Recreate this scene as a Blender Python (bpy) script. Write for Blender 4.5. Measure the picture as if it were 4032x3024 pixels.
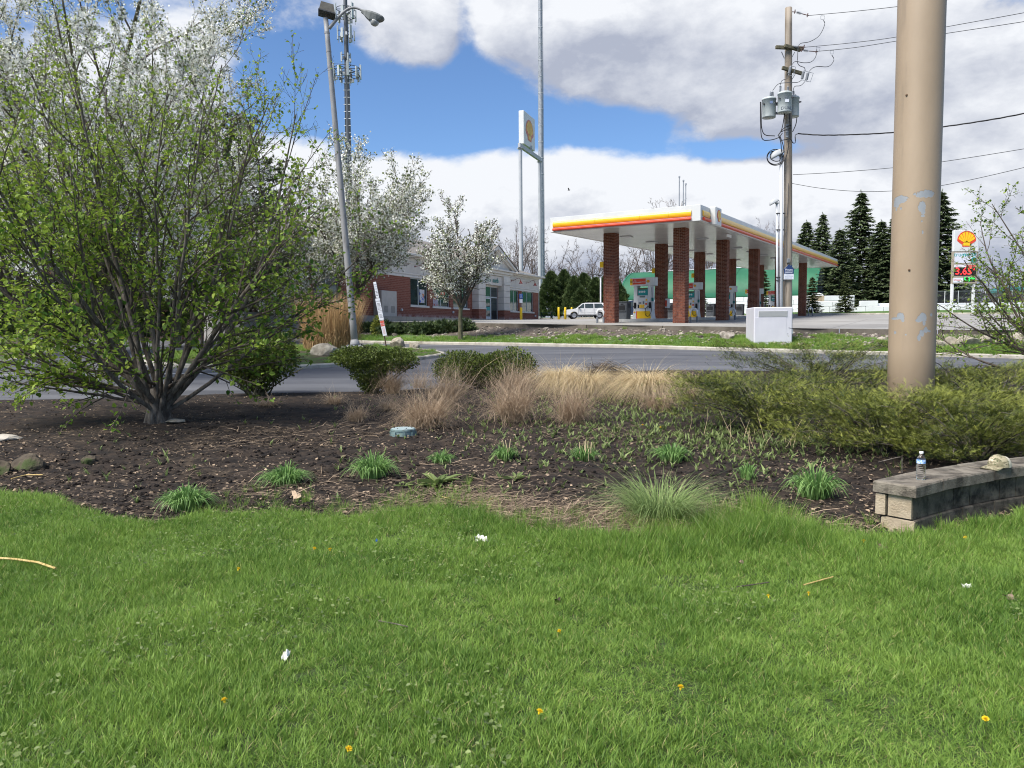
import bpy, bmesh, math, random
import numpy as np
from mathutils import Vector, Matrix
from mathutils.bvhtree import BVHTree

for _o in list(bpy.data.objects):
 bpy.data.objects.remove(_o)
SC = bpy.context.scene
COL = SC.collection
R = math.radians
PI = math.pi

# ------------------------------------------------------------------ camera
F = 3030.0                       # focal length in pixels of a 4032 px wide photograph
EYE = Vector((0.0, 0.0, 1.55))
PITCH, ROLL = math.atan(204.0 / F), 0.0073
_fw = Vector((0, math.cos(PITCH), -math.sin(PITCH)))
_up0 = Vector((0, math.sin(PITCH), math.cos(PITCH)))
_rt0 = Vector((1, 0, 0))
CAM_R = (_rt0 * math.cos(ROLL) - _up0 * math.sin(ROLL)).normalized()
CAM_U = (_up0 * math.cos(ROLL) + _rt0 * math.sin(ROLL)).normalized()
cam_data = bpy.data.cameras.new('camera')
cam_data.sensor_fit = 'HORIZONTAL'
cam_data.sensor_width = 36.0
cam_data.lens = 36.0 * F / 4032.0
cam_data.clip_start = 0.05
cam_data.clip_end = 6000
cam = bpy.data.objects.new('camera', cam_data)
COL.objects.link(cam)
cam.matrix_world = Matrix((
 (CAM_R.x, CAM_U.x, -_fw.x, EYE.x),
 (CAM_R.y, CAM_U.y, -_fw.y, EYE.y),
 (CAM_R.z, CAM_U.z, -_fw.z, EYE.z),
 (0, 0, 0, 1)))
SC.camera = cam

def ray(u, v):
 return (_fw + CAM_R * ((u - 2016) / F) - CAM_U * ((v - 1512) / F)).normalized()

def at(u, v, Y):
 """the place seen at (u, v) that lies Y metres ahead"""
 d = ray(u, v)
 return EYE + d * (Y / d.y)

def az_el(u, v):
 d = ray(u, v)
 return math.atan2(d.x, d.y), math.asin(d.z)

# ------------------------------------------------------------------ render settings
SC.render.engine = 'CYCLES'
SC.cycles.use_denoising = True
SC.cycles.filter_width = 1.05
SC.cycles.use_adaptive_sampling = True
SC.cycles.adaptive_threshold = 0.008
SC.cycles.max_bounces = 7
SC.cycles.diffuse_bounces = 3
SC.cycles.glossy_bounces = 3
SC.cycles.transmission_bounces = 6
SC.cycles.transparent_max_bounces = 8
SC.cycles.caustics_reflective = False
SC.cycles.caustics_refractive = False
SC.cycles.sample_clamp_indirect = 6
SC.view_settings.view_transform = 'Standard'
SC.view_settings.look = 'None'
SC.view_settings.gamma = 1
SC.view_settings.use_curve_mapping = False
SC.view_settings.exposure = 1.45

# ------------------------------------------------------------------ sun behind thin cloud
SUN_EL, SUN_AZ = R(52), R(-128)     # azimuth from straight ahead, negative = to the left
sun_dir = Vector((math.sin(SUN_AZ) * math.cos(SUN_EL), math.cos(SUN_AZ) * math.cos(SUN_EL), math.sin(SUN_EL)))
sd = bpy.data.lights.new('sun', 'SUN')
sd.energy = 2.7
sd.angle = R(32)
sd.color = (1.0, 0.955, 0.88)
sun = bpy.data.objects.new('sun', sd)
COL.objects.link(sun)
sun.rotation_euler = sun_dir.to_track_quat('Z', 'Y').to_euler()

# ------------------------------------------------------------------ node helper
class NT:
 def __init__(self, nt):
  self.nt = nt

 def n(self, t, **kw):
  x = self.nt.nodes.new(t)
  for k, v in kw.items():
   setattr(x, k, v)
  return x

 def put(self, sock, v):
  if v is None:
   return
  if hasattr(v, 'is_linked') or isinstance(v, bpy.types.NodeSocket):
   self.nt.links.new(v, sock)
  else:
   sock.default_value = v

 def m(self, op, a, b=None, c=None, clamp=False):
  x = self.n('ShaderNodeMath', operation=op)
  x.use_clamp = clamp
  self.put(x.inputs[0], a)
  self.put(x.inputs[1], b)
  self.put(x.inputs[2], c)
  return x.outputs[0]

 def v(self, op, a, b=None, scale=None):
  x = self.n('ShaderNodeVectorMath', operation=op)
  self.put(x.inputs[0], a)
  self.put(x.inputs[1], b)
  if scale is not None:
   self.put(x.inputs['Scale'], scale)
  return x.outputs['Value'] if op in ('DOT_PRODUCT', 'LENGTH', 'DISTANCE') else x.outputs[0]

 def noise(self, vec, scale, detail=4, rough=0.55, dist=0.0, out=0):
  x = self.n('ShaderNodeTexNoise')
  self.put(x.inputs['Vector'], vec)
  x.inputs['Scale'].default_value = scale
  x.inputs['Detail'].default_value = detail
  x.inputs['Roughness'].default_value = rough
  x.inputs['Distortion'].default_value = dist
  return x.outputs[out]

 def ss(self, x, lo, hi, a=0.0, b=1.0):
  y = self.n('ShaderNodeMapRange', interpolation_type='SMOOTHSTEP')
  self.put(y.inputs[0], x)
  for i, w in enumerate((lo, hi, a, b)):
   self.put(y.inputs[i + 1], w)
  return y.outputs[0]

 def mix(self, f, a, b, blend='MIX'):
  x = self.n('ShaderNodeMix', data_type='RGBA', blend_type=blend)
  self.put(x.inputs[0], f)
  self.put(x.inputs[6], a if not isinstance(a, tuple) or len(a) == 4 else a + (1,))
  self.put(x.inputs[7], b if not isinstance(b, tuple) or len(b) == 4 else b + (1,))
  return x.outputs[2]

# ------------------------------------------------------------------ sky: blue with cumulus
world = bpy.data.worlds.new('World')
SC.world = world
world.use_nodes = True
wt = world.node_tree
wt.nodes.clear()
W = NT(wt)
sky = W.n('ShaderNodeTexSky', sky_type='NISHITA')
sky.sun_disc = False
sky.sun_elevation = SUN_EL
sky.sun_rotation = SUN_AZ
sky.altitude = 300
sky.air_density = 1.0
sky.dust_density = 0.3
sky.ozone_density = 2.0
DIR = W.n('ShaderNodeTexCoord').outputs['Generated']

def blob(u, v, su, sv, amp):
 a, e = az_el(u, v)
 return (a, e, su / F, sv / F, amp)

# soft clumps of cloud (+) and clear gaps (-), as directions in the sky
BLOBS = [
 blob(1560, 60, 300, 230, 0.20), blob(1650, 230, 170, 110, 0.08),
 blob(2700, 150, 620, 260, 0.34), blob(2150, 60, 330, 150, 0.22), blob(3000, 400, 420, 130, 0.20),
 blob(3700, 450, 500, 420, 0.26), blob(3850, 900, 400, 300, 0.25),
 blob(1500, 880, 480, 240, 0.36), blob(2300, 860, 560, 240, 0.36), blob(3000, 880, 600, 220, 0.34), blob(1180, 560, 130, 130, 0.16),
 blob(950, 140, 220, 150, 0.10), blob(500, 250, 420, 330, 0.16), blob(300, 800, 600, 400, 0.28),
 blob(2250, 1100, 2600, 260, 0.26),
 blob(1300, 390, 290, 160, -0.38), blob(1820, 430, 260, 125, -0.44), blob(1830, 130, 70, 190, -0.26), blob(1640, 560, 200, 60, -0.14),
 blob(2400, 500, 360, 80, -0.40), blob(2900, 590, 280, 52, -0.46), blob(1120, 260, 170, 170, -0.20),
 blob(3680, 690, 120, 70, -0.10),
]

def density(vec):
 s = W.n('ShaderNodeSeparateXYZ')
 W.put(s.inputs[0], vec)
 az = W.m('ARCTAN2', s.outputs[0], s.outputs[1])
 el = W.m('ARCSINE', s.outputs[2])
 c = W.n('ShaderNodeCombineXYZ')
 W.put(c.inputs[0], az)
 W.put(c.inputs[1], el)
 sv = W.v('MULTIPLY', vec, (1.0, 1.0, 1.75))
 d = W.noise(sv, 5.2, 9, 0.56, 0.15)
 d2 = W.noise(sv, 17.0, 6, 0.6, 0.3)
 d = W.m('ADD', W.m('MULTIPLY', d, 0.70), W.m('MULTIPLY', d2, 0.30))
 for a, e, sa, se, amp in BLOBS:
  q = W.v('MULTIPLY', W.v('SUBTRACT', c.outputs[0], (a, e, 0)), (1 / sa, 1 / se, 0))
  g = W.m('MULTIPLY', W.m('EXPONENT', W.m('MULTIPLY', W.v('DOT_PRODUCT', q, q), -1.0)), amp)
  d = W.m('ADD', d, g)
 return d, el

D0, EL0 = density(DIR)
D1, _ = density(W.v('NORMALIZE', W.v('ADD', DIR, (-0.012, 0.0, 0.034))))
alpha = W.ss(D0, 0.47, 0.655)
relief = W.m('SUBTRACT', D0, D1)
fine = W.noise(W.v('MULTIPLY', DIR, (1, 1, 1.8)), 26, 7, 0.62, 0.6)
thick = W.ss(D0, 0.60, 0.98)
lit = W.m('ADD', W.m('MULTIPLY', relief, 3.6), W.m('SUBTRACT', 0.66, W.m('MULTIPLY', thick, 0.34)))
lit = W.m('ADD', lit, W.m('MULTIPLY', W.m('SUBTRACT', fine, 0.5), 0.26))
lit = W.m('MULTIPLY', lit, 1.0, clamp=True)
cl = W.mix(lit, (0.165, 0.180, 0.222), (0.338, 0.347, 0.364))
bgs = W.n('ShaderNodeBackground')
tint = W.mix(1.0, sky.outputs[0], (0.80, 0.98, 1.20), 'MULTIPLY')
W.put(bgs.inputs[0], tint)
bgs.inputs[1].default_value = 0.050
bgc = W.n('ShaderNodeBackground')
W.put(bgc.inputs[0], cl)
bgc.inputs[1].default_value = 1.0
mx = W.n('ShaderNodeMixShader')
W.put(mx.inputs[0], alpha)
W.put(mx.inputs[1], bgs.outputs[0])
W.put(mx.inputs[2], bgc.outputs[0])
wo = W.n('ShaderNodeOutputWorld')
W.put(wo.inputs[0], mx.outputs[0])

# ------------------------------------------------------------------ materials
MATS = {}

def mat(name, col, rough=0.8, col2=None, scale=6.0, bump=0.0, bscale=None, metal=0.0, spec=0.3, coords='Object',
  detail=5, lo=0.35, hi=0.65, dirt=None, dirt_scale=1.5, dirt_lo=0.55, dirt_hi=0.7, stretch=None):
 if name in MATS:
  return MATS[name]
 m = bpy.data.materials.new(name)
 m.use_nodes = True
 nt = m.node_tree
 N = NT(nt)
 b = nt.nodes['Principled BSDF']
 b.inputs['Roughness'].default_value = rough
 b.inputs['Metallic'].default_value = metal
 b.inputs['Specular IOR Level'].default_value = spec
 vec = N.n('ShaderNodeTexCoord').outputs[coords]
 if stretch:
  vec = N.v('MULTIPLY', vec, stretch)
 c = col + (1,)
 if col2:
  c = N.mix(N.ss(N.noise(vec, scale, detail, 0.6), lo, hi), col, col2)
 if dirt:
  c = N.mix(N.ss(N.noise(vec, dirt_scale, 6, 0.65), dirt_lo, dirt_hi), c, dirt)
 N.put(b.inputs['Base Color'], c)
 if bump:
  bp = N.n('ShaderNodeBump')
  bp.inputs['Strength'].default_value = bump
  bp.inputs['Distance'].default_value = 0.02
  N.put(bp.inputs['Height'], N.noise(vec, bscale or scale * 4, 6, 0.6))
  N.put(b.inputs['Normal'], bp.outputs[0])
 MATS[name] = m
 return m

def leaf_mat(name, dark, light, trans=0.35, rough=0.55, attr='tint', spec=0.3, objvar=0.0):
 """foliage: colour runs from dark to light with a per-leaf value, some light passes through"""
 if name in MATS:
  return MATS[name]
 m = bpy.data.materials.new(name)
 m.use_nodes = True
 nt = m.node_tree
 N = NT(nt)
 b = nt.nodes['Principled BSDF']
 b.inputs['Roughness'].default_value = rough
 b.inputs['Specular IOR Level'].default_value = spec
 a = N.n('ShaderNodeAttribute', attribute_name=attr).outputs['Fac']
 if objvar:
  oi = N.n('ShaderNodeObjectInfo')
  pn = N.noise(oi.outputs['Location'], 0.9, 3, 0.6)
  pn2 = N.noise(oi.outputs['Location'], 5.0, 2, 0.6)
  a = N.m('ADD', a, N.m('MULTIPLY', N.m('SUBTRACT', pn, 0.5), objvar * 2.4))
  a = N.m('ADD', a, N.m('MULTIPLY', N.m('SUBTRACT', pn2, 0.5), objvar * 1.2))
  a = N.m('ADD', a, N.m('MULTIPLY', N.m('SUBTRACT', oi.outputs['Random'], 0.5), objvar * 0.6), clamp=True)
 c = N.mix(a, dark, light)
 if objvar:
  raw = N.n('ShaderNodeAttribute', attribute_name=attr).outputs['Fac']
  c = N.mix(N.ss(raw, 0.92, 0.97), c, (0.50, 0.44, 0.20))
 N.put(b.inputs['Base Color'], c)
 t = N.n('ShaderNodeBsdfTranslucent')
 N.put(t.inputs[0], c)
 s = N.n('ShaderNodeMixShader')
 s.inputs[0].default_value = trans
 N.put(s.inputs[1], b.outputs[0])
 N.put(s.inputs[2], t.outputs[0])
 N.put(nt.nodes['Material Output'].inputs[0], s.outputs[0])
 MATS[name] = m
 return m

def glow_mat(name, col, strength):
 m = bpy.data.materials.new(name)
 m.use_nodes = True
 b = m.node_tree.nodes['Principled BSDF']
 b.inputs['Base Color'].default_value = col + (1,)
 b.inputs['Emission Color'].default_value = col + (1,)
 b.inputs['Emission Strength'].default_value = strength
 MATS[name] = m
 return m

# ------------------------------------------------------------------ mesh building
class MB:
 """collects pieces and links them as one mesh"""

 def __init__(self):
  self.V, self.Fc, self.T, self.n = [], [], [], 0
  self.mi = []

 def add(self, v, f, tint=0.5, mi=0):
  v = np.asarray(v, dtype=np.float64).reshape(-1, 3)
  f = np.asarray(f, dtype=np.int64)
  self.V.append(v)
  self.Fc.append(f + self.n)
  t = np.full(len(v), tint) if np.isscalar(tint) else np.asarray(tint)
  self.T.append(t)
  self.mi.append(np.full(len(f), mi, dtype=np.int32))
  self.n += len(v)
  return self

 def box(self, x0, x1, y0, y1, z0, z1, tint=0.5, mi=0, M=None):
  v = np.array([(x, y, z) for z in (z0, z1) for x, y in ((x0, y0), (x1, y0), (x1, y1), (x0, y1))], dtype=float)
  if M is not None:
   v = xf(M, v)
  f = [(3, 2, 1, 0), (4, 5, 6, 7), (0, 1, 5, 4), (1, 2, 6, 5), (2, 3, 7, 6), (3, 0, 4, 7)]
  return self.add(v, f, tint, mi)

 def rbox(self, x0, x1, y0, y1, z0, z1, b=0.01, tint=0.5, mi=0, M=None):
  """box with chamfered edges"""
  xs, ys, zs = (x0, x1), (y0, y1), (z0, z1)
  v, idx = [], {}
  for ix in (0, 1):
   for iy in (0, 1):
    for iz in (0, 1):
     sx, sy, sz = 1 - 2 * ix, 1 - 2 * iy, 1 - 2 * iz
     c = (xs[ix], ys[iy], zs[iz])
     for k in range(3):
      p = [c[0] + sx * b, c[1] + sy * b, c[2] + sz * b]
      p[k] = c[k]
      idx[(ix, iy, iz, k)] = len(v)
      v.append(p)
  q = []
  for k in range(3):
   o = [i for i in range(3) if i != k]
   for s in (0, 1):
    cyc = []
    for a, d in ((0, 0), (1, 0), (1, 1), (0, 1)):
     t = [0, 0, 0]
     t[k], t[o[0]], t[o[1]] = s, a, d
     cyc.append(idx[(t[0], t[1], t[2], k)])
    q.append(cyc)
  for k in range(3):          # edges along axis k
   o = [i for i in range(3) if i != k]
   for a in (0, 1):
    for d in (0, 1):
     t0, t1 = [0, 0, 0], [0, 0, 0]
     t0[o[0]], t0[o[1]], t0[k] = a, d, 0
     t1[o[0]], t1[o[1]], t1[k] = a, d, 1
     q.append([idx[(*t0, o[0])], idx[(*t1, o[0])], idx[(*t1, o[1])], idx[(*t0, o[1])]])
  v = np.array(v, dtype=float)
  ctr = v.mean(0)

  def fix(f):
   p = v[f]
   nrm = np.cross(p[1] - p[0], p[2] - p[0])
   return f if nrm @ (p.mean(0) - ctr) > 0 else f[::-1]
  tri = [[idx[(ix, iy, iz, k)] for k in range(3)] for ix in (0, 1) for iy in (0, 1) for iz in (0, 1)]
  q = [fix(list(f)) for f in q]
  tri = [fix(list(f)) for f in tri]
  if M is not None:
   v = xf(M, v)
  n0 = self.n
  self.add(v, q, tint, mi)
  self.Fc.append(np.array(tri) + n0)
  self.mi.append(np.full(len(tri), mi, dtype=np.int32))
  return self

 def tube(self, pts, rad, sides=6, tint=0.5, cap=True, mi=0):
  P = np.asarray([tuple(p) for p in pts], dtype=float)
  n = len(P)
  r = np.full(n, rad) if np.isscalar(rad) else np.asarray(rad, dtype=float)
  t = np.gradient(P, axis=0)
  t /= np.linalg.norm(t, axis=1)[:, None] + 1e-12
  ref = np.array((0.0, 0.0, 1.0)) if abs(t[:, 2]).mean() < 0.8 else np.array((1.0, 0.0, 0.0))
  a = np.cross(t, ref)
  a /= np.linalg.norm(a, axis=1)[:, None] + 1e-12
  b = np.cross(t, a)
  th = np.arange(sides) * 2 * PI / sides
  ring = a[:, None, :] * np.cos(th)[None, :, None] + b[:, None, :] * np.sin(th)[None, :, None]
  v = (P[:, None, :] + ring * r[:, None, None]).reshape(-1, 3)
  i = np.arange(n - 1)[:, None] * sides
  j = np.arange(sides)[None, :]
  k = (j + 1) % sides
  f = np.stack([i + j, i + sides + j, i + sides + k, i + k], -1).reshape(-1, 4)
  n0 = self.n
  self.add(v, f, tint, mi)
  if cap and sides > 2:
   caps = [[n0 + q for q in range(sides)], [n0 + (n - 1) * sides + q for q in range(sides)][::-1]]
   self.Fc.append(np.array(caps))
   self.mi.append(np.full(2, mi, dtype=np.int32))
  return self

 def lathe(self, prof, sides=16, M=None, tint=0.5, mi=0):
  """prof: (radius, z) pairs from bottom to top"""
  th = np.arange(sides) * 2 * PI / sides
  v = np.array([(r * math.cos(t), r * math.sin(t), z) for r, z in prof for t in th])
  n = len(prof)
  i = np.arange(n - 1)[:, None] * sides
  j = np.arange(sides)[None, :]
  k = (j + 1) % sides
  f = np.stack([i + j, i + k, i + sides + k, i + sides + j], -1).reshape(-1, 4)
  if M is not None:
   v = xf(M, v)
  n0 = self.n
  self.add(v, f, tint, mi)
  self.Fc.append(np.array([[n0 + q for q in range(sides)][::-1], [n0 + (n - 1) * sides + q for q in range(sides)]]))
  self.mi.append(np.full(2, mi, dtype=np.int32))
  return self

 def prism(self, poly, y0, y1, M=None, tint=0.5, mi=0):
  """poly of (x, z) drawn in the xz plane (anticlockwise seen from -y), from y0 (front) to y1"""
  n = len(poly)
  v = np.array([(x, y0, z) for x, z in poly] + [(x, y1, z) for x, z in poly], dtype=float)
  if M is not None:
   v = xf(M, v)
  n0 = self.n
  self.add(v, [(i, i + n, (i + 1) % n + n, (i + 1) % n) for i in range(n)], tint, mi)
  self.Fc.append(np.array([[n0 + i for i in range(n)], [n0 + n + i for i in range(n)][::-1]]))
  self.mi.append(np.full(2, mi, dtype=np.int32))
  return self

 def mesh(self, name, mats, smooth=False):
  me = bpy.data.meshes.new(name)
  V = np.concatenate(self.V) if self.V else np.zeros((0, 3))
  me.vertices.add(len(V))
  me.vertices.foreach_set('co', V.astype(np.float32).ravel())
  if self.Fc:
   tot = np.concatenate([np.full(len(f), f.shape[1]) for f in self.Fc])
   loops = np.concatenate([f.ravel() for f in self.Fc]).astype(np.int32)
   me.loops.add(len(loops))
   me.loops.foreach_set('vertex_index', loops)
   me.polygons.add(len(tot))
   st = np.concatenate([[0], np.cumsum(tot)[:-1]]).astype(np.int32)
   me.polygons.foreach_set('loop_start', st)
   me.polygons.foreach_set('material_index', np.concatenate(self.mi).astype(np.int32))
   me.polygons.foreach_set('use_smooth', np.full(len(tot), bool(smooth)))
  me.update(calc_edges=True)
  a = me.attributes.new('tint', 'FLOAT', 'POINT')
  a.data.foreach_set('value', np.concatenate(self.T).astype(np.float32) if self.T else np.zeros(0, np.float32))
  for m in (mats if isinstance(mats, (list, tuple)) else [mats]):
   me.materials.append(m)
  return me

 def obj(self, name, mats, parent=None, smooth=False):
  return link(name, self.mesh(name, mats, smooth), parent)

def xf(M, v):
 A = np.array(M)
 return v @ A[:3, :3].T + A[:3, 3]

def link(name, data, parent=None):
 o = bpy.data.objects.new(name, data)
 COL.objects.link(o)
 if parent is not None:
  o.parent = parent
 return o

def tag(o, label=None, cat=None, group=None, kind=None):
 if label:
  o['label'] = label
 if cat:
  o['category'] = cat
 if group:
  o['group'] = group
 if kind:
  o['kind'] = kind
 return o

def thing(name, label, cat, loc=(0, 0, 0), rz=0.0, group=None):
 o = link(name, None)
 o.empty_display_size = 0.1
 o.location = loc
 o.rotation_euler = (0, 0, rz)
 return tag(o, label, cat, group)

def copy_tree(o, parent=None):
 c = o.copy()
 COL.objects.link(c)
 if parent is not None:
  c.parent = parent
 for ch in list(o.children):
  copy_tree(ch, c)
 return c

def world_child(o, parent):
 """o was built in world coordinates: hang it under parent without moving it"""
 bpy.context.view_layer.update()
 o.parent = parent
 o.matrix_parent_inverse = parent.matrix_world.inverted()
 return o

_txt_cache = {}

def text_mb(mb, s, size, M, depth=0.004, bold=0.0, shear=0.0, align='CENTER', mi=0, squash=1.0):
 """lettering as raised geometry in the xz plane of M (reading from -y)"""
 key = (s, bold, shear, align)
 if key not in _txt_cache:
  cu = bpy.data.curves.new('lettering', 'FONT')
  cu.body = s
  cu.size = 1.0
  cu.align_x = align
  cu.align_y = 'CENTER'
  cu.offset = bold
  cu.shear = shear
  cu.resolution_u = 2
  cu.extrude = 0.0
  o = bpy.data.objects.new('lettering', cu)
  COL.objects.link(o)
  bpy.context.view_layer.update()
  dg = bpy.context.evaluated_depsgraph_get()
  me = bpy.data.meshes.new_from_object(o.evaluated_get(dg))
  co = np.zeros(len(me.vertices) * 3)
  me.vertices.foreach_get('co', co)
  fs = [list(p.vertices) for p in me.polygons]
  _txt_cache[key] = (co.reshape(-1, 3), fs)
  bpy.data.objects.remove(o)
  bpy.data.curves.remove(cu)
  bpy.data.meshes.remove(me)
 co, fs = _txt_cache[key]
 v = np.stack([co[:, 0] * size * squash, np.full(len(co), -depth), co[:, 1] * size], -1)
 n0 = mb.n
 mb.add(xf(M, v), np.zeros((0, 3), dtype=int), 0.5, mi)
 by = {}
 for f in fs:
  by.setdefault(len(f), []).append(f)
 for f in by.values():
  a = np.array(f) + n0
  mb.Fc.append(a)
  mb.mi.append(np.full(len(a), mi, dtype=np.int32))

def frame(origin, xdir, up=(0, 0, 1)):
 """matrix whose x axis is xdir, z axis up, y axis pointing away behind"""
 x = Vector(xdir).normalized()
 z = Vector(up).normalized()
 y = z.cross(x).normalized()
 z = x.cross(y).normalized()
 o = Vector(origin)
 return Matrix(((x.x, y.x, z.x, o.x), (x.y, y.y, z.y, o.y), (x.z, y.z, z.z, o.z), (0, 0, 0, 1)))

def rng(seed):
 return np.random.default_rng(seed)

def vnoise(x, y, seed=0, octaves=4):
 """cheap smooth value noise on arrays, about -1..1"""
 r = np.random.default_rng(seed)
 out = np.zeros_like(x, dtype=float)
 amp, fr = 1.0, 1.0
 for _ in range(octaves):
  for _k in range(3):
   a, b, p = r.uniform(-2, 2), r.uniform(-2, 2), r.uniform(0, 6.28)
   out += amp / 3 * np.sin((a * x + b * y) * fr + p + 1.3 * np.sin(0.7 * fr * (b * x - a * y) + p * 2))
  amp *= 0.55
  fr *= 2.1
 return out
# ================================================================== THE GROUND
US = np.concatenate([np.arange(-3000, -400, 130), np.arange(-400, 4440, 40), np.arange(4440, 7100, 130)]).astype(float)

def vh(u):
 return 1308 - 0.0073 * (u - 2016)

def line(pts, dz=0.0):
 """pts: (u, v, Y); returns ground points for every column"""
 us, vs, ys = [np.array(c, dtype=float) for c in zip(*pts)]
 V_, Y_ = np.interp(US, us, vs), np.interp(US, us, ys)
 out = np.array([tuple(at(u, v, y)) for u, v, y in zip(US, V_, Y_)])
 out[:, 2] += dz
 return out

def linez(pts):
 """pts: (u, v) with the ground close to z = 0.02"""
 return [(u, v, 1.53 * F / (v - vh(u))) for u, v in pts]

EDGE_PX = [(-600, 1905), (0, 1932), (180, 1962), (365, 2040), (600, 2071), (820, 2032), (1090, 2020), (1370, 2052),
   (1640, 2005), (1820, 2012), (2005, 2076), (2280, 2112), (2590, 2122), (2800, 2085), (3050, 2085),
   (3240, 2130), (3500, 2120), (3640, 2126), (3800, 2090), (4032, 2030), (4600, 1980)]
L_EDGE = line(linez(EDGE_PX))
L_BED = line([(0, 1705, 11.4), (2000, 1700, 11.4), (4032, 1690, 11.4)])
L_ROADN = line([(-400, 1580, 15.6), (0, 1575, 16), (360, 1570, 16.5), (900, 1550, 17.5), (1500, 1541, 18), (1750, 1525, 18.8), (2100, 1487, 20),
    (2370, 1462, 21), (2640, 1457, 21), (3000, 1460, 21.2), (3700, 1452, 21.5), (4032, 1442, 22)])
L_ROADF = line([(-600, 1309, 54), (0, 1314, 52), (430, 1322, 50), (1113, 1339, 42), (1434, 1352, 38), (1995, 1361, 33), (2500, 1371, 30.5),
    (3050, 1387, 28), (4032, 1413, 25)])
L_LOTN = line([(-600, 1262, 76), (0, 1262, 72), (900, 1264, 62), (1450, 1268, 52), (1750, 1270, 45), (2100, 1276, 37.5), (2500, 1281, 35), (2900, 1287.5, 33.2),
    (3200, 1294, 32), (3600, 1298, 31), (4032, 1301, 30)])
L_LOTM = line([(0, 1262, 80), (900, 1262, 72), (1450, 1264, 60), (1750, 1264, 55), (2100, 1269, 45), (2400, 1269.5, 41),
    (2680, 1268.5, 39.5), (3000, 1259, 45), (3160, 1257.5, 47), (3600, 1256.5, 45), (4032, 1262, 42)])
L_LOTF = line([(0, 1258, 95), (1500, 1257, 95), (2200, 1256, 92), (2800, 1248, 88), (3200, 1239.5, 78), (3600, 1237, 72), (4032, 1237, 68)])
L_BACK = line([(0, 1252, 120), (2200, 1250, 110), (2800, 1240, 100), (3200, 1227, 92), (3600, 1219, 88), (4032, 1214, 86)])
L_FAR = np.array([(x * 1.9, 190.0, 5.0) for x in L_BACK[:, 0]])
L_HOR = np.array([(x * 12, 2500.0, 6.0) for x in L_BACK[:, 0]])
L_START = L_EDGE.copy()
L_START[:, 0] *= 1.25
L_START[:, 1] = -5
L_START[:, 2] = 0
KERB_H = 0.13
L_VERGE = L_ROADF + np.array((0, 0.17, KERB_H))
L_LOTB = L_LOTN - np.array((0, 0.02, 0.17))

def strip(a, b, rows, bump=None, ease=False):
 """grid of points between two lines"""
 t = np.linspace(0, 1, rows)
 if ease:
  w = t * t * (3 - 2 * t)
 g = a[None] + (b - a)[None] * t[:, None, None]
 if ease:
  g[:, :, 2] = a[None, :, 2] + (b - a)[None, :, 2] * w[:, None]
 if bump is not None:
  g[:, :, 2] += bump(g[:, :, 0], g[:, :, 1], t[:, None] + 0 * g[:, :, 0])
 return g

def grid_obj(name, g, m, tint=0.5, smooth=True):
 r, c = g.shape[:2]
 i = np.arange(r - 1)[:, None] * c
 j = np.arange(c - 1)[None, :]
 f = np.stack([i + j, i + j + 1, i + c + j + 1, i + c + j], -1).reshape(-1, 4)
 mb = MB()
 mb.add(g.reshape(-1, 3), f, tint if np.isscalar(tint) else tint.reshape(-1))
 o = mb.obj(name, m, smooth=smooth)
 GROUND.append((g.reshape(-1, 3), f))
 return tag(o, kind='structure')

GROUND = []
# soil that shows between the blades
M_SOIL = mat('lawn_soil', (0.030, 0.045, 0.014), 0.95, (0.055, 0.085, 0.022), 9, bump=0.5, dirt=(0.075, 0.062, 0.03), dirt_scale=1.3, dirt_lo=0.6, dirt_hi=0.72)
M_MULCH = mat('mulch', (0.009, 0.007, 0.006), 0.95, (0.040, 0.028, 0.020), 7, bump=1.0, bscale=40, detail=9, lo=0.32, hi=0.68,
    dirt=(0.078, 0.058, 0.040), dirt_scale=2.1, dirt_lo=0.56, dirt_hi=0.72)

def road_mat():
 m = bpy.data.materials.new('asphalt')
 m.use_nodes = True
 nt = m.node_tree
 N = NT(nt)
 b = nt.nodes['Principled BSDF']
 p = N.n('ShaderNodeTexCoord').outputs['Object']
 run = N.v('MULTIPLY', p, (0.10, 1.0, 1.0))            # worn bands along the lane
 a = N.ss(N.noise(run, 1.1, 6, 0.62, 0.3), 0.34, 0.66)
 c = N.mix(a, (0.052, 0.054, 0.062), (0.118, 0.120, 0.130))
 c = N.mix(N.ss(N.noise(p, 0.5, 5, 0.6), 0.52, 0.66), c, (0.085, 0.086, 0.094))
 c = N.mix(N.m('MULTIPLY', N.ss(N.noise(p, 60, 3, 0.7), 0.58, 0.72), 0.5), c, (0.19, 0.19, 0.19))
 c = N.mix(N.ss(N.noise(N.v('MULTIPLY', p, (0.6, 1.8, 1)), 1.7, 8, 0.7, 1.0), 0.66, 0.70), c, (0.03, 0.031, 0.034))
 N.put(b.inputs['Base Color'], c)
 b.inputs['Roughness'].default_value = 0.72
 bp = N.n('ShaderNodeBump')
 bp.inputs['Strength'].default_value = 0.35
 N.put(bp.inputs['Height'], N.noise(p, 70, 4, 0.7))
 N.put(b.inputs['Normal'], bp.outputs[0])
 return m

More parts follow.
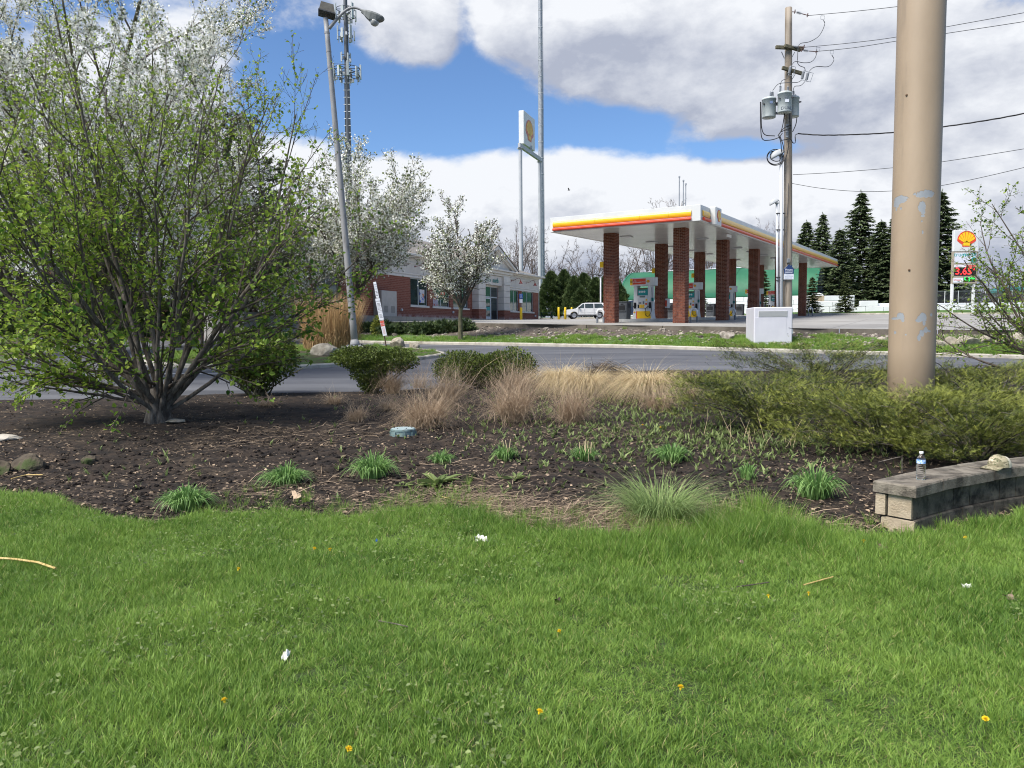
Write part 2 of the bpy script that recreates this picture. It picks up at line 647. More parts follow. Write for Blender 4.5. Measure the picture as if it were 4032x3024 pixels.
def verge_mat():
 """turf at the kerb that gives way to mulch on the bank"""
 m = bpy.data.materials.new('verge')
 m.use_nodes = True
 nt = m.node_tree
 N = NT(nt)
 b = nt.nodes['Principled BSDF']
 p = N.n('ShaderNodeTexCoord').outputs['Object']
 t = N.n('ShaderNodeAttribute', attribute_name='tint').outputs['Fac']
 nz = N.noise(p, 0.9, 7, 0.7)
 k = N.ss(N.m('ADD', t, N.m('MULTIPLY', N.m('SUBTRACT', nz, 0.5), 0.9)), 0.42, 0.58)
 g = N.mix(N.noise(p, 5, 6, 0.7), (0.045, 0.095, 0.016), (0.10, 0.185, 0.035))
 d = N.mix(N.ss(N.noise(p, 6, 9, 0.75), 0.35, 0.65), (0.045, 0.034, 0.026), (0.17, 0.135, 0.105))
 d = N.mix(N.ss(N.noise(p, 0.6, 4, 0.6), 0.5, 0.66), d, (0.075, 0.058, 0.045))
 N.put(b.inputs['Base Color'], N.mix(k, d, g))
 b.inputs['Roughness'].default_value = 0.95
 bp = N.n('ShaderNodeBump')
 bp.inputs['Strength'].default_value = 0.9
 bp.inputs['Distance'].default_value = 0.08
 N.put(bp.inputs['Height'], N.noise(p, 9, 7, 0.75))
 N.put(b.inputs['Normal'], bp.outputs[0])
 return m

def lot_mat():
 m = bpy.data.materials.new('lot_concrete')
 m.use_nodes = True
 nt = m.node_tree
 N = NT(nt)
 b = nt.nodes['Principled BSDF']
 p = N.n('ShaderNodeTexCoord').outputs['Object']
 rot = N.n('ShaderNodeMapping')
 N.put(rot.inputs[0], p)
 rot.inputs['Rotation'].default_value = (0, 0, R(29.9))
 c = N.mix(N.ss(N.noise(p, 0.35, 6, 0.65), 0.35, 0.65), (0.235, 0.222, 0.203), (0.315, 0.302, 0.28))
 c = N.mix(N.m('MULTIPLY', N.ss(N.noise(N.v('MULTIPLY', p, (0.5, 1.5, 1)), 0.8, 7, 0.7), 0.54, 0.72), 0.45), c, (0.20, 0.195, 0.185))
 br = N.n('ShaderNodeTexBrick')
 N.put(br.inputs['Vector'], rot.outputs[0])
 br.offset = 0
 br.inputs['Scale'].default_value = 1
 br.inputs['Brick Width'].default_value = 4.5
 br.inputs['Row Height'].default_value = 4.5
 br.inputs['Mortar Size'].default_value = 0.035
 c = N.mix(N.m('MULTIPLY', br.outputs['Fac'], 0.55), c, (0.13, 0.125, 0.12))
 N.put(b.inputs['Base Color'], c)
 b.inputs['Roughness'].default_value = 0.85
 return m

M_ROAD, M_VERGE, M_LOT = road_mat(), verge_mat(), lot_mat()
M_KERB = mat('kerb_concrete', (0.33, 0.30, 0.25), 0.9, (0.44, 0.41, 0.35), 3, bump=0.4, dirt=(0.15, 0.13, 0.10), dirt_scale=1.6, dirt_lo=0.55, dirt_hi=0.75)
M_LOTEDGE = mat('slab_edge', (0.085, 0.072, 0.058), 0.95, (0.16, 0.14, 0.115), 1.2, bump=0.4)
M_FAR = mat('far_turf', (0.045, 0.095, 0.016), 0.95, (0.085, 0.155, 0.03), 0.8, bump=0.4, bscale=6)

def lawn_bump(x, y, t):
 e = np.clip((1 - t) * 9, 0, 1)
 return (0.018 * vnoise(x * 1.1, y * 1.1, 3) + 0.012 * vnoise(x * 3, y * 3, 4)) * e

def bed_bump(x, y, t):
 w = np.clip(t * 6, 0, 1) * np.clip((1 - t) * 6, 0, 1)
 return (0.030 * vnoise(x * 1.7, y * 1.7, 7) + 0.022 * vnoise(x * 6, y * 6, 8)
   + 0.012 * vnoise(x * 17, y * 17, 9)) * w + 0.05 * np.sin(np.clip(t, 0, 1) * PI) * w

grid_obj('lawn', strip(L_START, L_EDGE, 60, lawn_bump), M_SOIL)
bed_a = strip(L_EDGE, L_BED, 110, lambda x, y, t: bed_bump(x, y, t * 0.55))
bed_b = strip(L_BED, L_ROADN, 70, lambda x, y, t: bed_bump(x, y, 0.55 + t * 0.45))
bed_a[-1] = bed_b[0]
grid_obj('mulch_bed', np.concatenate([bed_a, bed_b[1:]]), M_MULCH)
grid_obj('road', strip(L_ROADN, L_ROADF, 24), M_ROAD)
t_ = np.linspace(0, 1, 26)[:, None]
share = np.interp(US, [0, 1500, 2000, 2500, 3000, 4032], [0.35, 0.28, 0.34, 0.50, 0.62, 0.74])[None, :]
v_t = np.clip(0.5 + (share - t_) * 1.9, 0, 1)
grid_obj('grass_bank', strip(L_VERGE, L_LOTB, 26, lambda x, y, t: 0.05 * vnoise(x, y, 12) * np.sin(t * PI)), M_VERGE, v_t)
lot = np.concatenate([strip(L_LOTN, L_LOTM, 12), strip(L_LOTM, L_LOTF, 20)[1:]])
grid_obj('forecourt', lot, M_LOT)
L_LF2 = L_LOTF + np.array((0, 0.25, 0.12))
far_g = np.concatenate([strip(L_LF2, L_BACK, 8), strip(L_BACK, L_FAR, 6)[1:], strip(L_FAR, L_HOR, 8)[1:]])
grid_obj('far_ground', far_g, M_FAR)

_V, _F, _n = [], [], 0
for v_, f_ in GROUND:
 _V.append(v_)
 _F.append(f_ + _n)
 _n += len(v_)
BVH = BVHTree.FromPolygons([tuple(p) for p in np.concatenate(_V)], [tuple(int(i) for i in q) for q in np.concatenate(_F)])
_DOWN = Vector((0, 0, -1))

def gz(x, y):
 h = BVH.ray_cast(Vector((x, y, 60)), _DOWN)
 return h[0].z if h[0] is not None else 0.0

def hit(u, v):
 h = BVH.ray_cast(EYE, ray(u, v))
 return h[0].copy() if h[0] is not None else at(u, v, 100)

def on(u, Y, v=None):
 """ground point Y metres ahead under image column u"""
 v = v if v is not None else 1500
 p = at(u, v, Y)
 z = gz(p.x, Y)
 for _ in range(3):
  d = Vector((p.x, Y, z)) - EYE
  vv = 1512 - F * (d.dot(CAM_U) / d.dot(_fw))
  p = at(u, vv, Y)
  z = gz(p.x, Y)
 return Vector((p.x, Y, z))

def project(p):
 d = Vector(p) - EYE
 w = d.dot(_fw)
 return 2016 + F * d.dot(CAM_R) / w, 1512 - F * d.dot(CAM_U) / w

def kerb_run(name, P, h, w, m, into, close=False, step=3.0, drop=0.12):
 """kerb along the points P; into: unit offset towards the planted side per point"""
 mb = MB()
 n = len(P)
 prof = []
 for k in range(n):
  p, q = P[k], into[k]
  o = np.array((q[0], q[1], 0)) * w
  prof.append([p + (0, 0, -drop), p + (0, 0, h * 0.72), p + o * 0.18 + (0, 0, h), p + o + (0, 0, h + 0.004), p + o + (0, 0, -drop)])
 v = np.array(prof).reshape(-1, 3)
 fs = []
 for k in range(n if close else n - 1):
  a, b = k * 5, ((k + 1) % n) * 5
  for j in range(4):
   fs.append((a + j, b + j, b + j + 1, a + j + 1))
 mb.add(v, fs)
 return tag(mb.obj(name, m), kind='structure')

def resample(P, step):
 P = np.asarray(P)
 d = np.concatenate([[0], np.cumsum(np.linalg.norm(np.diff(P, axis=0), axis=1))])
 s = np.linspace(0, d[-1], max(2, int(d[-1] / step)))
 return np.stack([np.interp(s, d, P[:, i]) for i in range(3)], -1)

sel = (US > -700) & (US < 4900)
kp = resample(L_ROADF[sel], 0.8)
kp[:, 2] += 0.006 * vnoise(kp[:, 0] * 0.8, kp[:, 1] * 0.8, 40)
tn = np.gradient(kp, axis=0)
tn /= np.linalg.norm(tn, axis=1)[:, None]
kerb_run('kerb', kp, KERB_H, 0.17, M_KERB, np.stack([-tn[:, 1], tn[:, 0]], -1))
ep = resample(L_LOTN[sel] + np.array((0, 0, 0)), 1.2)
en = np.gradient(ep, axis=0)
en /= np.linalg.norm(en, axis=1)[:, None]
nrm = np.stack([-en[:, 1], en[:, 0]], -1)
mb = MB()
for k in range(0, len(ep) - 3, 3):        # cast slab edge in lengths with open joints between
 a, b = ep[k], ep[k + 3]
 d = (b - a) / np.linalg.norm(b - a)
 a, b = a + d * 0.012, b - d * 0.012
 o = np.array((-d[1], d[0], 0)) * 0.35
 dn = np.array((0, 0, -0.26))
 up = np.array((0, 0, 0.006))
 mb.add([a - o * 0.1 + dn, b - o * 0.1 + dn, b - o * 0.1 + up, a - o * 0.1 + up, a + o + up, b + o + up],
   [(0, 1, 2, 3)], mi=1)
 mb.add([a - o * 0.1 + up, b - o * 0.1 + up, b + o + up, a + o + up], [(0, 1, 2, 3)], mi=0)
tag(mb.obj('forecourt_kerb', [M_KERB, M_LOTEDGE]), kind='structure')
sel2 = (US > 1900) & (US < 4900)
kp = resample(L_LOTF[sel2], 1.5)
tn = np.gradient(kp, axis=0)
tn /= np.linalg.norm(tn, axis=1)[:, None]
kerb_run('far_kerb', kp, 0.14, 0.25, M_KERB, np.stack([-tn[:, 1], tn[:, 0]], -1))

def smooth_loop(P, n=60):
 P = np.array(P)
 k = len(P)
 out = []
 for i in range(k):
  p0, p1, p2, p3 = P[i - 1], P[i], P[(i + 1) % k], P[(i + 2) % k]
  for t in np.linspace(0, 1, n // k, endpoint=False):
   out.append(0.5 * ((2 * p1) + (-p0 + p2) * t + (2 * p0 - 5 * p1 + 4 * p2 - p3) * t * t + (-p0 + 3 * p1 - 3 * p2 + p3) * t ** 3))
 return np.array(out)

M_ISLE = mat('island_turf', (0.075, 0.062, 0.036), 0.95, (0.055, 0.098, 0.022), 1.6, bump=0.8, bscale=18, detail=8, lo=0.42, hi=0.58)
ISLANDS = []

def island(name, px, h=0.13, mound=0.12):
 P = smooth_loop([tuple(hit(u, v)) for u, v in px], 72)
 P[:, 2] = [gz(p[0], p[1]) for p in P]
 c = P.mean(0)
 area = np.sum(P[:, 0] * np.roll(P[:, 1], -1) - np.roll(P[:, 0], -1) * P[:, 1])
 t = np.roll(P, -1, 0) - np.roll(P, 1, 0)
 t /= np.linalg.norm(t, axis=1)[:, None] + 1e-9
 nin = np.stack([-t[:, 1], t[:, 0]], -1) * (1 if area > 0 else -1)
 rr = rng(5)
 wob = P.copy()
 wob[:, 2] += rr.uniform(-0.012, 0.012, len(P))
 if area < 0:
  wob, nin, P = wob[::-1], nin[::-1], P[::-1]
 kerb_run(name + '_kerb', wob, h, 0.16, M_KERB, nin, close=True)
 ring0 = P + np.concatenate([nin * 0.15, np.full((len(P), 1), h - 0.015)], 1)
 rows = [ring0]
 for s in (0.85, 0.65, 0.42, 0.2):
  q = c + (ring0 - c) * s
  q[:, 2] = [gz(p[0], p[1]) + h + mound * (1 - s) + 0.03 * math.sin(3 * p[0] + 2 * p[1]) for p in q]
  rows.append(q)
 n = len(P)
 mb = MB()
 v = np.concatenate(rows + [np.array([[c[0], c[1], gz(c[0], c[1]) + h + mound]])])
 fs = [(k * n + i, k * n + (i + 1) % n, (k + 1) * n + (i + 1) % n, (k + 1) * n + i) for k in range(len(rows) - 1) for i in range(n)]
 mb.add(v, fs)
 m0 = (len(rows) - 1) * n
 mb.Fc.append(np.array([(m0 + i, m0 + (i + 1) % n, len(v) - 1) for i in range(n)]))
 mb.mi.append(np.zeros(n, dtype=np.int32))
 tag(mb.obj(name, M_ISLE, smooth=True), kind='structure')
 b = BVHTree.FromPolygons([tuple(p) for p in v], [tuple(f) for f in fs] + [(m0 + i, m0 + (i + 1) % n, len(v) - 1) for i in range(n)])
 ISLANDS.append((b, ring0, c))

island('road_island', [(560, 1436), (860, 1452), (1140, 1456), (1360, 1442), (1560, 1428), (1700, 1412), (1752, 1400), (1660, 1385),
      (1430, 1368), (1150, 1376), (850, 1390), (600, 1405)])
island('grass_island', [(-700, 1440), (-200, 1440), (60, 1428), (190, 1398), (230, 1366), (100, 1345), (-300, 1338), (-700, 1345)])

def gtop(x, y):
 """ground height including the raised islands"""
 z = gz(x, y)
 for b, _, _ in ISLANDS:
  h = b.ray_cast(Vector((x, y, 60)), _DOWN)
  if h[0] is not None:
   z = max(z, h[0].z)
 return z

def hit_top(u, v):
 d = ray(u, v)
 best = BVH.ray_cast(EYE, d)
 bp = best[0]
 for b, _, _ in ISLANDS:
  h = b.ray_cast(EYE, d)
  if h[0] is not None and (bp is None or (h[0] - EYE).length < (bp - EYE).length):
   bp = h[0]
 return bp.copy() if bp is not None else at(u, v, 100)

# painted bay lines on the near lane
M_PAINT = mat('road_paint', (0.70, 0.70, 0.68), 0.8, (0.42, 0.42, 0.42), 9, lo=0.5, hi=0.75)
for (u0, v0, u1, v1) in ((420, 1473, 860, 1470), (-60, 1478, 260, 1476), (420, 1500, 700, 1512)):
 a, b = hit(u0, v0), hit(u1, v1)
 mb = MB()
 for k in range(10):
  p, q = a.lerp(b, k / 10), a.lerp(b, (k + 1) / 10)
  w = Vector((-(b - a).y, (b - a).x, 0)).normalized() * 0.06
  mb.add([(s.x, s.y, gz(s.x, s.y) + 0.005) for s in (p - w, q - w, q + w, p + w)], [(0, 1, 2, 3)])
 tag(mb.obj('painted_line', M_PAINT), kind='structure')
# ================================================================== PLANT BUILDERS
def norm(a):
 return a / (np.linalg.norm(a, axis=-1, keepdims=True) + 1e-12)

LEAF = (np.array([(0, 0, 0), (0.38, 0.36, 0.09), (0.38, -0.36, 0.09), (0.74, 0.25, 0.05), (0.74, -0.25, 0.05), (1, 0, -0.08)]),
  np.array([(0, 2, 4, 5), (0, 5, 3, 1)]))
DIAMOND = (np.array([(0, 0, 0), (0.5, 0.42, 0.05), (1, 0, 0), (0.5, -0.42, 0.05)]), np.array([(0, 3, 2, 1)]))
SLIVER = (np.array([(0, 0.10, 0), (0, -0.10, 0), (1, 0, 0)]), np.array([(0, 1, 2)]))
_s = []
_f = []
for _k, (_a, _l) in enumerate(((0, 1.0), (0.75, 0.62), (-0.75, 0.62), (0.5, 0.9), (-0.5, 0.9))):
 _o = 0.0 if _k < 3 else 0.22
 _c, _n = math.cos(_a), math.sin(_a)
 _w = 0.085
 _b = len(_s)
 _s += [(_o - _n * _w, _c * _w, 0), (_o + _n * _w, -_c * _w, 0), (_o + _c * _l * 0.8, _n * _l * 0.8, 0.1 * (_k % 2))]
 _f.append((_b, _b + 1, _b + 2))
SPRAY = (np.array(_s), np.array(_f))

def scatter(mb, P, D, size, tpl, tint, r, roll=None, mi=0):
 """one small leaf shape per point, pointing along D"""
 tv, tf = tpl
 N_ = len(P)
 if N_ == 0:
  return
 x = norm(np.asarray(D, dtype=float))
 a = norm(r.normal(size=(N_, 3))) if roll is None else np.tile(np.asarray(roll, dtype=float), (N_, 1)) + r.normal(size=(N_, 3)) * 0.35
 y = norm(np.cross(a, x))
 z = np.cross(x, y)
 s = np.broadcast_to(np.asarray(size, dtype=float), (N_,))[:, None, None]
 v = (x[:, None] * tv[None, :, 0:1] + y[:, None] * tv[None, :, 1:2] + z[:, None] * tv[None, :, 2:3]) * s + np.asarray(P)[:, None]
 f = tf[None] + (np.arange(N_) * len(tv))[:, None, None]
 t = np.repeat(np.broadcast_to(np.asarray(tint, dtype=float), (N_,)), len(tv))
 mb.add(v.reshape(-1, 3), f.reshape(-1, tf.shape[1]), t, mi)

def blades(mb, base, h, w, az, lean, droop, tint, segs=4, r=None, kink=0.0, mi=0, tipw=0.06):
 """ribbons that rise from base and arch outwards"""
 base = np.asarray(base, dtype=float)
 N_ = len(base)
 h, w, az, lean, droop, tint = [np.broadcast_to(np.asarray(q, dtype=float), (N_,)) for q in (h, w, az, lean, droop, tint)]
 s = np.linspace(0, 1, segs + 1)
 out = np.stack([np.cos(az), np.sin(az), 0 * az], -1)
 side = np.stack([-np.sin(az), np.cos(az), 0 * az], -1)
 if r is not None:
  tw = r.normal(0, 0.7, N_)
  side = side * np.cos(tw)[:, None] + out * np.sin(tw)[:, None]
 c = base[:, None] + out[:, None] * (lean * h)[:, None, None] * (s ** 1.5)[None, :, None]
 c[:, :, 2] += h[:, None] * (s[None] - droop[:, None] * s[None] ** 3)
 if kink and r is not None:
  c += np.cumsum(r.normal(0, 1, (N_, segs + 1, 3)) * (kink * h[:, None, None] / segs), axis=1) * s[None, :, None]
 ww = w[:, None] * np.maximum(1 - s ** 2.2, tipw)[None] * 0.5
 L = c - side[:, None] * ww[:, :, None]
 Rr = c + side[:, None] * ww[:, :, None]
 v = np.stack([L, Rr], 2).reshape(N_, -1, 3)
 f1 = np.array([(2 * k, 2 * k + 1, 2 * k + 3, 2 * k + 2) for k in range(segs)])
 f = f1[None] + (np.arange(N_) * 2 * (segs + 1))[:, None, None]
 mb.add(v.reshape(-1, 3), f.reshape(-1, 4), np.repeat(tint, 2 * (segs + 1)), mi)

def limb(r, p, d, length, n, wig, trop):
 """a wandering branch: n steps from p along d, bending up by trop"""
 pts = [np.array(p, dtype=float)]
 d = np.array(d, dtype=float)
 d /= np.linalg.norm(d)
 st = length / n
 for _ in range(n):
  d = d + r.normal(0, wig, 3) + np.array((0, 0, trop))
  d /= np.linalg.norm(d)
  pts.append(pts[-1] + d * st)
 return np.array(pts)

def ramify(r, pts, rad, lvl, specs, out):
 """specs per level: (count, start, (angle lo, hi), length share, wiggle, upward pull, steps, radius share)"""
 out.append((pts, rad, lvl))
 if lvl >= len(specs):
  return
 cnt, t0, (a0, a1), ls, wig, trop, n, rs = specs[lvl]
 seg = np.linalg.norm(np.diff(pts, axis=0), axis=1)
 total = seg.sum()
 cum = np.concatenate([[0], np.cumsum(seg)]) / total
 m = max(1, int(round(cnt * r.uniform(0.75, 1.25))))
 ga = r.uniform(0, 6.28)
 for k in range(m):
  t = t0 + (1 - t0) * (k + r.uniform(0, 1)) / m
  p = np.array([np.interp(t, cum, pts[:, i]) for i in range(3)])
  i = min(len(seg) - 1, np.searchsorted(cum, t) - 1 if t > 0 else 0)
  tg = norm(pts[i + 1] - pts[i])
  ga += 2.4 + r.normal(0, 0.4)
  ref = np.array((0, 0, 1.0)) if abs(tg[2]) < 0.9 else np.array((1.0, 0, 0))
  e1 = norm(np.cross(tg, ref))
  e2 = np.cross(tg, e1)
  a = r.uniform(a0, a1)
  d = tg * math.cos(a) + (e1 * math.cos(ga) + e2 * math.sin(ga)) * math.sin(a)
  ln = total * ls * (1.15 - 0.6 * t) * r.uniform(0.7, 1.25)
  r0 = np.interp(t, cum, rad) * rs
  cp = limb(r, p, d, ln, n, wig, trop)
  cr = np.linspace(r0, r0 * 0.35, len(cp))
  ramify(r, cp, cr, lvl + 1, specs, out)

SIDES = (9, 7, 5, 3, 3)

def wood(branches, sides=SIDES, minr=0.0, keep=None):
 mb = MB()
 for pts, rad, lvl in branches:
  if keep is not None and lvl not in keep:
   continue
  mb.tube(pts, np.maximum(rad, minr), sides[min(lvl, len(sides) - 1)], tint=0.5, cap=False)
 return mb

def along(r, branches, levels, per_m, t0=0.15):
 """random points and directions along the twigs of these levels"""
 P, D = [], []
 for pts, rad, lvl in branches:
  if lvl not in levels:
   continue
  L = np.linalg.norm(np.diff(pts, axis=0), axis=1).sum()
  k = r.poisson(L * per_m)
  if k == 0:
   continue
  t = r.uniform(t0, 1, k) * (len(pts) - 1)
  i = np.minimum(t.astype(int), len(pts) - 2)
  fr = (t - i)[:, None]
  P.append(pts[i] * (1 - fr) + pts[i + 1] * fr)
  D.append(norm(pts[i + 1] - pts[i]))
 if not P:
  return np.zeros((0, 3)), np.zeros((0, 3))
 return np.concatenate(P), np.concatenate(D)

M_BARK = mat('grey_bark', (0.105, 0.088, 0.072), 0.95, (0.20, 0.175, 0.15), 22, bump=0.9, bscale=60, stretch=(1, 1, 0.3), dirt=(0.055, 0.045, 0.038), dirt_scale=9, dirt_lo=0.5, dirt_hi=0.65)
M_BARKD = mat('dark_bark', (0.070, 0.056, 0.045), 0.95, (0.145, 0.118, 0.095), 16, bump=0.8, stretch=(1, 1, 0.3))
M_BARKG = mat('mossy_bark', (0.085, 0.078, 0.045), 0.95, (0.15, 0.14, 0.085), 14, bump=0.8, stretch=(1, 1, 0.3))
M_BARE = mat('bare_twigs', (0.105, 0.082, 0.078), 0.95, (0.16, 0.13, 0.12), 2)
L_SHRUB = leaf_mat('spring_leaf', (0.060, 0.155, 0.022), (0.370, 0.470, 0.065), 0.42)
L_BLOOM = leaf_mat('pear_blossom', (0.125, 0.160, 0.035), (0.95, 0.94, 0.86), 0.30, 0.7)
L_BOX = leaf_mat('box_leaf', (0.020, 0.036, 0.010), (0.165, 0.215, 0.036), 0.18, 0.5)
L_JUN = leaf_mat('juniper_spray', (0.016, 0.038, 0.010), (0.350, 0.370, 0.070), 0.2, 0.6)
L_DAY = leaf_mat('daylily_leaf', (0.065, 0.160, 0.040), (0.310, 0.480, 0.150), 0.35, 0.45)
L_GRASS = leaf_mat('lawn_blade', (0.068, 0.162, 0.022), (0.350, 0.500, 0.100), 0.42, 0.5, objvar=0.42)
L_STRAW = leaf_mat('dry_grass', (0.22, 0.148, 0.095), (0.68, 0.53, 0.37), 0.3, 0.7)
L_PALE = leaf_mat('pale_dry_grass', (0.42, 0.315, 0.175), (0.88, 0.74, 0.47), 0.3, 0.65)
L_REED = leaf_mat('tall_reed', (0.24, 0.145, 0.068), (0.74, 0.52, 0.27), 0.22, 0.7)
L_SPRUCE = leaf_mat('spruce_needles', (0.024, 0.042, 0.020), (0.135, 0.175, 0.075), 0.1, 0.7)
L_PINE = leaf_mat('pine_needles', (0.026, 0.042, 0.018), (0.14, 0.165, 0.07), 0.1, 0.7)
L_THUJA = leaf_mat('thuja_spray', (0.020, 0.040, 0.014), (0.120, 0.165, 0.050), 0.15, 0.65)
L_TUSS = leaf_mat('tussock_blade', (0.075, 0.150, 0.035), (0.400, 0.490, 0.190), 0.35, 0.5)
L_WEED = leaf_mat('weed_leaf', (0.075, 0.115, 0.035), (0.320, 0.390, 0.145), 0.35, 0.55)
L_LITTER = leaf_mat('litter', (0.018, 0.012, 0.009), (0.47, 0.35, 0.24), 0.05, 0.85)
M_STONE = mat('field_stone', (0.23, 0.20, 0.155), 0.92, (0.38, 0.34, 0.27), 4, bump=0.6, dirt=(0.14, 0.125, 0.10), dirt_scale=2.5)
M_ROCKD = mat('mossy_rock', (0.060, 0.048, 0.035), 0.95, (0.115, 0.092, 0.064), 6, bump=0.9, dirt=(0.050, 0.068, 0.022), dirt_scale=3, dirt_lo=0.5, dirt_hi=0.62)

K = 4032 / 2212.0                  # positions below were read off a 2212 px wide view

def rock_mb(seed, sx, sy, sz, n=2, rough=0.22):
 bm = bmesh.new()
 bmesh.ops.create_icosphere(bm, subdivisions=3, radius=1)
 v = np.array([tuple(q.co) for q in bm.verts])
 f = np.array([[q.index for q in p.verts] for p in bm.faces])
 bm.free()
 r = rng(seed)
 for _ in range(9):                      # chop flat facets
  d = norm(r.normal(size=3))
  lim = r.uniform(0.55, 0.9)
  k = v @ d
  v = v - np.maximum(k - lim, 0)[:, None] * d
 v = v * (1 + rough * 0.3 * vnoise(v[:, 0] * 3, v[:, 1] * 3 + v[:, 2] * 2, seed)[:, None])
 v = v * np.array((sx, sy, sz))
 v[:, 2] = np.maximum(v[:, 2], -sz * 0.45)
 return MB().add(v, f)

def rock(name, label, p, sx, sy, sz, seed, m=None, rz=0.0, group=None):
 o = rock_mb(seed, sx, sy, sz).obj(name, m or M_STONE, smooth=False)
 o.location = (p[0], p[1], p[2] + sz * 0.3)
 o.rotation_euler = (0, 0, rz)
 return tag(o, label, 'rock', group)

# ================================================================== THE LAWN (grass by instanced tufts)
def tuft_mesh(seed, n, rad, h0, h1, w0, w1, name, m, bend=0.55, drop=0.12, straw=0.05):
 r = rng(seed)
 mb = MB()
 a = r.uniform(0, 6.28, n)
 q = np.sqrt(r.uniform(0, 1, n)) * rad
 base = np.stack([np.cos(a) * q, np.sin(a) * q, np.full(n, -0.008)], -1)
 az = a + r.normal(0, 1.1, n)
 blades(mb, base, r.uniform(h0, h1, n), r.uniform(w0, w1, n), az, np.abs(r.normal(bend, 0.28, n)), r.uniform(0, drop * 2, n),
   np.where(r.uniform(0, 1, n) < straw, 1.0, np.clip(r.normal(0.45, 0.22, n), 0, 0.88)), 3, r)
 return mb.mesh(name, m)

def spread(name, P, rot, scl, coll, label=None, cat=None):
 """one object that repeats the tufts of coll at the points P"""
 me = bpy.data.meshes.new(name)
 me.vertices.add(len(P))
 me.vertices.foreach_set('co', np.asarray(P, dtype=np.float32).ravel())
 a = me.attributes.new('rot', 'FLOAT_VECTOR', 'POINT')
 a.data.foreach_set('vector', np.asarray(rot, dtype=np.float32).ravel())
 a = me.attributes.new('scl', 'FLOAT_VECTOR', 'POINT')
 a.data.foreach_set('vector', np.asarray(scl, dtype=np.float32).ravel())
 o = link(name, me)
 ng = bpy.data.node_groups.new(name + '_spread', 'GeometryNodeTree')
 ng.interface.new_socket('Geometry', in_out='INPUT', socket_type='NodeSocketGeometry')
 ng.interface.new_socket('Geometry', in_out='OUTPUT', socket_type='NodeSocketGeometry')
 N = ng.nodes
 gi, go = N.new('NodeGroupInput'), N.new('NodeGroupOutput')
 ip = N.new('GeometryNodeInstanceOnPoints')
 ci = N.new('GeometryNodeCollectionInfo')
 ci.inputs['Collection'].default_value = coll
 ci.inputs['Separate Children'].default_value = True
 ci.inputs['Reset Children'].default_value = True
 ip.inputs['Pick Instance'].default_value = True
 rv = N.new('FunctionNodeRandomValue')
 rv.data_type = 'INT'
 [s for s in rv.inputs if s.identifier == 'Max_002'][0].default_value = 100
 ng.links.new([s for s in rv.outputs if s.identifier == 'Value_002'][0], ip.inputs['Instance Index'])
 for nm, sock in (('rot', 'Rotation'), ('scl', 'Scale')):
  na = N.new('GeometryNodeInputNamedAttribute')
  na.data_type = 'FLOAT_VECTOR'
  na.inputs['Name'].default_value = nm
  ng.links.new(na.outputs[0], ip.inputs[sock])
 ng.links.new(gi.outputs[0], ip.inputs['Points'])
 ng.links.new(ci.outputs[0], ip.inputs['Instance'])
 ng.links.new(ip.outputs[0], go.inputs[0])
 md = o.modifiers.new('spread', 'NODES')
 md.node_group = ng
 return tag(o, label, None, None, 'stuff')

r = rng(1)

def tufts(prefix, specs, m, **kw):
 c = bpy.data.collections.new(prefix + '_sources')
 for k, (n, rad, h0, h1, w0, w1) in enumerate(specs):
  o = bpy.data.objects.new('%s_tuft' % prefix, tuft_mesh(100 + k, n, rad, h0, h1, w0, w1, prefix + '_tuft', m, **kw))
  c.objects.link(o)
 return c

lawn_tufts = tufts('lawn', [(26, 0.045, 0.022, 0.060, 0.0024, 0.0044), (30, 0.05, 0.025, 0.070, 0.0022, 0.0040),
       (22, 0.04, 0.03, 0.085, 0.0024, 0.0048), (28, 0.05, 0.018, 0.050, 0.0022, 0.0042),
       (24, 0.045, 0.028, 0.075, 0.0026, 0.0052)], L_GRASS)
ex, ey = L_EDGE[:, 0], L_EDGE[:, 1]
_o = np.argsort(ex)
ex, ey = ex[_o], ey[_o]

def edge_y(x):
 return np.interp(x, ex, ey)

n = 62000
x = r.uniform(-5.6, 5.6, n)
y = 1.7 + (edge_y(x) + 0.10 - 1.7) * r.uniform(0, 1, n) ** 0.92
wob = 0.10 * vnoise(x * 2.3, y * 2.3, 77)
keep = (np.abs(x) < y * 0.86 + 0.9) & (y < edge_y(x) + wob)
bare = vnoise(x * 1.3, y * 1.3, 21)
keep &= ~((bare > 0.95) & (r.uniform(0, 1, n) < 0.5))
x, y = x[keep], y[keep]
z = np.array([gz(a, b) for a, b in zip(x, y)])
near_edge = np.clip(1 - (edge_y(x) - y) / 0.75, 0, 1)
right = np.clip((x - 0.2) / 1.0, 0, 1) * np.clip((2.55 - x) / 0.6, 0, 1)
sc = np.clip(0.84 + 0.24 * vnoise(x * 0.9, y * 0.9, 22) + 0.26 * vnoise(x * 4, y * 4, 23), 0.35, 1.7)
sc *= 1 + near_edge * (0.35 + 1.15 * right + 0.35 * np.clip((x + 1.6) / 1.0, 0, 1))
scl = np.stack([0.8 + 0.25 * sc, 0.8 + 0.25 * sc, sc], -1)
rot = np.stack([r.normal(0, 0.12, len(x)), r.normal(0, 0.12, len(x)), r.uniform(0, 6.28, len(x))], -1)
spread('lawn_grass', np.stack([x, y, z], -1), rot, scl, lawn_tufts)

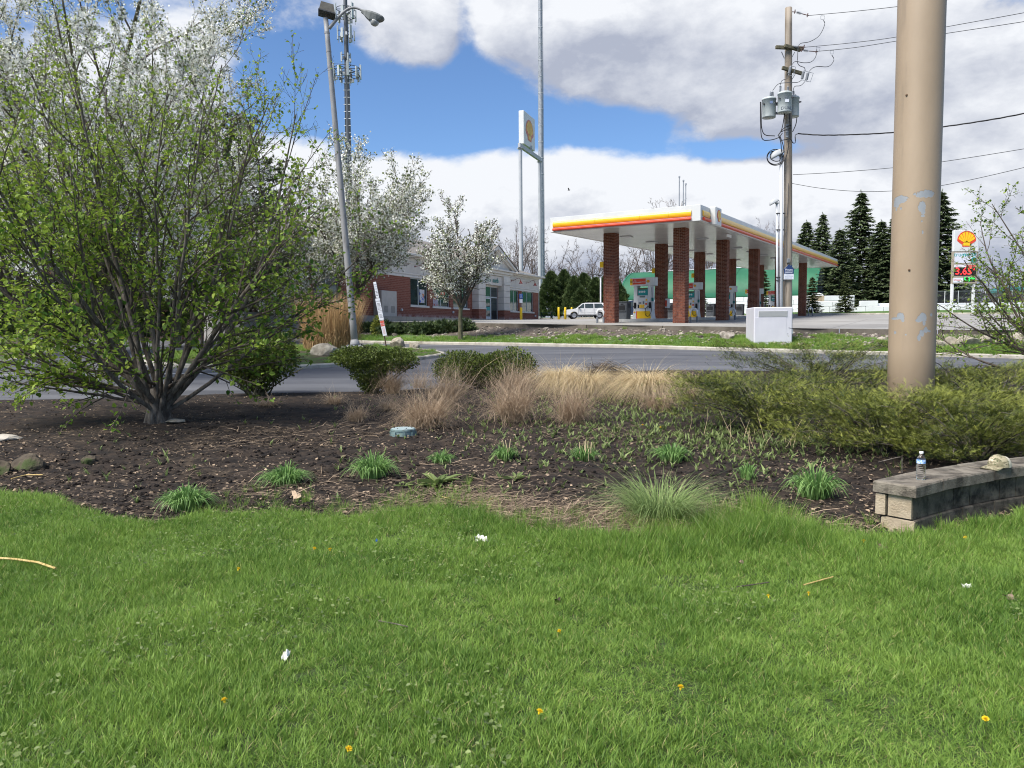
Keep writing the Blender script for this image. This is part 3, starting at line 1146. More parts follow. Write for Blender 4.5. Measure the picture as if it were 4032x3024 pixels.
# clover and plantain leaves low in the turf
r = rng(2)
mb = MB()
n = 16000
x = r.uniform(-5, 5, n)
y = 1.9 + (edge_y(x) - 1.9) * r.uniform(0, 1, n)
dens = vnoise(x * 1.6, y * 1.6, 31) + np.where(x < 0, 0.35, -0.15)
k = (dens > 0.25) & (np.abs(x) < y * 0.8 + 0.8)
x, y = x[k], y[k]
z = np.array([gz(a, b) for a, b in zip(x, y)]) + r.uniform(0.02, 0.05, len(x))
a = r.uniform(0, 6.28, len(x))
scatter(mb, np.stack([x, y, z], -1), np.stack([np.cos(a), np.sin(a), r.uniform(-0.1, 0.5, len(x))], -1), r.uniform(0.012, 0.028, len(x)), LEAF,
  np.clip(r.normal(0.42, 0.22, len(x)), 0, 1), r, roll=(0, 0, 1))
tag(mb.obj('clover', L_WEED), kind='stuff')

# turf on the bank across the road and on the islands
verge_tufts = tufts('bank', [(40, 0.14, 0.07, 0.19, 0.008, 0.016), (34, 0.16, 0.06, 0.15, 0.008, 0.018), (46, 0.12, 0.10, 0.24, 0.008, 0.014)], L_GRASS)
r = rng(3)
P = []
vt = VBANK = strip(L_VERGE, L_LOTB, 60)
ti = np.linspace(0, 1, 60)
for _ in range(15000):
 c = r.integers(0, vt.shape[1] - 1)
 u = US[c]
 if not -500 < u < 4700:
  continue
 k = r.integers(0, 60)
 sh = np.interp(u, [0, 1500, 2000, 2500, 3000, 4032], [0.35, 0.28, 0.34, 0.50, 0.62, 0.74])
 p = vt[k, c] * (f_ := r.uniform(0, 1)) + vt[k, c + 1] * (1 - f_)
 lim = sh + 0.22 * vnoise(np.array([p[0] * 0.9]), np.array([p[1] * 0.9]), 41)[0]
 if ti[k] < lim or r.uniform() < 0.02:
  P.append(p)
P = np.array(P)
s = np.clip(0.7 + 0.25 * vnoise(P[:, 0] * 0.7, P[:, 1] * 0.7, 42), 0.4, 1.2)
spread('bank_grass', P, np.stack([0 * s, 0 * s, r.uniform(0, 6.28, len(P))], -1), np.stack([s, s, s], -1), verge_tufts)

P = []
for k, (b, ring, c) in enumerate(ISLANDS):
 m_ = 0
 lo, hi = ring.min(0), ring.max(0)
 while m_ < (1500 if k == 0 else 900):
  x, y = r.uniform(lo[0], hi[0]), r.uniform(lo[1], hi[1])
  h = b.ray_cast(Vector((x, y, 50)), _DOWN)
  m_ += 0.25
  if h[0] is not None and vnoise(np.array([x * 0.9]), np.array([y * 0.9]), 51)[0] > (-0.15 if k == 0 else -0.8):
   P.append((x, y, h[0].z))
   m_ += 1
P = np.array(P)
s = np.clip(0.75 + 0.3 * vnoise(P[:, 0], P[:, 1], 52), 0.35, 1.3)
spread('island_grass', P, np.stack([0 * s, 0 * s, r.uniform(0, 6.28, len(P))], -1), np.stack([s, s, s], -1), verge_tufts)

# ================================================================== LITTER ON THE MULCH
r = rng(4)
mb = MB()
n = 56000
c = r.integers(0, len(US) - 1, n)
row = (r.uniform(0, 1, n) ** 1.35 * (bed_a.shape[0] + bed_b.shape[0] - 2)).astype(int)
BED = np.concatenate([bed_a, bed_b[1:]])
P = BED[row, c] * 0.5 + BED[row, c + 1] * 0.5 + r.normal(0, 0.06, (n, 3)) * (1, 1, 0)
k = (np.abs(P[:, 0]) < P[:, 1] * 0.78) & (P[:, 1] > edge_y(P[:, 0]) - 0.15)
P = P[k]
n = len(P)
clump = vnoise(P[:, 0] * 1.4, P[:, 1] * 1.4, 61)
k = clump + r.normal(0, 0.5, n) > -0.55
P, clump = P[k], clump[k]
n = len(P)
P[:, 2] += r.uniform(0.0, 0.028, n)
a = r.uniform(0, 6.28, n)
D = np.stack([np.cos(a), np.sin(a), r.normal(0, 0.18, n)], -1)
tint = np.clip(r.beta(1.3, 2.6, n) + 0.12 * clump, 0, 1)
h = n // 2
TWIG = (np.array([(0, 0.012, 0), (0, -0.012, 0), (0.5, -0.012, 0.05), (0.5, 0.012, 0.05), (1, -0.007, 0.0), (1, 0.007, 0.0)]), np.array([(0, 1, 2, 3), (3, 2, 4, 5)]))
scatter(mb, P[:h], D[:h], r.uniform(0.03, 0.13, h), TWIG, tint[:h] * 1.05, r, roll=(0, 0, 1))
scatter(mb, P[h:], D[h:], r.uniform(0.012, 0.050, n - h), LEAF, tint[h:], r, roll=(0, 0, 1))
tag(mb.obj('mulch_litter', L_LITTER), kind='stuff')
# mown straw that lies thick at the front of the bed
mb = MB()
r = rng(5)
n = 9000
x = r.normal(0.55, 0.75, n)
y = edge_y(x) + np.abs(r.normal(0.15, 0.35, n)) + 0.05
z = np.array([gz(p, q) for p, q in zip(x, y)]) + r.uniform(0.005, 0.035, n)
a = r.normal(0.2, 0.9, n)
scatter(mb, np.stack([x, y, z], -1), np.stack([np.cos(a), np.sin(a), r.normal(0, 0.12, n)], -1), r.uniform(0.08, 0.26, n), TWIG, np.clip(r.beta(2.0, 2.6, n), 0.05, 0.9), r, roll=(0, 0, 1))
n = 4500
x = r.uniform(-5.5, 1.8, n)
y = r.uniform(7, 11.5, n)
k = vnoise(x * 1.1, y * 1.1, 71) > 0.1
x, y = x[k], y[k]
n = len(x)
z = np.array([gz(p, q) for p, q in zip(x, y)]) + r.uniform(0.005, 0.04, n)
a = r.normal(0.1, 0.9, n)
scatter(mb, np.stack([x, y, z], -1), np.stack([np.cos(a), np.sin(a), r.normal(0, 0.12, n)], -1), r.uniform(0.08, 0.3, n), TWIG, np.clip(r.beta(1.8, 3.0, n), 0.05, 0.9), r, roll=(0, 0, 1))
tag(mb.obj('dead_straw', L_LITTER), kind='stuff')
# dark crumbs of soil
mb = MB()
r = rng(6)
bm = bmesh.new()
bmesh.ops.create_icosphere(bm, subdivisions=1, radius=1)
CL = (np.array([tuple(q.co) for q in bm.verts]) * (1, 1, 0.7), np.array([[q.index for q in p.verts] for p in bm.faces]))
bm.free()
n = 3000
x = r.uniform(-5.6, 4.2, n)
y = edge_y(x) + 0.08 + r.uniform(0, 1, n) ** 1.6 * 5.0
k = (np.abs(x) < y * 0.75) & (vnoise(x * 1.4, y * 1.4, 61) < 0.25)
x, y = x[k], y[k]
z = np.array([gz(p, q) for p, q in zip(x, y)])
a = r.uniform(0, 6.28, len(x))
scatter(mb, np.stack([x, y, z], -1), np.stack([np.cos(a), np.sin(a), 0 * a], -1), r.uniform(0.012, 0.045, len(x)), CL, 0.5, r, roll=(0, 0, 1))
tag(mb.obj('soil_crumbs', mat('dark_soil', (0.010, 0.008, 0.007), 1.0, (0.030, 0.022, 0.017), 30, bump=0.6)), kind='stuff')

# green weeds through the middle and right of the bed
mb = MB()
r = rng(7)
n = 1900
u = r.normal(2520, 400, n)
v = r.normal(1620, 95, n)
u = np.concatenate([u, r.normal(3000, 330, 900), r.uniform(1300, 3300, 160), r.uniform(200, 3600, 200)])
v = np.concatenate([v, r.normal(1735, 50, 900), r.uniform(1560, 1960, 160), r.uniform(1600, 1990, 200)])
for a, b in zip(u, v):
 if b < 1480 or b > 2000:
  continue
 p = hit(a, b)
 if p.y > 20 or p.y < edge_y(p.x):
  continue
 k = r.integers(3, 8)
 q = r.uniform(0, 6.28, k)
 big = r.uniform(0.6, 1.3)
 base = np.tile(np.array(p), (k, 1))
 blades(mb, base, r.uniform(0.02, 0.10, k) * big, r.uniform(0.012, 0.026, k) * big, q, r.uniform(0.3, 1.0, k), r.uniform(0.0, 0.4, k),
   np.clip(r.normal(0.5, 0.2, k), 0, 1), 2, r)
tag(mb.obj('weeds', L_WEED), kind='stuff')

# longer grass that creeps into the front of the bed
edge_tufts = tufts('edge', [(30, 0.05, 0.08, 0.20, 0.003, 0.0055), (24, 0.045, 0.10, 0.26, 0.003, 0.005)], L_GRASS)
r = rng(8)
P, S = [], []
for _ in range(1500):
 uu = r.uniform(700, 3500)
 pv = np.interp(uu, [e[0] for e in EDGE_PX], [e[1] for e in EDGE_PX]) + r.normal(2, 38)
 if r.uniform() > np.interp(uu, [700, 1300, 2000, 2350, 2700, 3150, 3400], [0.35, 0.5, 0.7, 0.25, 0.9, 1.0, 0.3]):
  continue
 p = hit(uu, pv)
 P.append(tuple(p))
 S.append(np.interp(uu, [700, 2000, 2600, 2900, 3200, 3500], [0.5, 0.65, 0.8, 1.0, 0.8, 0.5]) * r.uniform(0.6, 1.1))
P, S = np.array(P), np.array(S)
spread('edge_grass', P, np.stack([0 * S, 0 * S, r.uniform(0, 6.28, len(S))], -1), np.stack([S, S, S], -1), edge_tufts)
# ================================================================== PLANTS IN THE BED
def px(u, v):
 """ground point seen at a spot given in the 2212 px wide view"""
 return hit(u * K, v * K)

# daylily clumps -------------------------------------------------------
def daylily(label, du, dv, rad, hgt, nleaf, seed, stalks=0, group='daylily clumps in the mulch bed'):
 p = px(du, dv)
 r = rng(seed)
 t = thing('daylily', label, 'plant', p, r.uniform(0, 6), group)
 mb = MB()
 nleaf = int(nleaf * 2.5)
 a = r.uniform(0, 6.28, nleaf)
 q = np.sqrt(r.uniform(0, 1, nleaf)) * rad * 0.5
 base = np.stack([np.cos(a) * q, np.sin(a) * q, np.full(nleaf, -0.01)], -1)
 e_ = q / rad / 0.5
 hh = hgt * (2.3 - 0.7 * e_) * r.uniform(0.75, 1.05, nleaf)
 blades(mb, base, hh, r.uniform(0.011, 0.018, nleaf), a + r.normal(0, 0.45, nleaf),
   rad * (0.15 + 0.75 * e_) * r.uniform(0.7, 1.2, nleaf) / hh, np.clip(r.normal(0.45 + 0.35 * e_, 0.12), 0.2, 1.0),
   np.clip(r.normal(0.48, 0.2, nleaf), 0, 1), 5, r)
 mb.obj('leaves', L_DAY, t)
 if stalks:
  for k in range(stalks):
   s = MB()
   b = Vector((r.uniform(-0.6, 0.6) * rad, r.uniform(-0.3, 0.5) * rad, 0))
   s.tube([b, b + Vector((r.normal(0, 0.03), 0, hgt * r.uniform(0.9, 1.55)))], 0.005, 5, 0.75)
   s.obj('dry_stalk', L_PALE, t)
 return t

DL = [('wide light green daylily clump nearest the lawn, farthest left of the front row', 402, 1100, 0.23, 0.19, 130, 0),
  ('wide light green daylily clump behind the curled brown leaf', 618, 1050, 0.24, 0.20, 125, 0),
  ('large green daylily clump in front of the green drain lid', 806, 1030, 0.25, 0.22, 120, 0),
  ('small dark green daylily above the flat leafy weed', 953, 1003, 0.16, 0.15, 55, 0),
  ('compact blunt daylily clump in line below the middle brown grass', 1092, 994, 0.15, 0.17, 70, 3),
  ('upright daylily with a row of cut dry stalks in it', 1262, 996, 0.18, 0.17, 70, 10),
  ('leafy daylily in front of the green weeds by the juniper', 1450, 996, 0.24, 0.20, 85, 0),
  ('small thin young daylily between the big grass tussock and the wall', 1616, 1034, 0.15, 0.16, 22, 0),
  ('arching daylily clump nearest the end of the block wall', 1760, 1072, 0.25, 0.24, 95, 0)]
for k, (lb, du, dv, ra, hg, nl, st) in enumerate(DL):
 daylily(lb, du, dv, ra, hg, nl, 300 + k, st)

# flat leafy weed and two smaller ones
for k, (lb, du, dv, ra, nl) in enumerate((('flat rosette weed with broad toothed leaves on bare mulch', 945, 1045, 0.24, 26),
           ('small broad leaved weed left of the flat rosette', 872, 1050, 0.12, 12),
           ('low sprawling weed below the blunt daylily', 1112, 1035, 0.13, 12))):
 p = px(du, dv)
 r = rng(330 + k)
 mb = MB()
 a = np.linspace(0, 6.28, nl, endpoint=False) + r.normal(0, 0.2, nl)
 D = np.stack([np.cos(a), np.sin(a), r.uniform(0.05, 0.5, nl)], -1)
 scatter(mb, np.array(p)[None] + D * r.uniform(0.0, 0.03, (nl, 1)), D, r.uniform(0.6, 1.05, nl) * ra, (LEAF[0] * (1, 0.5, 0.7), LEAF[1]), np.clip(r.normal(0.45, 0.2, nl), 0, 1), r, roll=(0, 0, 1))
 mb.V = [v - np.array(p) for v in mb.V]
 o = mb.obj('weed', L_WEED)
 o.location = p
 tag(o, lb, 'plant')

# tussock of green ornamental grass and a lush tuft beside it
p = px(1425, 1128)
r = rng(340)
t = thing('grass_tussock', 'big green tussock of fine grass with straw at its foot, on the lawn edge', 'plant', p)
mb = MB()
n = 900
a = r.uniform(0, 6.28, n)
q = np.sqrt(r.uniform(0, 1, n)) * 0.18
blades(mb, np.stack([np.cos(a) * q, np.sin(a) * q, 0 * a - 0.01], -1), r.uniform(0.32, 0.60, n), r.uniform(0.0045, 0.0075, n), a + r.normal(0, 0.45, n),
  np.clip(r.normal(0.85, 0.35, n), 0.05, 1.7), np.clip(r.normal(0.58, 0.22, n), 0, 1.0), np.clip(r.normal(0.5, 0.2, n), 0, 1), 6, r)
mb.obj('green_blades', L_TUSS, t)
mb = MB()
n = 200
a = r.uniform(0, 6.28, n)
q = np.sqrt(r.uniform(0, 1, n)) * 0.17
blades(mb, np.stack([np.cos(a) * q, np.sin(a) * q, 0 * a - 0.01], -1), r.uniform(0.12, 0.26, n), r.uniform(0.004, 0.007, n), a + r.normal(0, 0.4, n),
  np.clip(r.normal(1.0, 0.3, n), 0.2, 1.6), np.clip(r.normal(0.7, 0.2, n), 0.2, 1.0), np.clip(r.normal(0.5, 0.2, n), 0, 1), 5, r)
mb.obj('dry_blades', L_PALE, t)
for k, (lb, du, dv, hg, ra, nl) in enumerate((('tall lush grass tuft right of the big tussock', 1632, 1120, 0.34, 0.09, 260),
            ('low bright grass tuft against the wall foot', 2045, 1150, 0.16, 0.07, 130))):
 p = px(du, dv)
 mb = MB()
 a = r.uniform(0, 6.28, nl)
 q = np.sqrt(r.uniform(0, 1, nl)) * ra
 blades(mb, np.stack([np.cos(a) * q, np.sin(a) * q, 0 * a - 0.01], -1), r.uniform(0.5, 1.0, nl) * hg, r.uniform(0.003, 0.006, nl), a + r.normal(0, 0.7, nl),
   np.abs(r.normal(0.35, 0.2, nl)), r.uniform(0, 0.25, nl), np.clip(r.normal(0.6, 0.2, nl), 0, 1), 4, r)
 o = mb.obj('grass_tuft', L_GRASS)
 o.location = p
 tag(o, lb, 'plant')

# dormant grasses -------------------------------------------------------
def dry_clump(name, label, du, dv, w, h, nb, seed, m, lean=0.95, droop=0.68, kink=0.85, wid=(0.004, 0.009), tint=(0.48, 0.2), p=None, skew=0.0, group=None, cr=0.32):
 p = p or px(du, dv)
 r = rng(seed)
 mb = MB()
 w, h = w * 1.0, h * 1.06
 nb = int(nb * 1.3)
 a = r.uniform(0, 6.28, nb)
 q = np.sqrt(r.uniform(0, 1, nb)) * w * cr
 base = np.stack([np.cos(a) * q, np.sin(a) * q * 0.8, 0 * a - 0.02], -1)
 hh = r.uniform(0.5, 1.15, nb) * h * 1.45
 blades(mb, base, hh, r.uniform(wid[0], wid[1], nb), a + r.normal(0, 0.7, nb), np.clip(r.normal(lean, 0.3, nb), 0, 1.8) * w / h * 0.62,
   np.clip(r.normal(droop, 0.25, nb), 0, 1.05), np.clip(r.normal(tint[0], tint[1], nb), 0, 1), 6, r, kink=kink)
 if skew:
  for i in range(len(mb.V)):
   mb.V[i][:, 0] += skew * mb.V[i][:, 2]
 o = mb.obj(name, m)
 o.location = p
 return tag(o, label, 'ornamental grass', group)

G1 = 'dormant brown grasses in the bed'
DG = [('small low tan dry grass tuft left of the green drain lid', 770, 912, 0.24, 0.27, 380, 0.0),
  ('broad curly brown dry grass right behind the green drain lid', 918, 926, 0.50, 0.46, 1300, 0.12),
  ('curly brown dry grass just behind and right of the broad one, below the round hedge', 962, 880, 0.46, 0.56, 900, 0.1),
  ('widest slumping brown dry grass in the middle of the bed', 1108, 908, 0.46, 0.50, 1200, 0.0),
  ('upright brown dry grass standing behind the widest slumping one', 1112, 862, 0.44, 0.56, 800, 0.0),
  ('brown dry grass in front of the pale mounded grasses and the plank', 1236, 915, 0.36, 0.50, 800, 0.0),
  ('low flattened dry grass with green shoots near the juniper', 1425, 885, 0.42, 0.34, 520, -0.1),
  ('dark brown dry grass at the foot of the leggy box bush', 848, 850, 0.42, 0.48, 620, 0.0),
  ('thin sparse dark dry stems between the two box bushes', 905, 838, 0.44, 0.52, 110, 0.0),
  ('brown dry tuft against the left end of the juniper', 1492, 862, 0.28, 0.36, 260, 0.0),
  ('cut back tan grass stub farthest left in the bed', 580, 876, 0.32, 0.14, 260, 0.0),
  ('cut back brown grass stub right of the first stub', 722, 872, 0.30, 0.20, 240, 0.0),
  ('flat tan dry tuft beyond the small low one', 842, 885, 0.34, 0.22, 300, 0.0)]
for k, (lb, du, dv, w, h, nb, sk) in enumerate(DG):
 dry_clump('dry_grass', lb, du, dv, w, h, nb, 350 + k, L_STRAW, skew=sk, group=G1, wid=(0.003, 0.008) if 'thin' not in lb else (0.004, 0.007))
G2 = 'pale mounded grasses by the road'
dry_clump('mound_grass', 'pale hair like grass mound next to the hedge, left one of three', 1212, 852, 0.66, 0.74, 2000, 380, L_PALE, 1.25, 0.92, 0.07, (0.004, 0.008), group=G2, cr=0.13)
dry_clump('mound_grass', 'pale hair like grass mound between the other two mounds', 1268, 858, 0.60, 0.66, 1700, 381, L_PALE, 1.25, 0.92, 0.08, (0.004, 0.008), (0.42, 0.2), group=G2, cr=0.13)
dry_clump('mound_grass', 'widest pale grass mound, swept to the right, nearest the juniper', 1392, 860, 0.86, 0.70, 2600, 382, L_PALE, 1.25, 0.92, 0.08, (0.004, 0.008), group=G2, skew=0.15, cr=0.15)
r = rng(383)
mb = MB()
n = 700
q = r.normal(0, 0.4, (n, 3)) * (1, 0.5, 0)
q[:, 2] = np.abs(r.normal(0.10, 0.10, n)) * np.exp(-(q[:, 0] / 0.5) ** 2) + 0.02
a = r.uniform(0, 6.28, n)
scatter(mb, q, np.stack([np.cos(a), np.sin(a), r.normal(0.1, 0.3, n)], -1), r.uniform(0.15, 0.4, n), TWIG, np.clip(r.normal(0.16, 0.09, n), 0, 1), r)
o = mb.obj('brush_pile', L_LITTER)
o.location = px(1310, 808)
tag(o, 'grey heap of twigs between the pale grass mounds at the road', 'brush pile')

# tall reed clump beside the lamp post
p = hit_top(715 * K, 754 * K)
t = thing('tall_grass', 'head high tan clump of dry reed grass behind the leaning lamp post', 'ornamental grass', p)
r = rng(390)
mb = MB()
n = 2600
a = r.uniform(0, 6.28, n)
q = np.sqrt(r.uniform(0, 1, n)) * 0.95
q[: n // 4] = 0.95 * r.uniform(0.85, 1.05, n // 4)
blades(mb, np.stack([np.cos(a) * q, np.sin(a) * q * 0.8, 0 * a - 0.03], -1), r.uniform(1.3, 2.45, n), r.uniform(0.012, 0.024, n), a + r.normal(0, 0.35, n),
  np.clip(q / 0.95 * 0.22 + r.normal(0.0, 0.07, n), 0.0, 0.5), r.uniform(0, 0.10, n), np.clip(r.normal(0.55, 0.2, n), 0, 1), 5, r, kink=0.10)
mb.obj('stems', L_REED, t)
mb = MB()
n = 1300
a = r.uniform(0, 6.28, n)
q = r.uniform(0.8, 1.05, n)
blades(mb, np.stack([np.cos(a) * q, np.sin(a) * q * 0.8, r.uniform(0.0, 0.5, n)], -1), r.uniform(0.4, 1.1, n), r.uniform(0.016, 0.03, n), a + r.normal(0, 0.9, n),
  np.clip(r.normal(0.3, 0.2, n), 0, 0.8), r.uniform(0.4, 1.1, n), np.clip(r.normal(0.36, 0.2, n), 0, 1), 6, r, kink=0.35)
mb.obj('dead_leaves', L_REED, t)

# clipped shrubs ---------------------------------------------------------
def leaf_cloud(mb, r, lumps, n, size, tpl, shell=0.35, tint=(0.45, 0.2), up=0.25):
 """leaves through the outer part of a heap of lumps (centre, radii), darker ones inside"""
 w = np.array([a * b * c for _, (a, b, c) in lumps]) ** (2 / 3)
 pick = r.choice(len(lumps), n, p=w / w.sum())
 C = np.array([c for c, _ in lumps])[pick]
 S = np.array([s for _, s in lumps])[pick]
 d = norm(r.normal(size=(n, 3)))
 rad = 1 - np.abs(r.normal(0, shell, n))
 rad = np.clip(rad, 0.05, 1.05)
 wob = 1 + 0.16 * vnoise(d[:, 0] * 3.1 + C[:, 0], d[:, 1] * 3.1 + d[:, 2] * 2.3, 5) * 0.8
 P = C + d * S * (rad * wob)[:, None]
 D = norm(d + r.normal(0, 0.7, (n, 3)) + (0, 0, up))
 t = np.clip(r.normal(tint[0], tint[1], n) + 0.15 * vnoise(P[:, 0] * 4, P[:, 1] * 4 + P[:, 2] * 3, 6), 0, 1)
 scatter(mb, P, D, r.uniform(0.7, 1.3, n) * size, tpl, t, r)
 return P

def shrub(name, label, p, lumps, n, size, seed, m, tpl=LEAF, stems=8, tint=(0.45, 0.22), shell=0.3, group=None):
 r = rng(seed)
 t = thing(name, label, 'shrub', p, 0, group)
 mb = MB()
 leaf_cloud(mb, r, lumps, n, size, tpl, shell, tint)
 o = mb.obj('foliage', m, t)
 o['kind'] = 'stuff'
 mb = MB()
 for k in range(stems):
  c, s = lumps[r.integers(0, len(lumps))]
  e = np.array(c) + r.normal(0, 0.45, 3) * np.array(s)
  q = limb(r, (r.normal(0, 0.08), r.normal(0, 0.08), -0.03), e, np.linalg.norm(e), 5, 0.08, 0)
  mb.tube(q, np.linspace(0.022, 0.006, len(q)), 5)
 mb.obj('stems', M_BARKG, t)
 return t

shrub('box_bush', 'upright vase shaped green and brown bush beside the leafy tree', px(556, 855), [((0, 0, 1.02), (0.90, 0.7, 0.52)), ((-0.34, 0, 0.74), (0.60, 0.5, 0.45)), ((0.36, 0, 0.78), (0.60, 0.5, 0.46)), ((0, 0, 0.44), (0.5, 0.4, 0.34))],
  14000, 0.05, 400, L_BOX, stems=34, tint=(0.60, 0.26), shell=0.35)
shrub('box_bush', 'leggy clipped box bush with bare lower stems before the road island', px(806, 850), [((-0.36, 0, 0.84), (0.58, 0.46, 0.26)), ((0.50, 0, 0.76), (0.54, 0.42, 0.27)), ((-0.08, 0.0, 0.52), (0.44, 0.36, 0.30)), ((-0.05, 0, 0.24), (0.28, 0.25, 0.22))],
  12500, 0.042, 401, L_BOX, stems=16)
shrub('box_hedge', 'broad clipped box hedge between the road and the dry grasses', px(1050, 838), [((-0.58, 0, 0.46), (0.66, 0.5, 0.42)), ((0.56, 0, 0.48), (0.66, 0.5, 0.44)), ((0.0, 0, 0.43), (0.62, 0.5, 0.38))],
  17000, 0.042, 402, L_BOX, stems=16)

# spreading junipers ------------------------------------------------------
FEATHER = MB()
for _k in range(8):
 _x, _sg = 0.08 + 0.105 * _k, (-1, 1)[_k % 2]
 _l = 0.42 * (1 - 0.55 * _k / 8)
 FEATHER.add([(_x - 0.035, 0, 0), (_x + 0.035, 0, 0), (_x + _l * 0.72, _sg * _l * 0.72, 0.05 * (_k % 3 - 1))], [(0, 1, 2)])
FEATHER.add([(0, 0.022, 0), (0, -0.022, 0), (1.05, 0, 0.04)], [(0, 1, 2)])
FEATHER = (np.concatenate(FEATHER.V), np.concatenate(FEATHER.Fc))

def juniper(label, p, arms, reach, hgt, n, seed, yaw=(0, 6.28), tint=0.5, squash=0.75):
 """low branches that rise and arch outwards, each carrying flat plates of feathery sprays"""
 r = rng(seed)
 t = thing('juniper', label, 'shrub', p, 0, 'spreading junipers round the tan pole')
 wd, lf = MB(), MB()
 arms = int(arms * 1.8)
 per = int(n * 2.1) // (arms * 5)
 for k in range(arms):
  a = yaw[0] + (yaw[1] - yaw[0]) * (k + r.uniform(0, 1)) / arms
  L = reach * (0.35 + 0.75 * r.uniform(0, 1) ** 0.7)
  up = hgt * r.uniform(0.35, 1.25)
  s = np.linspace(0, 1, 8)
  pts = np.stack([np.cos(a) * L * s, np.sin(a) * L * s * squash, up * np.sin(s * PI * 0.60) ** 0.9], -1) + r.normal(0, 0.025, (8, 3))
  wd.tube(pts[:6], np.linspace(0.014, 0.004, 6), 4, cap=False)
  for j in range(5):                  # plates along the branch
   q0 = 0.30 + 0.17 * j + r.uniform(-0.05, 0.05)
   c0 = np.array([np.interp(q0, s, pts[:, i]) for i in range(3)])
   a2 = a + r.normal(0, 0.75)
   fan = r.uniform(0.10, 0.20)
   c0 = c0 + np.array((math.cos(a2), math.sin(a2), r.uniform(0.0, 0.35))) * fan * 0.8
   wd.tube([[np.interp(max(0, q0 - 0.08), s, pts[:, i]) for i in range(3)], c0], [0.004, 0.002], 3, cap=False)
   off = r.normal(0, 1, (per, 3)) * fan * (1, 1, 0.22)
   P = c0 + off
   P[:, 2] += 0.25 * (off[:, 0] * math.cos(a2) + off[:, 1] * math.sin(a2))
   ok = (P[:, 2] > 0.06) & (vnoise((P[:, 0] + p[0]) * 4.2 + P[:, 2] * 3, (P[:, 1] + p[1]) * 4.2 - P[:, 2] * 4, 91, 2) > -0.42)
   P, off = P[ok], off[ok]
   m_ = len(P)
   rel = (off[:, 0] * math.cos(a2) + off[:, 1] * math.sin(a2)) / fan
   ad = a2 + r.normal(0, 0.95, m_)
   D = norm(np.stack([np.cos(ad), np.sin(ad), r.normal(0.55, 0.45, m_)], -1))
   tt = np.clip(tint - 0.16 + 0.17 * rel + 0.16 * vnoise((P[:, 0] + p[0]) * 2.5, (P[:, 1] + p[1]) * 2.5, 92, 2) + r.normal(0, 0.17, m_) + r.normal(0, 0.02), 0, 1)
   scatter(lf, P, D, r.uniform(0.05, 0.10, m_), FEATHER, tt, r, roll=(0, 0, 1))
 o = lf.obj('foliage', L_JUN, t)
 o['kind'] = 'stuff'
 wd.obj('stems', M_BARK, t)
 return t

juniper('yellow green spreading juniper in front of the tan pole, left end of the mass', on(1640 * K, 11.2), 26, 1.55, 0.62, 9500, 410, tint=0.5)
juniper('spreading juniper under the tan pole on its near side', on(1905 * K, 9.3), 26, 1.35, 0.60, 9500, 411, tint=0.5)
juniper('dark green juniper between the tan pole and the road', on(1770 * K, 15.5), 24, 2.0, 0.85, 9000, 412, tint=0.40)
juniper('juniper overhanging the block wall behind the cap', on(2115 * K, 8.3), 24, 1.25, 0.58, 8500, 413, tint=0.54)
juniper('yellowish juniper farthest right beyond the wall', on(2150 * K, 11.8), 24, 1.7, 0.80, 9000, 414, tint=0.55)
juniper('low juniper skirt right of the tan pole foot', on(2060 * K, 13.5), 18, 1.4, 0.62, 5500, 415, tint=0.45)

# dry stems and shoots that stick out in front of the junipers
mb = MB()
r = rng(420)
for k in range(46):
 p = hit(r.uniform(2700, 3650), r.uniform(1690, 1790))
 h_ = r.uniform(0.1, 0.42)
 d = Vector((r.normal(0, 0.35), r.normal(0, 0.2), 1)) * h_
 mb.tube([p, p + d * 0.5 + Vector((r.normal(0, 0.01), 0, 0)), p + d], [0.004, 0.003, 0.002], 4, r.uniform(0.4, 0.8), cap=False)
tag(mb.obj('dead_stems', L_PALE), kind='stuff')

# ================================================================== STONES, LID, WALL, POLE
rock('stone', 'flat tan stone slab at the foot of the leafy tree', px(368, 912), 0.26, 0.16, 0.045, 21, M_STONE)
rock('rock', 'dark mossy rock at the left edge of the mulch', px(62, 1012), 0.19, 0.16, 0.14, 22, M_ROCKD)
rock('rock', 'small dark rock at the frame edge left of the mossy one', px(6, 1022), 0.13, 0.12, 0.11, 23, M_ROCKD)
rock('stump', 'weathered stub of a cut grass clump beside the mossy rock', px(192, 1000), 0.085, 0.08, 0.10, 24, M_ROCKD)
rock('stone', 'pale flat stone lying at the left edge behind the mossy rock', px(12, 950), 0.26, 0.2, 0.06, 25, mat('pale_stone', (0.33, 0.30, 0.25), 0.92, (0.45, 0.41, 0.35), 4, bump=0.5))
rock('rock', 'broad tan rock in front of the tall dry reeds', hit_top(708 * K, 768 * K), 0.62, 0.42, 0.34, 26)
rock('rock', 'tan angular rock behind the leggy box bush on the island', hit_top(858 * K, 750 * K), 0.44, 0.35, 0.34, 27)
rock('rock', 'smaller tan rock right of the angular one on the island', hit_top(893 * K, 752 * K), 0.27, 0.25, 0.27, 28)
p = on(2862, 31.0)
rock('tree_stump', 'grey weathered tree stump on the grass bank before the pumps', p, 0.34, 0.3, 0.30, 29, mat('grey_wood', (0.22, 0.19, 0.16), 0.95, (0.36, 0.32, 0.28), 6, bump=0.8))
o = bpy.context.scene.objects['tree_stump']
o['category'] = 'tree stump'
bpy.context.scene.objects['stump']['category'] = 'stump'
STN = [(3690, 1352, .30), (3745, 1348, .36), (3810, 1342, .50), (3880, 1352, .34), (3950, 1349, .38), (4010, 1346, .40), (3670, 1356, .2)]
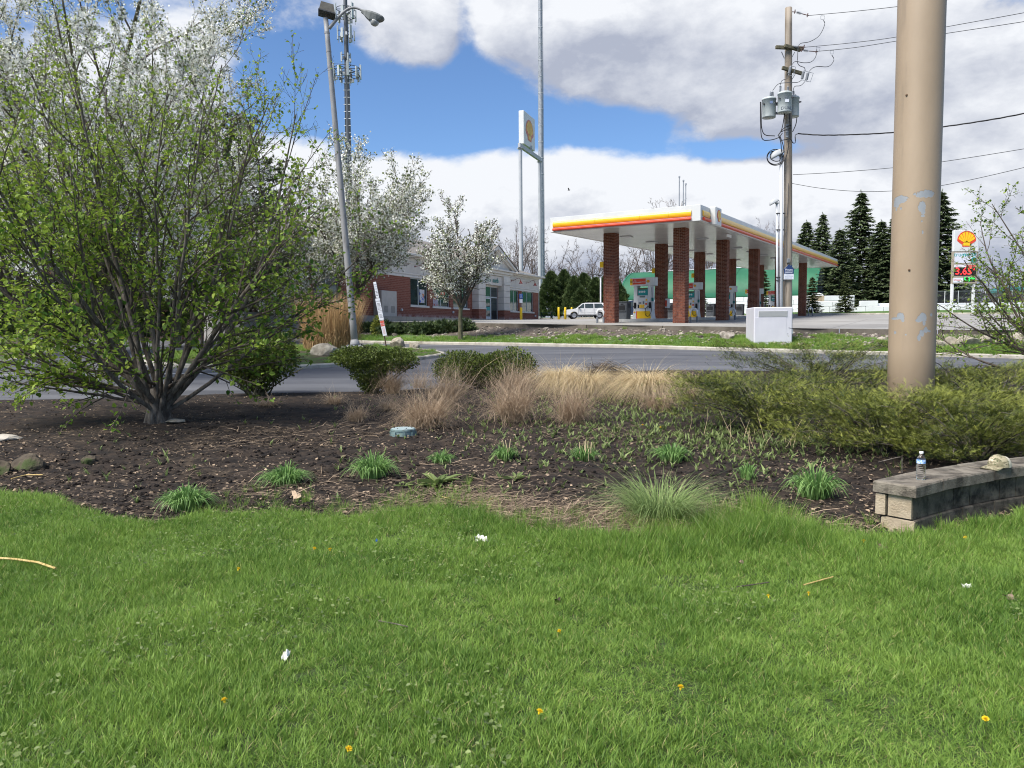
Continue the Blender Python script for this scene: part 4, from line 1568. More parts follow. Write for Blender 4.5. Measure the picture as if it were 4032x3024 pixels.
SL = ['second border stone right of the tan pole', 'third border stone, low between two larger ones', 'largest rounded border stone right of the tan pole', 'grey border stone just past the largest one',
  'border stone half hidden by the right shrub', 'border stone at the right edge of the frame', 'smallest border stone touching the tan pole']
for k, ((u, v, s), lb) in enumerate(zip(STN, SL)):
 rock('border_stone', lb, on(u, 27.6 + 0.2 * (k % 2)), s, s * 0.7, s * 0.72, 60 + k, M_STONE, 0.3 * k, 'stones along the planted border')

# green drain lid
p = px(871, 942)
t = thing('drain_lid', 'round grey green plastic drain lid standing in the mulch', 'drain cover', p)
M_LID = mat('green_plastic', (0.135, 0.20, 0.20), 0.55, (0.20, 0.27, 0.265), 5, bump=0.1, dirt=(0.09, 0.085, 0.07), dirt_scale=7)
MB().lathe([(0.165, -0.02), (0.165, 0.075), (0.172, 0.08), (0.172, 0.10), (0.165, 0.104)], 28).obj('riser', M_LID, t, smooth=False)
MB().lathe([(0.158, 0.1045), (0.158, 0.110), (0.15, 0.113), (0.03, 0.118), (0.0, 0.118)], 28).obj('cover', mat('lid_top', (0.26, 0.335, 0.34), 0.6, (0.34, 0.41, 0.41), 6, dirt=(0.12, 0.10, 0.08), dirt_scale=9), t)
for k in range(6):
 a = k * PI / 3
 b = MB().lathe([(0.009, 0), (0.009, 0.008), (0.0, 0.011)], 8)
 o = b.obj('bolt', mat('dark_steel', (0.05, 0.05, 0.05), 0.6), t)
 o.location = (math.cos(a) * 0.12, math.sin(a) * 0.12, 0.112)
for k in range(8):
 a = k * PI / 4 + 0.2
 b = MB().box(-0.02, 0.02, 0, 0.02, -0.01, 0.07)
 o = b.obj('rib', M_LID, t)
 o.location = (math.cos(a) * 0.163, math.sin(a) * 0.163, 0)
 o.rotation_euler = (0, 0, a - PI / 2)
# short plank
p = px(1186, 842)
o = MB().rbox(-0.28, 0.28, -0.05, 0.05, 0.05, 0.14, 0.008).obj('plank', mat('plank_wood', (0.20, 0.125, 0.075), 0.8, (0.27, 0.18, 0.115), 6, stretch=(0.2, 1, 1)))
o.location = p
o.rotation_euler = (0, 0.02, 0.05)
tag(o, 'short brown plank lying under the pale mounded grass', 'plank')

# block wall --------------------------------------------------------------
def wall_mat(name, a, b, dk):
 return mat(name, a, 0.95, b, 5, bump=0.7, bscale=70, dirt=dk, dirt_scale=6.5, dirt_lo=0.40, dirt_hi=0.66, detail=8)

M_BLK = wall_mat('wall_block', (0.090, 0.078, 0.060), (0.165, 0.142, 0.110), (0.022, 0.019, 0.015))
M_BLKE = mat('clean_block', (0.33, 0.265, 0.185), 0.95, (0.44, 0.365, 0.265), 6, bump=0.6, bscale=70, dirt=(0.20, 0.165, 0.12), dirt_scale=4)
M_CAPB = wall_mat('wall_cap', (0.165, 0.142, 0.112), (0.255, 0.225, 0.18), (0.070, 0.060, 0.048))
# curve of the wall's outer face, from its near end to the right
w0 = hit(3602, 2112)
WALL = [np.array((w0.x, w0.y))]
ang = R(38)
for k in range(48):
 WALL.append(WALL[-1] + 0.05 * np.array((math.cos(ang), math.sin(ang))))
 ang -= 0.0075
WALL = np.array(WALL)
WL = np.concatenate([[0], np.cumsum(np.linalg.norm(np.diff(WALL, axis=0), axis=1))])

def wpt(s):
 """point of the wall's outer face and its direction at distance s"""
 k = min(max(int(s / 0.05), 0), len(WALL) - 2)
 t_ = (WALL[k + 1] - WALL[k]) / np.linalg.norm(WALL[k + 1] - WALL[k])
 return WALL[k] + t_ * (s - WL[k]), t_

gz0 = gz(w0.x, w0.y) - 0.02
wall = thing('block_wall', 'low curved wall of stained concrete blocks at the lawn, bottle and cap on it', 'wall', (w0.x, w0.y, gz0))

def wall_piece(name, s0, s1, o0, o1, z0, z1, m, seed, b=0.008):
 """block from s0 to s1 along the wall, o0..o1 back from its face"""
 r = rng(seed)
 p0, t0 = wpt(s0)
 p1, t1 = wpt(s1)
 n0, n1 = np.array((-t0[1], t0[0])), np.array((-t1[1], t1[0]))
 q = [p0 + n0 * o0, p1 + n1 * o0, p1 + n1 * o1, p0 + n0 * o1]
 c = sum(q) / 4
 jit = r.normal(0, 0.0015, 3)
 v, f = [], []
 # bottom, chamfered top
 inn = [c + (k - c) * (1 - b / max(0.03, np.linalg.norm(k - c))) for k in q]
 for ring, z in ((q, z0), (q, z1 - b), (inn, z1)):
  v += [(k[0] - w0.x + jit[0], k[1] - w0.y + jit[1], z + jit[2]) for k in ring]
 for a in range(2):
  for k in range(4):
   f.append((a * 4 + k, a * 4 + (k + 1) % 4, a * 4 + 4 + (k + 1) % 4, a * 4 + 4 + k))
 f += [(3, 2, 1, 0), (8, 9, 10, 11)]
 return MB().add(v, f).obj(name, m, wall)

s, k = 0.0, 0
WID = 0.27
for row, (z0, z1, off, ln0) in enumerate(((-0.05, 0.135, 0.0, 0.34), (0.140, 0.315, 0.022, 0.24))):
 s, k = 0.0, 0
 while s < WL[-1] - 0.1:
  ln = (0.42, 0.22, 0.40, 0.24)[(k + row) % 4] if row else (0.46, 0.40)[k % 2]
  if k == 0:
   ln = ln0
  s1 = min(s + ln, WL[-1])
  wall_piece('block', s + 0.004, s1 - 0.004, off, WID, z0, z1, M_BLK, 500 + k + 40 * row)
  s, k = s1, k + 1
# the broken pale end: two clean face blocks and a narrow one behind
p0, t0 = wpt(0.0)
wall_piece('end_block', -0.012, 0.0, 0.0, WID - 0.02, -0.05, 0.133, M_BLKE, 600)
wall_piece('end_block', -0.014, 0.002, 0.026, WID - 0.07, 0.145, 0.313, M_BLKE, 601)
wall_piece('end_block', -0.03, -0.004, WID - 0.055, WID + 0.02, 0.150, 0.312, M_BLKE, 602)
s, k = -0.045, 0
while s < WL[-1] - 0.1:
 ln = (0.43, 0.30, 0.46, 0.44, 0.30)[k % 5]
 s1 = min(s + ln, WL[-1])
 wall_piece('cap_stone', max(s, 0) + 0.003 if k else 0.0 - 0.045, s1 - 0.003, -0.022, WID + 0.035, 0.319, 0.405, M_CAPB, 620 + k, 0.012)
 s, k = s1, k + 1
WTOP = gz0 + 0.405

def on_wall(u, v):
 d = ray(u, v)
 t_ = (WTOP - EYE.z) / d.z
 return EYE + d * t_

# water bottle
p = on_wall(3625, 1888)
t = thing('water_bottle', 'clear plastic water bottle with blue label standing on the wall', 'bottle', p)
M_PET = bpy.data.materials.new('clear_plastic')
M_PET.use_nodes = True
b_ = M_PET.node_tree.nodes['Principled BSDF']
b_.inputs['Base Color'].default_value = (0.95, 0.97, 1, 1)
b_.inputs['Transmission Weight'].default_value = 1
b_.inputs['Roughness'].default_value = 0.06
b_.inputs['IOR'].default_value = 1.22
prof = [(0.026, 0.0), (0.031, 0.006), (0.031, 0.02)]
for k in range(7):
 z = 0.025 + k * 0.0135
 prof += [(0.0325, z), (0.0325, z + 0.008), (0.0305, z + 0.0105)]
prof += [(0.0325, 0.122), (0.0325, 0.128), (0.0315, 0.129), (0.0315, 0.158), (0.0325, 0.159), (0.0300, 0.168), (0.020, 0.188), (0.0135, 0.196), (0.0125, 0.204)]
MB().lathe(prof, 24).obj('body', M_PET, t, smooth=True)
MB().lathe([(0.0328, 0.1285), (0.0328, 0.1585)], 24).obj('label', mat('blue_label', (0.16, 0.33, 0.72), 0.4, (0.55, 0.68, 0.90), 45, coords='Object', detail=2, lo=0.45, hi=0.55), t)
MB().lathe([(0.0150, 0.2045), (0.0155, 0.206), (0.0155, 0.217), (0.0145, 0.219), (0, 0.2192)], 18).obj('cap', mat('white_plastic', (0.80, 0.80, 0.80), 0.5), t)

# baseball cap
p = on_wall(3935, 1842)
M_CAMO = bpy.data.materials.new('camouflage_cloth')
M_CAMO.use_nodes = True
N = NT(M_CAMO.node_tree)
tc = N.n('ShaderNodeTexCoord').outputs['Object']
w_ = N.v('MULTIPLY', tc, (26, 26, 55))
c_ = N.mix(N.ss(N.noise(w_, 1.0, 3, 0.6), 0.46, 0.54), (0.20, 0.175, 0.105), (0.33, 0.29, 0.19))
c_ = N.mix(N.ss(N.noise(N.v('ADD', w_, (7, 3, 1)), 1.0, 3, 0.6), 0.56, 0.60), c_, (0.085, 0.095, 0.045))
c_ = N.mix(N.ss(N.noise(N.v('ADD', w_, (1, 9, 4)), 1.3, 3, 0.6), 0.62, 0.65), c_, (0.06, 0.045, 0.03))
N.put(N.nt.nodes['Principled BSDF'].inputs['Base Color'], c_)
N.nt.nodes['Principled BSDF'].inputs['Roughness'].default_value = 0.9
M_MESHC = mat('tan_mesh_cloth', (0.46, 0.42, 0.31), 0.9, (0.56, 0.52, 0.41), 90)
t = thing('baseball_cap', 'camouflage baseball cap with tan mesh back lying on the wall', 'cap', p, R(196))
fr, bk = MB(), MB()
nr, ns = 9, 36
vs = []
for i in range(nr + 1):
 e = i / nr * PI / 2
 for j in range(ns):
  a = j / ns * 2 * PI
  rr_ = math.cos(e) ** 0.72
  vs.append((math.cos(a) * 0.098 * rr_, math.sin(a) * 0.080 * rr_, 0.012 + 0.098 * math.sin(e) ** 0.9 * (1 + 0.06 * math.cos(a))))
vs = np.array(vs)
ff = [(i * ns + j, i * ns + (j + 1) % ns, (i + 1) * ns + (j + 1) % ns, (i + 1) * ns + j) for i in range(nr) for j in range(ns)]
front = [f for f in ff if vs[list(f)].mean(0)[0] > -0.012]
back = [f for f in ff if vs[list(f)].mean(0)[0] <= -0.012]
fr.add(vs, front)
bk.add(vs * (0.995, 0.995, 0.99), back)
fr.obj('crown', M_CAMO, t, smooth=True)
bk.obj('mesh_back', M_MESHC, t, smooth=True)
bm_ = MB()
vv, fv = [], []
nb = 18
for s_ in range(6):
 k_ = s_ / 5
 for j in range(nb + 1):
  a = -1.25 + 2.5 * j / nb
  x0, y0 = math.cos(a) * 0.096, math.sin(a) * 0.078
  x1, y1 = 0.055 + math.cos(a) * 0.125, math.sin(a) * 0.083
  vv.append((x0 + (x1 - x0) * k_, y0 + (y1 - y0) * k_, 0.020 - 0.010 * k_ - 0.20 * (y0 + (y1 - y0) * k_) ** 2 * k_ * 10))
m1 = len(vv)
for s_ in range(5):
 for j in range(nb):
  a = s_ * (nb + 1) + j
  fv.append((a, a + 1, a + nb + 2, a + nb + 1))
bm_.add(vv, fv)
bm_.add(np.array(vv) - (0, 0, 0.004), [f[::-1] for f in fv])
bm_.obj('brim', M_CAMO, t, smooth=True)
MB().lathe([(0.006, 0.108), (0.005, 0.112), (0, 0.1135)], 10).obj('button', M_CAMO, t)
pm = MB()
pa = []
for i in range(2):
 for j in range(6):
  a = -0.35 + 0.7 * j / 5 - 0.1
  e = 0.45 + 0.42 * i
  rr_ = math.cos(e) ** 0.72 * 1.025
  pa.append((math.cos(a) * 0.098 * rr_, math.sin(a) * 0.080 * rr_, 0.012 + 0.098 * math.sin(e) ** 0.9 * 1.06))
pm.add(pa, [(j, j + 1, 7 + j, 6 + j) for j in range(5)])
pm.obj('patch', mat('patch_cloth', (0.55, 0.46, 0.33), 0.9, (0.16, 0.13, 0.10), 60, lo=0.55, hi=0.6), t)

# tan sign pole ------------------------------------------------------------
def pole_mat():
 m = bpy.data.materials.new('tan_paint')
 m.use_nodes = True
 nt = m.node_tree
 N = NT(nt)
 b = nt.nodes['Principled BSDF']
 p = N.n('ShaderNodeTexCoord').outputs['Object']
 base = N.mix(N.ss(N.noise(N.v('MULTIPLY', p, (1, 1, 0.35)), 1.6, 5, 0.6), 0.3, 0.7), (0.295, 0.222, 0.150), (0.345, 0.262, 0.180))
 base = N.mix(N.m('MULTIPLY', N.ss(N.noise(N.v('MULTIPLY', p, (2.5, 2.5, 0.25)), 2.2, 6, 0.65), 0.54, 0.72), 0.4), base, (0.195, 0.155, 0.112))
 return m, N, b, p, base

PT, N, b_, pc, base = pole_mat()
pp = on(3580, 11.0)
s_ = N.n('ShaderNodeSeparateXYZ')
N.put(s_.inputs[0], pc)
th_ = N.m('ARCTAN2', s_.outputs[0], N.m('MULTIPLY', s_.outputs[1], -1.0))
R_P = 0.305

def pole_uv(u, v):
 """angle round the pole and height of a spot seen on it"""
 q = at(u, v, 11.0 - R_P * 0.9)
 ax = (u - (3580 + (1440 - v) * 0.0265)) / 84.0
 return math.asin(max(-0.98, min(0.98, ax))) + math.atan2(EYE.x - pp.x, pp.y - EYE.y), q.z - pp.z

chips = [(3543, 778, 26, 15), (3532, 790, 12, 18), (3628, 765, 34, 15), (3610, 768, 14, 12), (3617, 815, 14, 20), (3622, 834, 8, 12), (3620, 851, 7, 6),
   (3544, 1245, 14, 14), (3524, 1254, 14, 5), (3618, 1252, 17, 18), (3608, 1262, 12, 8), (3624, 1272, 6, 12), (3649, 1240, 4, 6),
   (3616, 1312, 10, 14), (3630, 1300, 8, 12), (3608, 1330, 6, 12), (3552, 1262, 5, 6), (3525, 1310, 4, 6), (3562, 1318, 3, 3), (3642, 1304, 5, 4), (3617, 872, 3, 4), (3620, 915, 3, 8), (3530, 815, 3, 6), (3546, 815, 3, 6)]
f_ = None
nz = N.noise(pc, 26, 5, 0.7)
nz2 = N.noise(pc, 9, 4, 0.6)
for u, v, su, sv in chips:
 a, h = pole_uv(u, v)
 ha = su / 84.0 / max(0.35, math.cos(a - math.atan2(EYE.x - pp.x, pp.y - EYE.y)))
 hh = sv * 11.0 / F
 qx = N.m('DIVIDE', N.m('SUBTRACT', th_, a), ha)
 qz = N.m('DIVIDE', N.m('SUBTRACT', s_.outputs[2], h), hh)
 d = N.m('ADD', N.m('MULTIPLY', qx, qx), N.m('MULTIPLY', qz, qz))
 g = N.m('SUBTRACT', 1.25, d)
 f_ = g if f_ is None else N.m('MAXIMUM', f_, g)
chip = N.m('ADD', f_, N.m('ADD', N.m('MULTIPLY', N.m('SUBTRACT', nz, 0.5), 2.2), N.m('MULTIPLY', N.m('SUBTRACT', nz2, 0.5), 1.8)))
mask = N.ss(chip, 0.28, 0.36)
rim = N.m('SUBTRACT', N.ss(chip, 0.10, 0.26), mask)
prim = N.mix(N.noise(pc, 12, 3), (0.215, 0.232, 0.250), (0.30, 0.315, 0.33))
col = N.mix(N.m('MULTIPLY', rim, 0.45), base, (0.20, 0.13, 0.08))
col = N.mix(mask, col, prim)
N.put(b_.inputs['Base Color'], col)
b_.inputs['Roughness'].default_value = 0.55
bp = N.n('ShaderNodeBump')
bp.inputs['Strength'].default_value = 0.5
bp.inputs['Distance'].default_value = 0.004
N.put(bp.inputs['Height'], N.m('SUBTRACT', N.m('MULTIPLY', N.noise(pc, 5, 3), 0.3), mask))
N.put(b_.inputs['Normal'], bp.outputs[0])
t = thing('sign_pole', 'thick tan painted steel pole with chipped paint rising out of the junipers', 'pole', pp)
t.rotation_euler = (0, R(0.10), 0)
MB().tube([(0, 0, z) for z in np.linspace(-0.3, 16, 12)], R_P, 48).obj('shaft', PT, t, smooth=True)
MB().lathe([(0.52, -0.1), (0.52, 0.06), (0.0, 0.06)], 24).obj('footing', M_KERB, t)
for u, v in ((3567, 365), (3574, 1062)):
 a, h = pole_uv(u, v)
 o = MB().lathe([(0.016, 0), (0.014, 0.012), (0.0, 0.018)], 10).obj('rust_stud', mat('rust', (0.16, 0.10, 0.06), 0.9, (0.09, 0.06, 0.04), 40), t)
 o.location = (math.sin(a) * R_P, -math.cos(a) * R_P, h)
 o.rotation_euler = (R(90), 0, a)

# ================================================================== SMALL THINGS ON THE LAWN
def dead_leaf(lb, u, v, size, seed, col=0.6, name='dead_leaf', rz=None):
 p = hit(u, v)
 r = rng(seed)
 n = 14
 pts = []
 for j in range(n):
  a = j / n * 2 * PI
  rad = size * (0.55 + 0.45 * abs(math.cos(2.5 * a))) * r.uniform(0.8, 1.15)
  pts.append((math.cos(a) * rad, math.sin(a) * rad * 0.7, 0.3 * size * math.cos(a * 2 + r.uniform(0, 1)) + r.normal(0, 0.04) * size))
 mb = MB().add(pts + [(0, 0, 0.0)], [(j, (j + 1) % n, n) for j in range(n)], col)
 mb.tube([(size * 0.5, 0, 0.0), (size * 1.0, 0.05 * size, 0.03)], 0.0015, 4, col)
 o = mb.obj(name, L_LITTER)
 o.location = (p.x, p.y, p.z + 0.03)
 o.rotation_euler = (r.uniform(-0.4, 0.4), r.uniform(-0.4, 0.4), r.uniform(0, 6.28) if rz is None else rz)
 return tag(o, lb, 'leaf')

dead_leaf('pale tan curled oak leaf beside the second front daylily', 644 * K, 1077 * K, 0.075, 701, 0.95)
dead_leaf('brown oak leaf on the mulch left of the wall end', 3330, 2106, 0.075, 702, 0.42)
dead_leaf('grey brown leaf lying on the grass before the wall end', 3470, 2180, 0.06, 703, 0.22)
dead_leaf('small rusty leaf at the right edge of the lawn', 3968, 2368, 0.045, 704, 0.5)
dead_leaf('folded brown leaf leaning by the wall end', 3478, 2092, 0.045, 705, 0.55)
dead_leaf('small dark brown leaf on the straw at the lawn edge', 2345, 2094, 0.045, 706, 0.5)
dead_leaf('dark leaf in the middle of the lawn', 2196, 2380, 0.03, 707, 0.08)
dead_leaf('brown leaf on the lawn in front of the tussock', 2918, 2232, 0.03, 708, 0.45)
dead_leaf('orange brown leaf at the left front of the mulch', 335, 2000, 0.05, 709, 0.6)

M_PAPER = mat('white_paper', (0.78, 0.76, 0.70), 0.9, (0.70, 0.60, 0.42), 30, lo=0.6, hi=0.7)

def scrap(name, lb, u, v, w, h, seed, cat='litter', m=None):
 p = hit(u, v)
 r = rng(seed)
 nx, ny = 6, 4
 v_ = [((i / nx - 0.5) * w, (j / ny - 0.5) * h, 0.035 + r.normal(0, 0.012) * w / 0.1 + 0.2 * h * math.sin(i * 1.3 + j)) for j in range(ny + 1) for i in range(nx + 1)]
 f_ = [(j * (nx + 1) + i, j * (nx + 1) + i + 1, (j + 1) * (nx + 1) + i + 1, (j + 1) * (nx + 1) + i) for j in range(ny) for i in range(nx)]
 o = MB().add(v_, f_).obj(name, m or M_PAPER)
 o.location = p
 o.rotation_euler = (0.5, 0, r.uniform(-0.4, 0.4))
 return tag(o, lb, cat)

scrap('paper_scrap', 'crumpled white paper wrapper at the lawn edge in the middle', 1893, 2136, 0.095, 0.07, 711)
scrap('paper_scrap', 'thin white paper shred standing in the lawn on the left', 1130, 2598, 0.03, 0.055, 712)
scrap('paper_scrap', 'small white scrap in the lawn on the right', 3803, 2322, 0.05, 0.03, 713)
scrap('plastic_scrap', 'tiny blue plastic bit beside the dry patch at the lawn edge', 1484, 2142, 0.016, 0.03, 714, 'litter', mat('blue_plastic', (0.02, 0.10, 0.36), 0.4))
# yellow cane at the left frame edge and other sticks
M_CANE = mat('cane', (0.48, 0.33, 0.12), 0.6, (0.58, 0.42, 0.18), 8)

def stick(lb, px_, rad, m, name='stick', lift=0.03):
 P = [hit(u, v) + Vector((0, 0, lift)) for u, v in px_]
 c = P[0]
 o = MB().tube(resample([tuple(q - c) for q in P], 0.05), rad, 6).obj(name, m)
 o.location = c
 return tag(o, lb, 'stick')

stick('curved yellow cane lying on the lawn at the left edge', [(-60, 2222), (60, 2230), (150, 2243), (220, 2268)], 0.008, M_CANE, 'cane', 0.05)
stick('straight pale dry stalk on the lawn in front of the tussock', [(3165, 2322), (3280, 2290)], 0.004, M_CANE)
stick('thin brown twig on the lawn left of centre', [(1490, 2466), (1550, 2476), (1606, 2490)], 0.003, M_BARK)
stick('short dark twig on the lawn right of centre', [(2900, 2330), (2960, 2322), (3025, 2312)], 0.004, M_BARKD)
stick('long bent pale stalk in the straw at the bed front', [(1740, 1968), (1830, 1990), (1900, 1990), (1955, 1972)], 0.005, M_CANE)
stick('arched dry stalk over the mulch at the left edge', [(45, 1908), (100, 1892), (170, 1892)], 0.006, M_CANE, 'stick', 0.06)
p = hit(3552, 1862)
o = MB().tube([(0, 0, 0), (-0.005, 0, 0.17), (-0.05, 0.0, 0.165), (-0.24, 0.03, 0.11)], 0.005, 6).obj('stick', M_BARK)
o.location = p
tag(o, 'grey twig bent like a gallows behind the water bottle', 'stick')

# dandelions ---------------------------------------------------------------
M_DAND = mat('dandelion_petals', (0.72, 0.46, 0.01), 0.7, (0.80, 0.60, 0.03), 200)
fl = MB()
r = rng(720)
for ring, (cnt, tilt, ln) in enumerate(((16, 0.25, 0.017), (12, 0.6, 0.014), (8, 1.0, 0.010))):
 a = np.arange(cnt) / cnt * 6.283 + ring
 scatter(fl, np.zeros((cnt, 3)) + (0, 0, 0.002 * ring), np.stack([np.cos(a) * math.cos(tilt), np.sin(a) * math.cos(tilt), np.full(cnt, math.sin(tilt))], -1), ln, (LEAF[0] * (1, 0.5, 1), LEAF[1]), 0.5, r, roll=(0, 0, 1))
fl.lathe([(0.002, -0.012), (0.006, -0.006), (0.005, 0.0)], 8)
FLM = fl.mesh('flower_head', M_DAND)
STM = MB().tube([(0, 0, -0.07), (0.004, 0, -0.03), (0, 0, -0.01)], 0.0018, 5).mesh('stem', L_WEED)
DD = [((1239, 2196), 'left one of two dandelions close together at the lawn edge'), ((1300, 2200), 'right one of two dandelions close together at the lawn edge'),
  ((940, 2280), 'lone dandelion in the left half of the lawn, below the pair'), ((3025, 2392), 'small dandelion beside a larger one right of centre'), ((3183, 2381), 'larger dandelion beside a small one right of centre'),
  ((3400, 2166), 'dandelion on the lawn in front of the wall end'), ((3800, 2152), 'dandelion in the grass at the foot of the wall'), ((2680, 2766), 'dandelion standing in the lower middle of the lawn'),
  ((2125, 2866), 'dandelion near the bottom edge just right of centre'), ((3878, 2896), 'dandelion in the bottom right corner of the lawn'), ((2203, 2536), 'faint half closed dandelion in the middle of the lawn'),
  ((2600, 1700), 'dandelion among the weeds by the low flattened grass'), ((2700, 1560), 'dandelion in the weeds left of the juniper end'), ((2740, 1612), 'dandelion in the weeds just below the juniper end'), ((2530, 1690), 'dandelion in the weeds right of the brown grasses'),
  ((1375, 3018), 'dandelion cut by the bottom frame edge'), ((885, 2818), 'bent dandelion low in the left lawn')]
for k, ((u, v), lb) in enumerate(DD):
 p = hit(u, v)
 t = thing('dandelion', lb, 'flower', (p.x, p.y, p.z + 0.065), r.uniform(0, 6), 'yellow dandelions in the grass')
 t.rotation_euler = (r.uniform(-0.1, 0.5), r.uniform(-0.3, 0.3), r.uniform(0, 6))
 s_ = 0.9 if 'small' not in lb and 'faint' not in lb else 0.65
 t.scale = (s_, s_, 1)
 link('flower_head', FLM, t)
 link('stem', STM, t)
# ================================================================== LAMP POST, POLES, CABINET
M_GREY = mat('grey_paint', (0.215, 0.215, 0.218), 0.55, (0.27, 0.27, 0.272), 3, bump=0.1, stretch=(1, 1, 0.3), dirt=(0.165, 0.16, 0.155), dirt_scale=5)
M_GALV = mat('galvanised_steel', (0.25, 0.265, 0.29), 0.5, (0.32, 0.34, 0.365), 2.5, metal=0.25)
M_DKMET = mat('dark_metal', (0.055, 0.055, 0.058), 0.6, (0.085, 0.085, 0.09), 8)
M_HEAD = mat('weathered_housing', (0.125, 0.135, 0.13), 0.6, (0.18, 0.19, 0.185), 5)
M_GLASSG = mat('lamp_glass', (0.42, 0.42, 0.40), 0.25, (0.33, 0.33, 0.32), 8)
M_CONC = mat('cast_concrete', (0.30, 0.285, 0.25), 0.9, (0.42, 0.40, 0.36), 3, bump=0.4, dirt=(0.20, 0.185, 0.155), dirt_scale=3)
M_WHITE = mat('white_paint', (0.62, 0.62, 0.62), 0.5, (0.68, 0.68, 0.68), 3)
M_WIRE = mat('black_cable', (0.018, 0.018, 0.020), 0.6)
M_WIREG = mat('grey_cable', (0.07, 0.072, 0.08), 0.6)
M_INS = mat('porcelain', (0.27, 0.285, 0.31), 0.35, (0.35, 0.365, 0.39), 9)

def build(mb, name, m, parent, smooth=False, origin=None):
 """mesh made in world coordinates under a thing that is only moved, not turned"""
 o = Vector(parent.location if origin is None else origin)
 mb.V = [v - np.array(o) for v in mb.V]
 return mb.obj(name, m, parent, smooth)

p = hit_top(1398, 1384)
YL = p.y
t = thing('lamp_post', 'grey lamp post leaning left on a concrete base, one floodlight and one curved arm lamp', 'lamp post', p)
MB().rbox(-0.44, 0.44, -0.4, 0.4, -0.25, 0.20, 0.03).obj('footing', M_CONC, t)
MB().rbox(-0.27, 0.27, -0.27, 0.27, 0.201, 0.235, 0.006).obj('base_plate', M_GALV, t)
a, b = at(1399, 1357, YL), at(1284, 68, YL)
ax = (b - a).normalized()
L = (b - a).length
o_ = Vector((0, 0, 0.235))
P = [o_ + ax * (L * k / 14) for k in range(15)]
mb = MB().tube(P, np.linspace(0.132, 0.088, 15), 20)
mb.tube([o_, o_ + ax * 0.06, o_ + ax * 0.22], [0.185, 0.18, 0.135], 20)
mb.obj('shaft', M_GREY, t, smooth=True)
for k in range(4):
 a_ = k * PI / 2 + PI / 4
 MB().lathe([(0.03, 0.236), (0.03, 0.27), (0.0, 0.285)], 8, Matrix.Translation((math.cos(a_) * 0.30, math.sin(a_) * 0.30, 0))).obj('anchor_bolt', M_DKMET, t)
for s_ in (0.90, 0.955):
 c = o_ + ax * (L * s_)
 MB().tube([c - ax * 0.03, c + ax * 0.03], [0.10, 0.10], 16).obj('strap', M_GREY, t)
arm = [at(u, v, YL) for u, v in ((1296, 112), (1322, 80), (1348, 52), (1370, 35), (1393, 29), (1414, 35), (1432, 46))]
build(MB().tube(resample(arm, 0.08), np.linspace(0.065, 0.035, len(resample(arm, 0.08))), 12), 'arm', M_GREY, t, True)
h0, h1 = at(1424, 43, YL), at(1512, 74, YL)
hx = (h1 - h0).normalized()
HM = frame(h0, hx, Vector((-hx.z, 0, hx.x)))
HL = (h1 - h0).length
mb = MB()
rings = [(0.0, 0.075, 0.05, 0.06), (0.12 * HL, 0.10, 0.06, 0.09), (0.22 * HL, 0.15, 0.07, 0.15), (0.45 * HL, 0.20, 0.08, 0.24), (0.72 * HL, 0.21, 0.075, 0.20), (0.93 * HL, 0.17, 0.05, 0.10), (HL, 0.11, 0.025, 0.05)]
vv = []
for x, w, top, dn in rings:
 vv += [(x, -w, 0.0), (x, -w * 0.8, top * 0.85), (x, 0, top), (x, w * 0.8, top * 0.85), (x, w, 0.0), (x, w * 0.75, -dn), (x, -w * 0.75, -dn)]
ff = [(i * 7 + j, i * 7 + (j + 1) % 7, (i + 1) * 7 + (j + 1) % 7, (i + 1) * 7 + j) for i in range(6) for j in range(7)]
mb.add(xf(HM, np.array(vv)), ff)
mb.Fc.append(np.array([[6, 5, 4, 3, 2, 1, 0], list(range(42, 49))]))
mb.mi.append(np.zeros(2, dtype=np.int32))
hd_ = build(mb, 'lamp_head', M_HEAD, t)
g = MB().lathe([(0.17, 0.0), (0.165, -0.05), (0.14, -0.12), (0.085, -0.17), (0.0, -0.185)], 20, HM @ Matrix.Translation((0.66 * HL, 0, -0.185)))
g.V = [v - np.array(p) for v in g.V]
g.obj('lamp_glass', M_GLASSG, hd_, smooth=True)
c = at(1289, 33, YL)
FM = frame(c, (0.95, 0.22, -0.20))
mb = MB()
fb = [(-0.27, -0.20, -0.17), (0.31, -0.20, -0.17), (0.31, 0.24, -0.22), (-0.27, 0.24, -0.22), (-0.25, -0.18, 0.13), (0.20, -0.18, 0.13), (0.20, 0.16, 0.19), (-0.25, 0.16, 0.19)]
mb.add(xf(FM, np.array(fb)), [(3, 2, 1, 0), (4, 5, 6, 7), (0, 1, 5, 4), (1, 2, 6, 5), (2, 3, 7, 6), (3, 0, 4, 7)])
fl_ = build(mb, 'floodlight', mat('floodlight_housing', (0.11, 0.10, 0.085), 0.6, (0.15, 0.14, 0.12), 5), t)
mb = MB().add(xf(FM, np.array([(-0.29, -0.23, -0.16), (0.33, -0.23, -0.16), (0.33, 0.27, -0.22), (-0.29, 0.27, -0.22), (-0.29, -0.23, -0.20), (0.33, -0.23, -0.20), (0.33, 0.27, -0.26), (-0.29, 0.27, -0.26)])),
    [(0, 1, 2, 3), (7, 6, 5, 4), (4, 5, 1, 0), (5, 6, 2, 1), (6, 7, 3, 2), (7, 4, 0, 3)])
mb.V = [v - np.array(p) for v in mb.V]
mb.obj('rim', M_DKMET, fl_)
build(MB().tube([b, at(1288, 56, YL)], 0.035, 8), 'bracket', mat('rusty_steel', (0.13, 0.075, 0.05), 0.9, (0.09, 0.06, 0.045), 20), t)

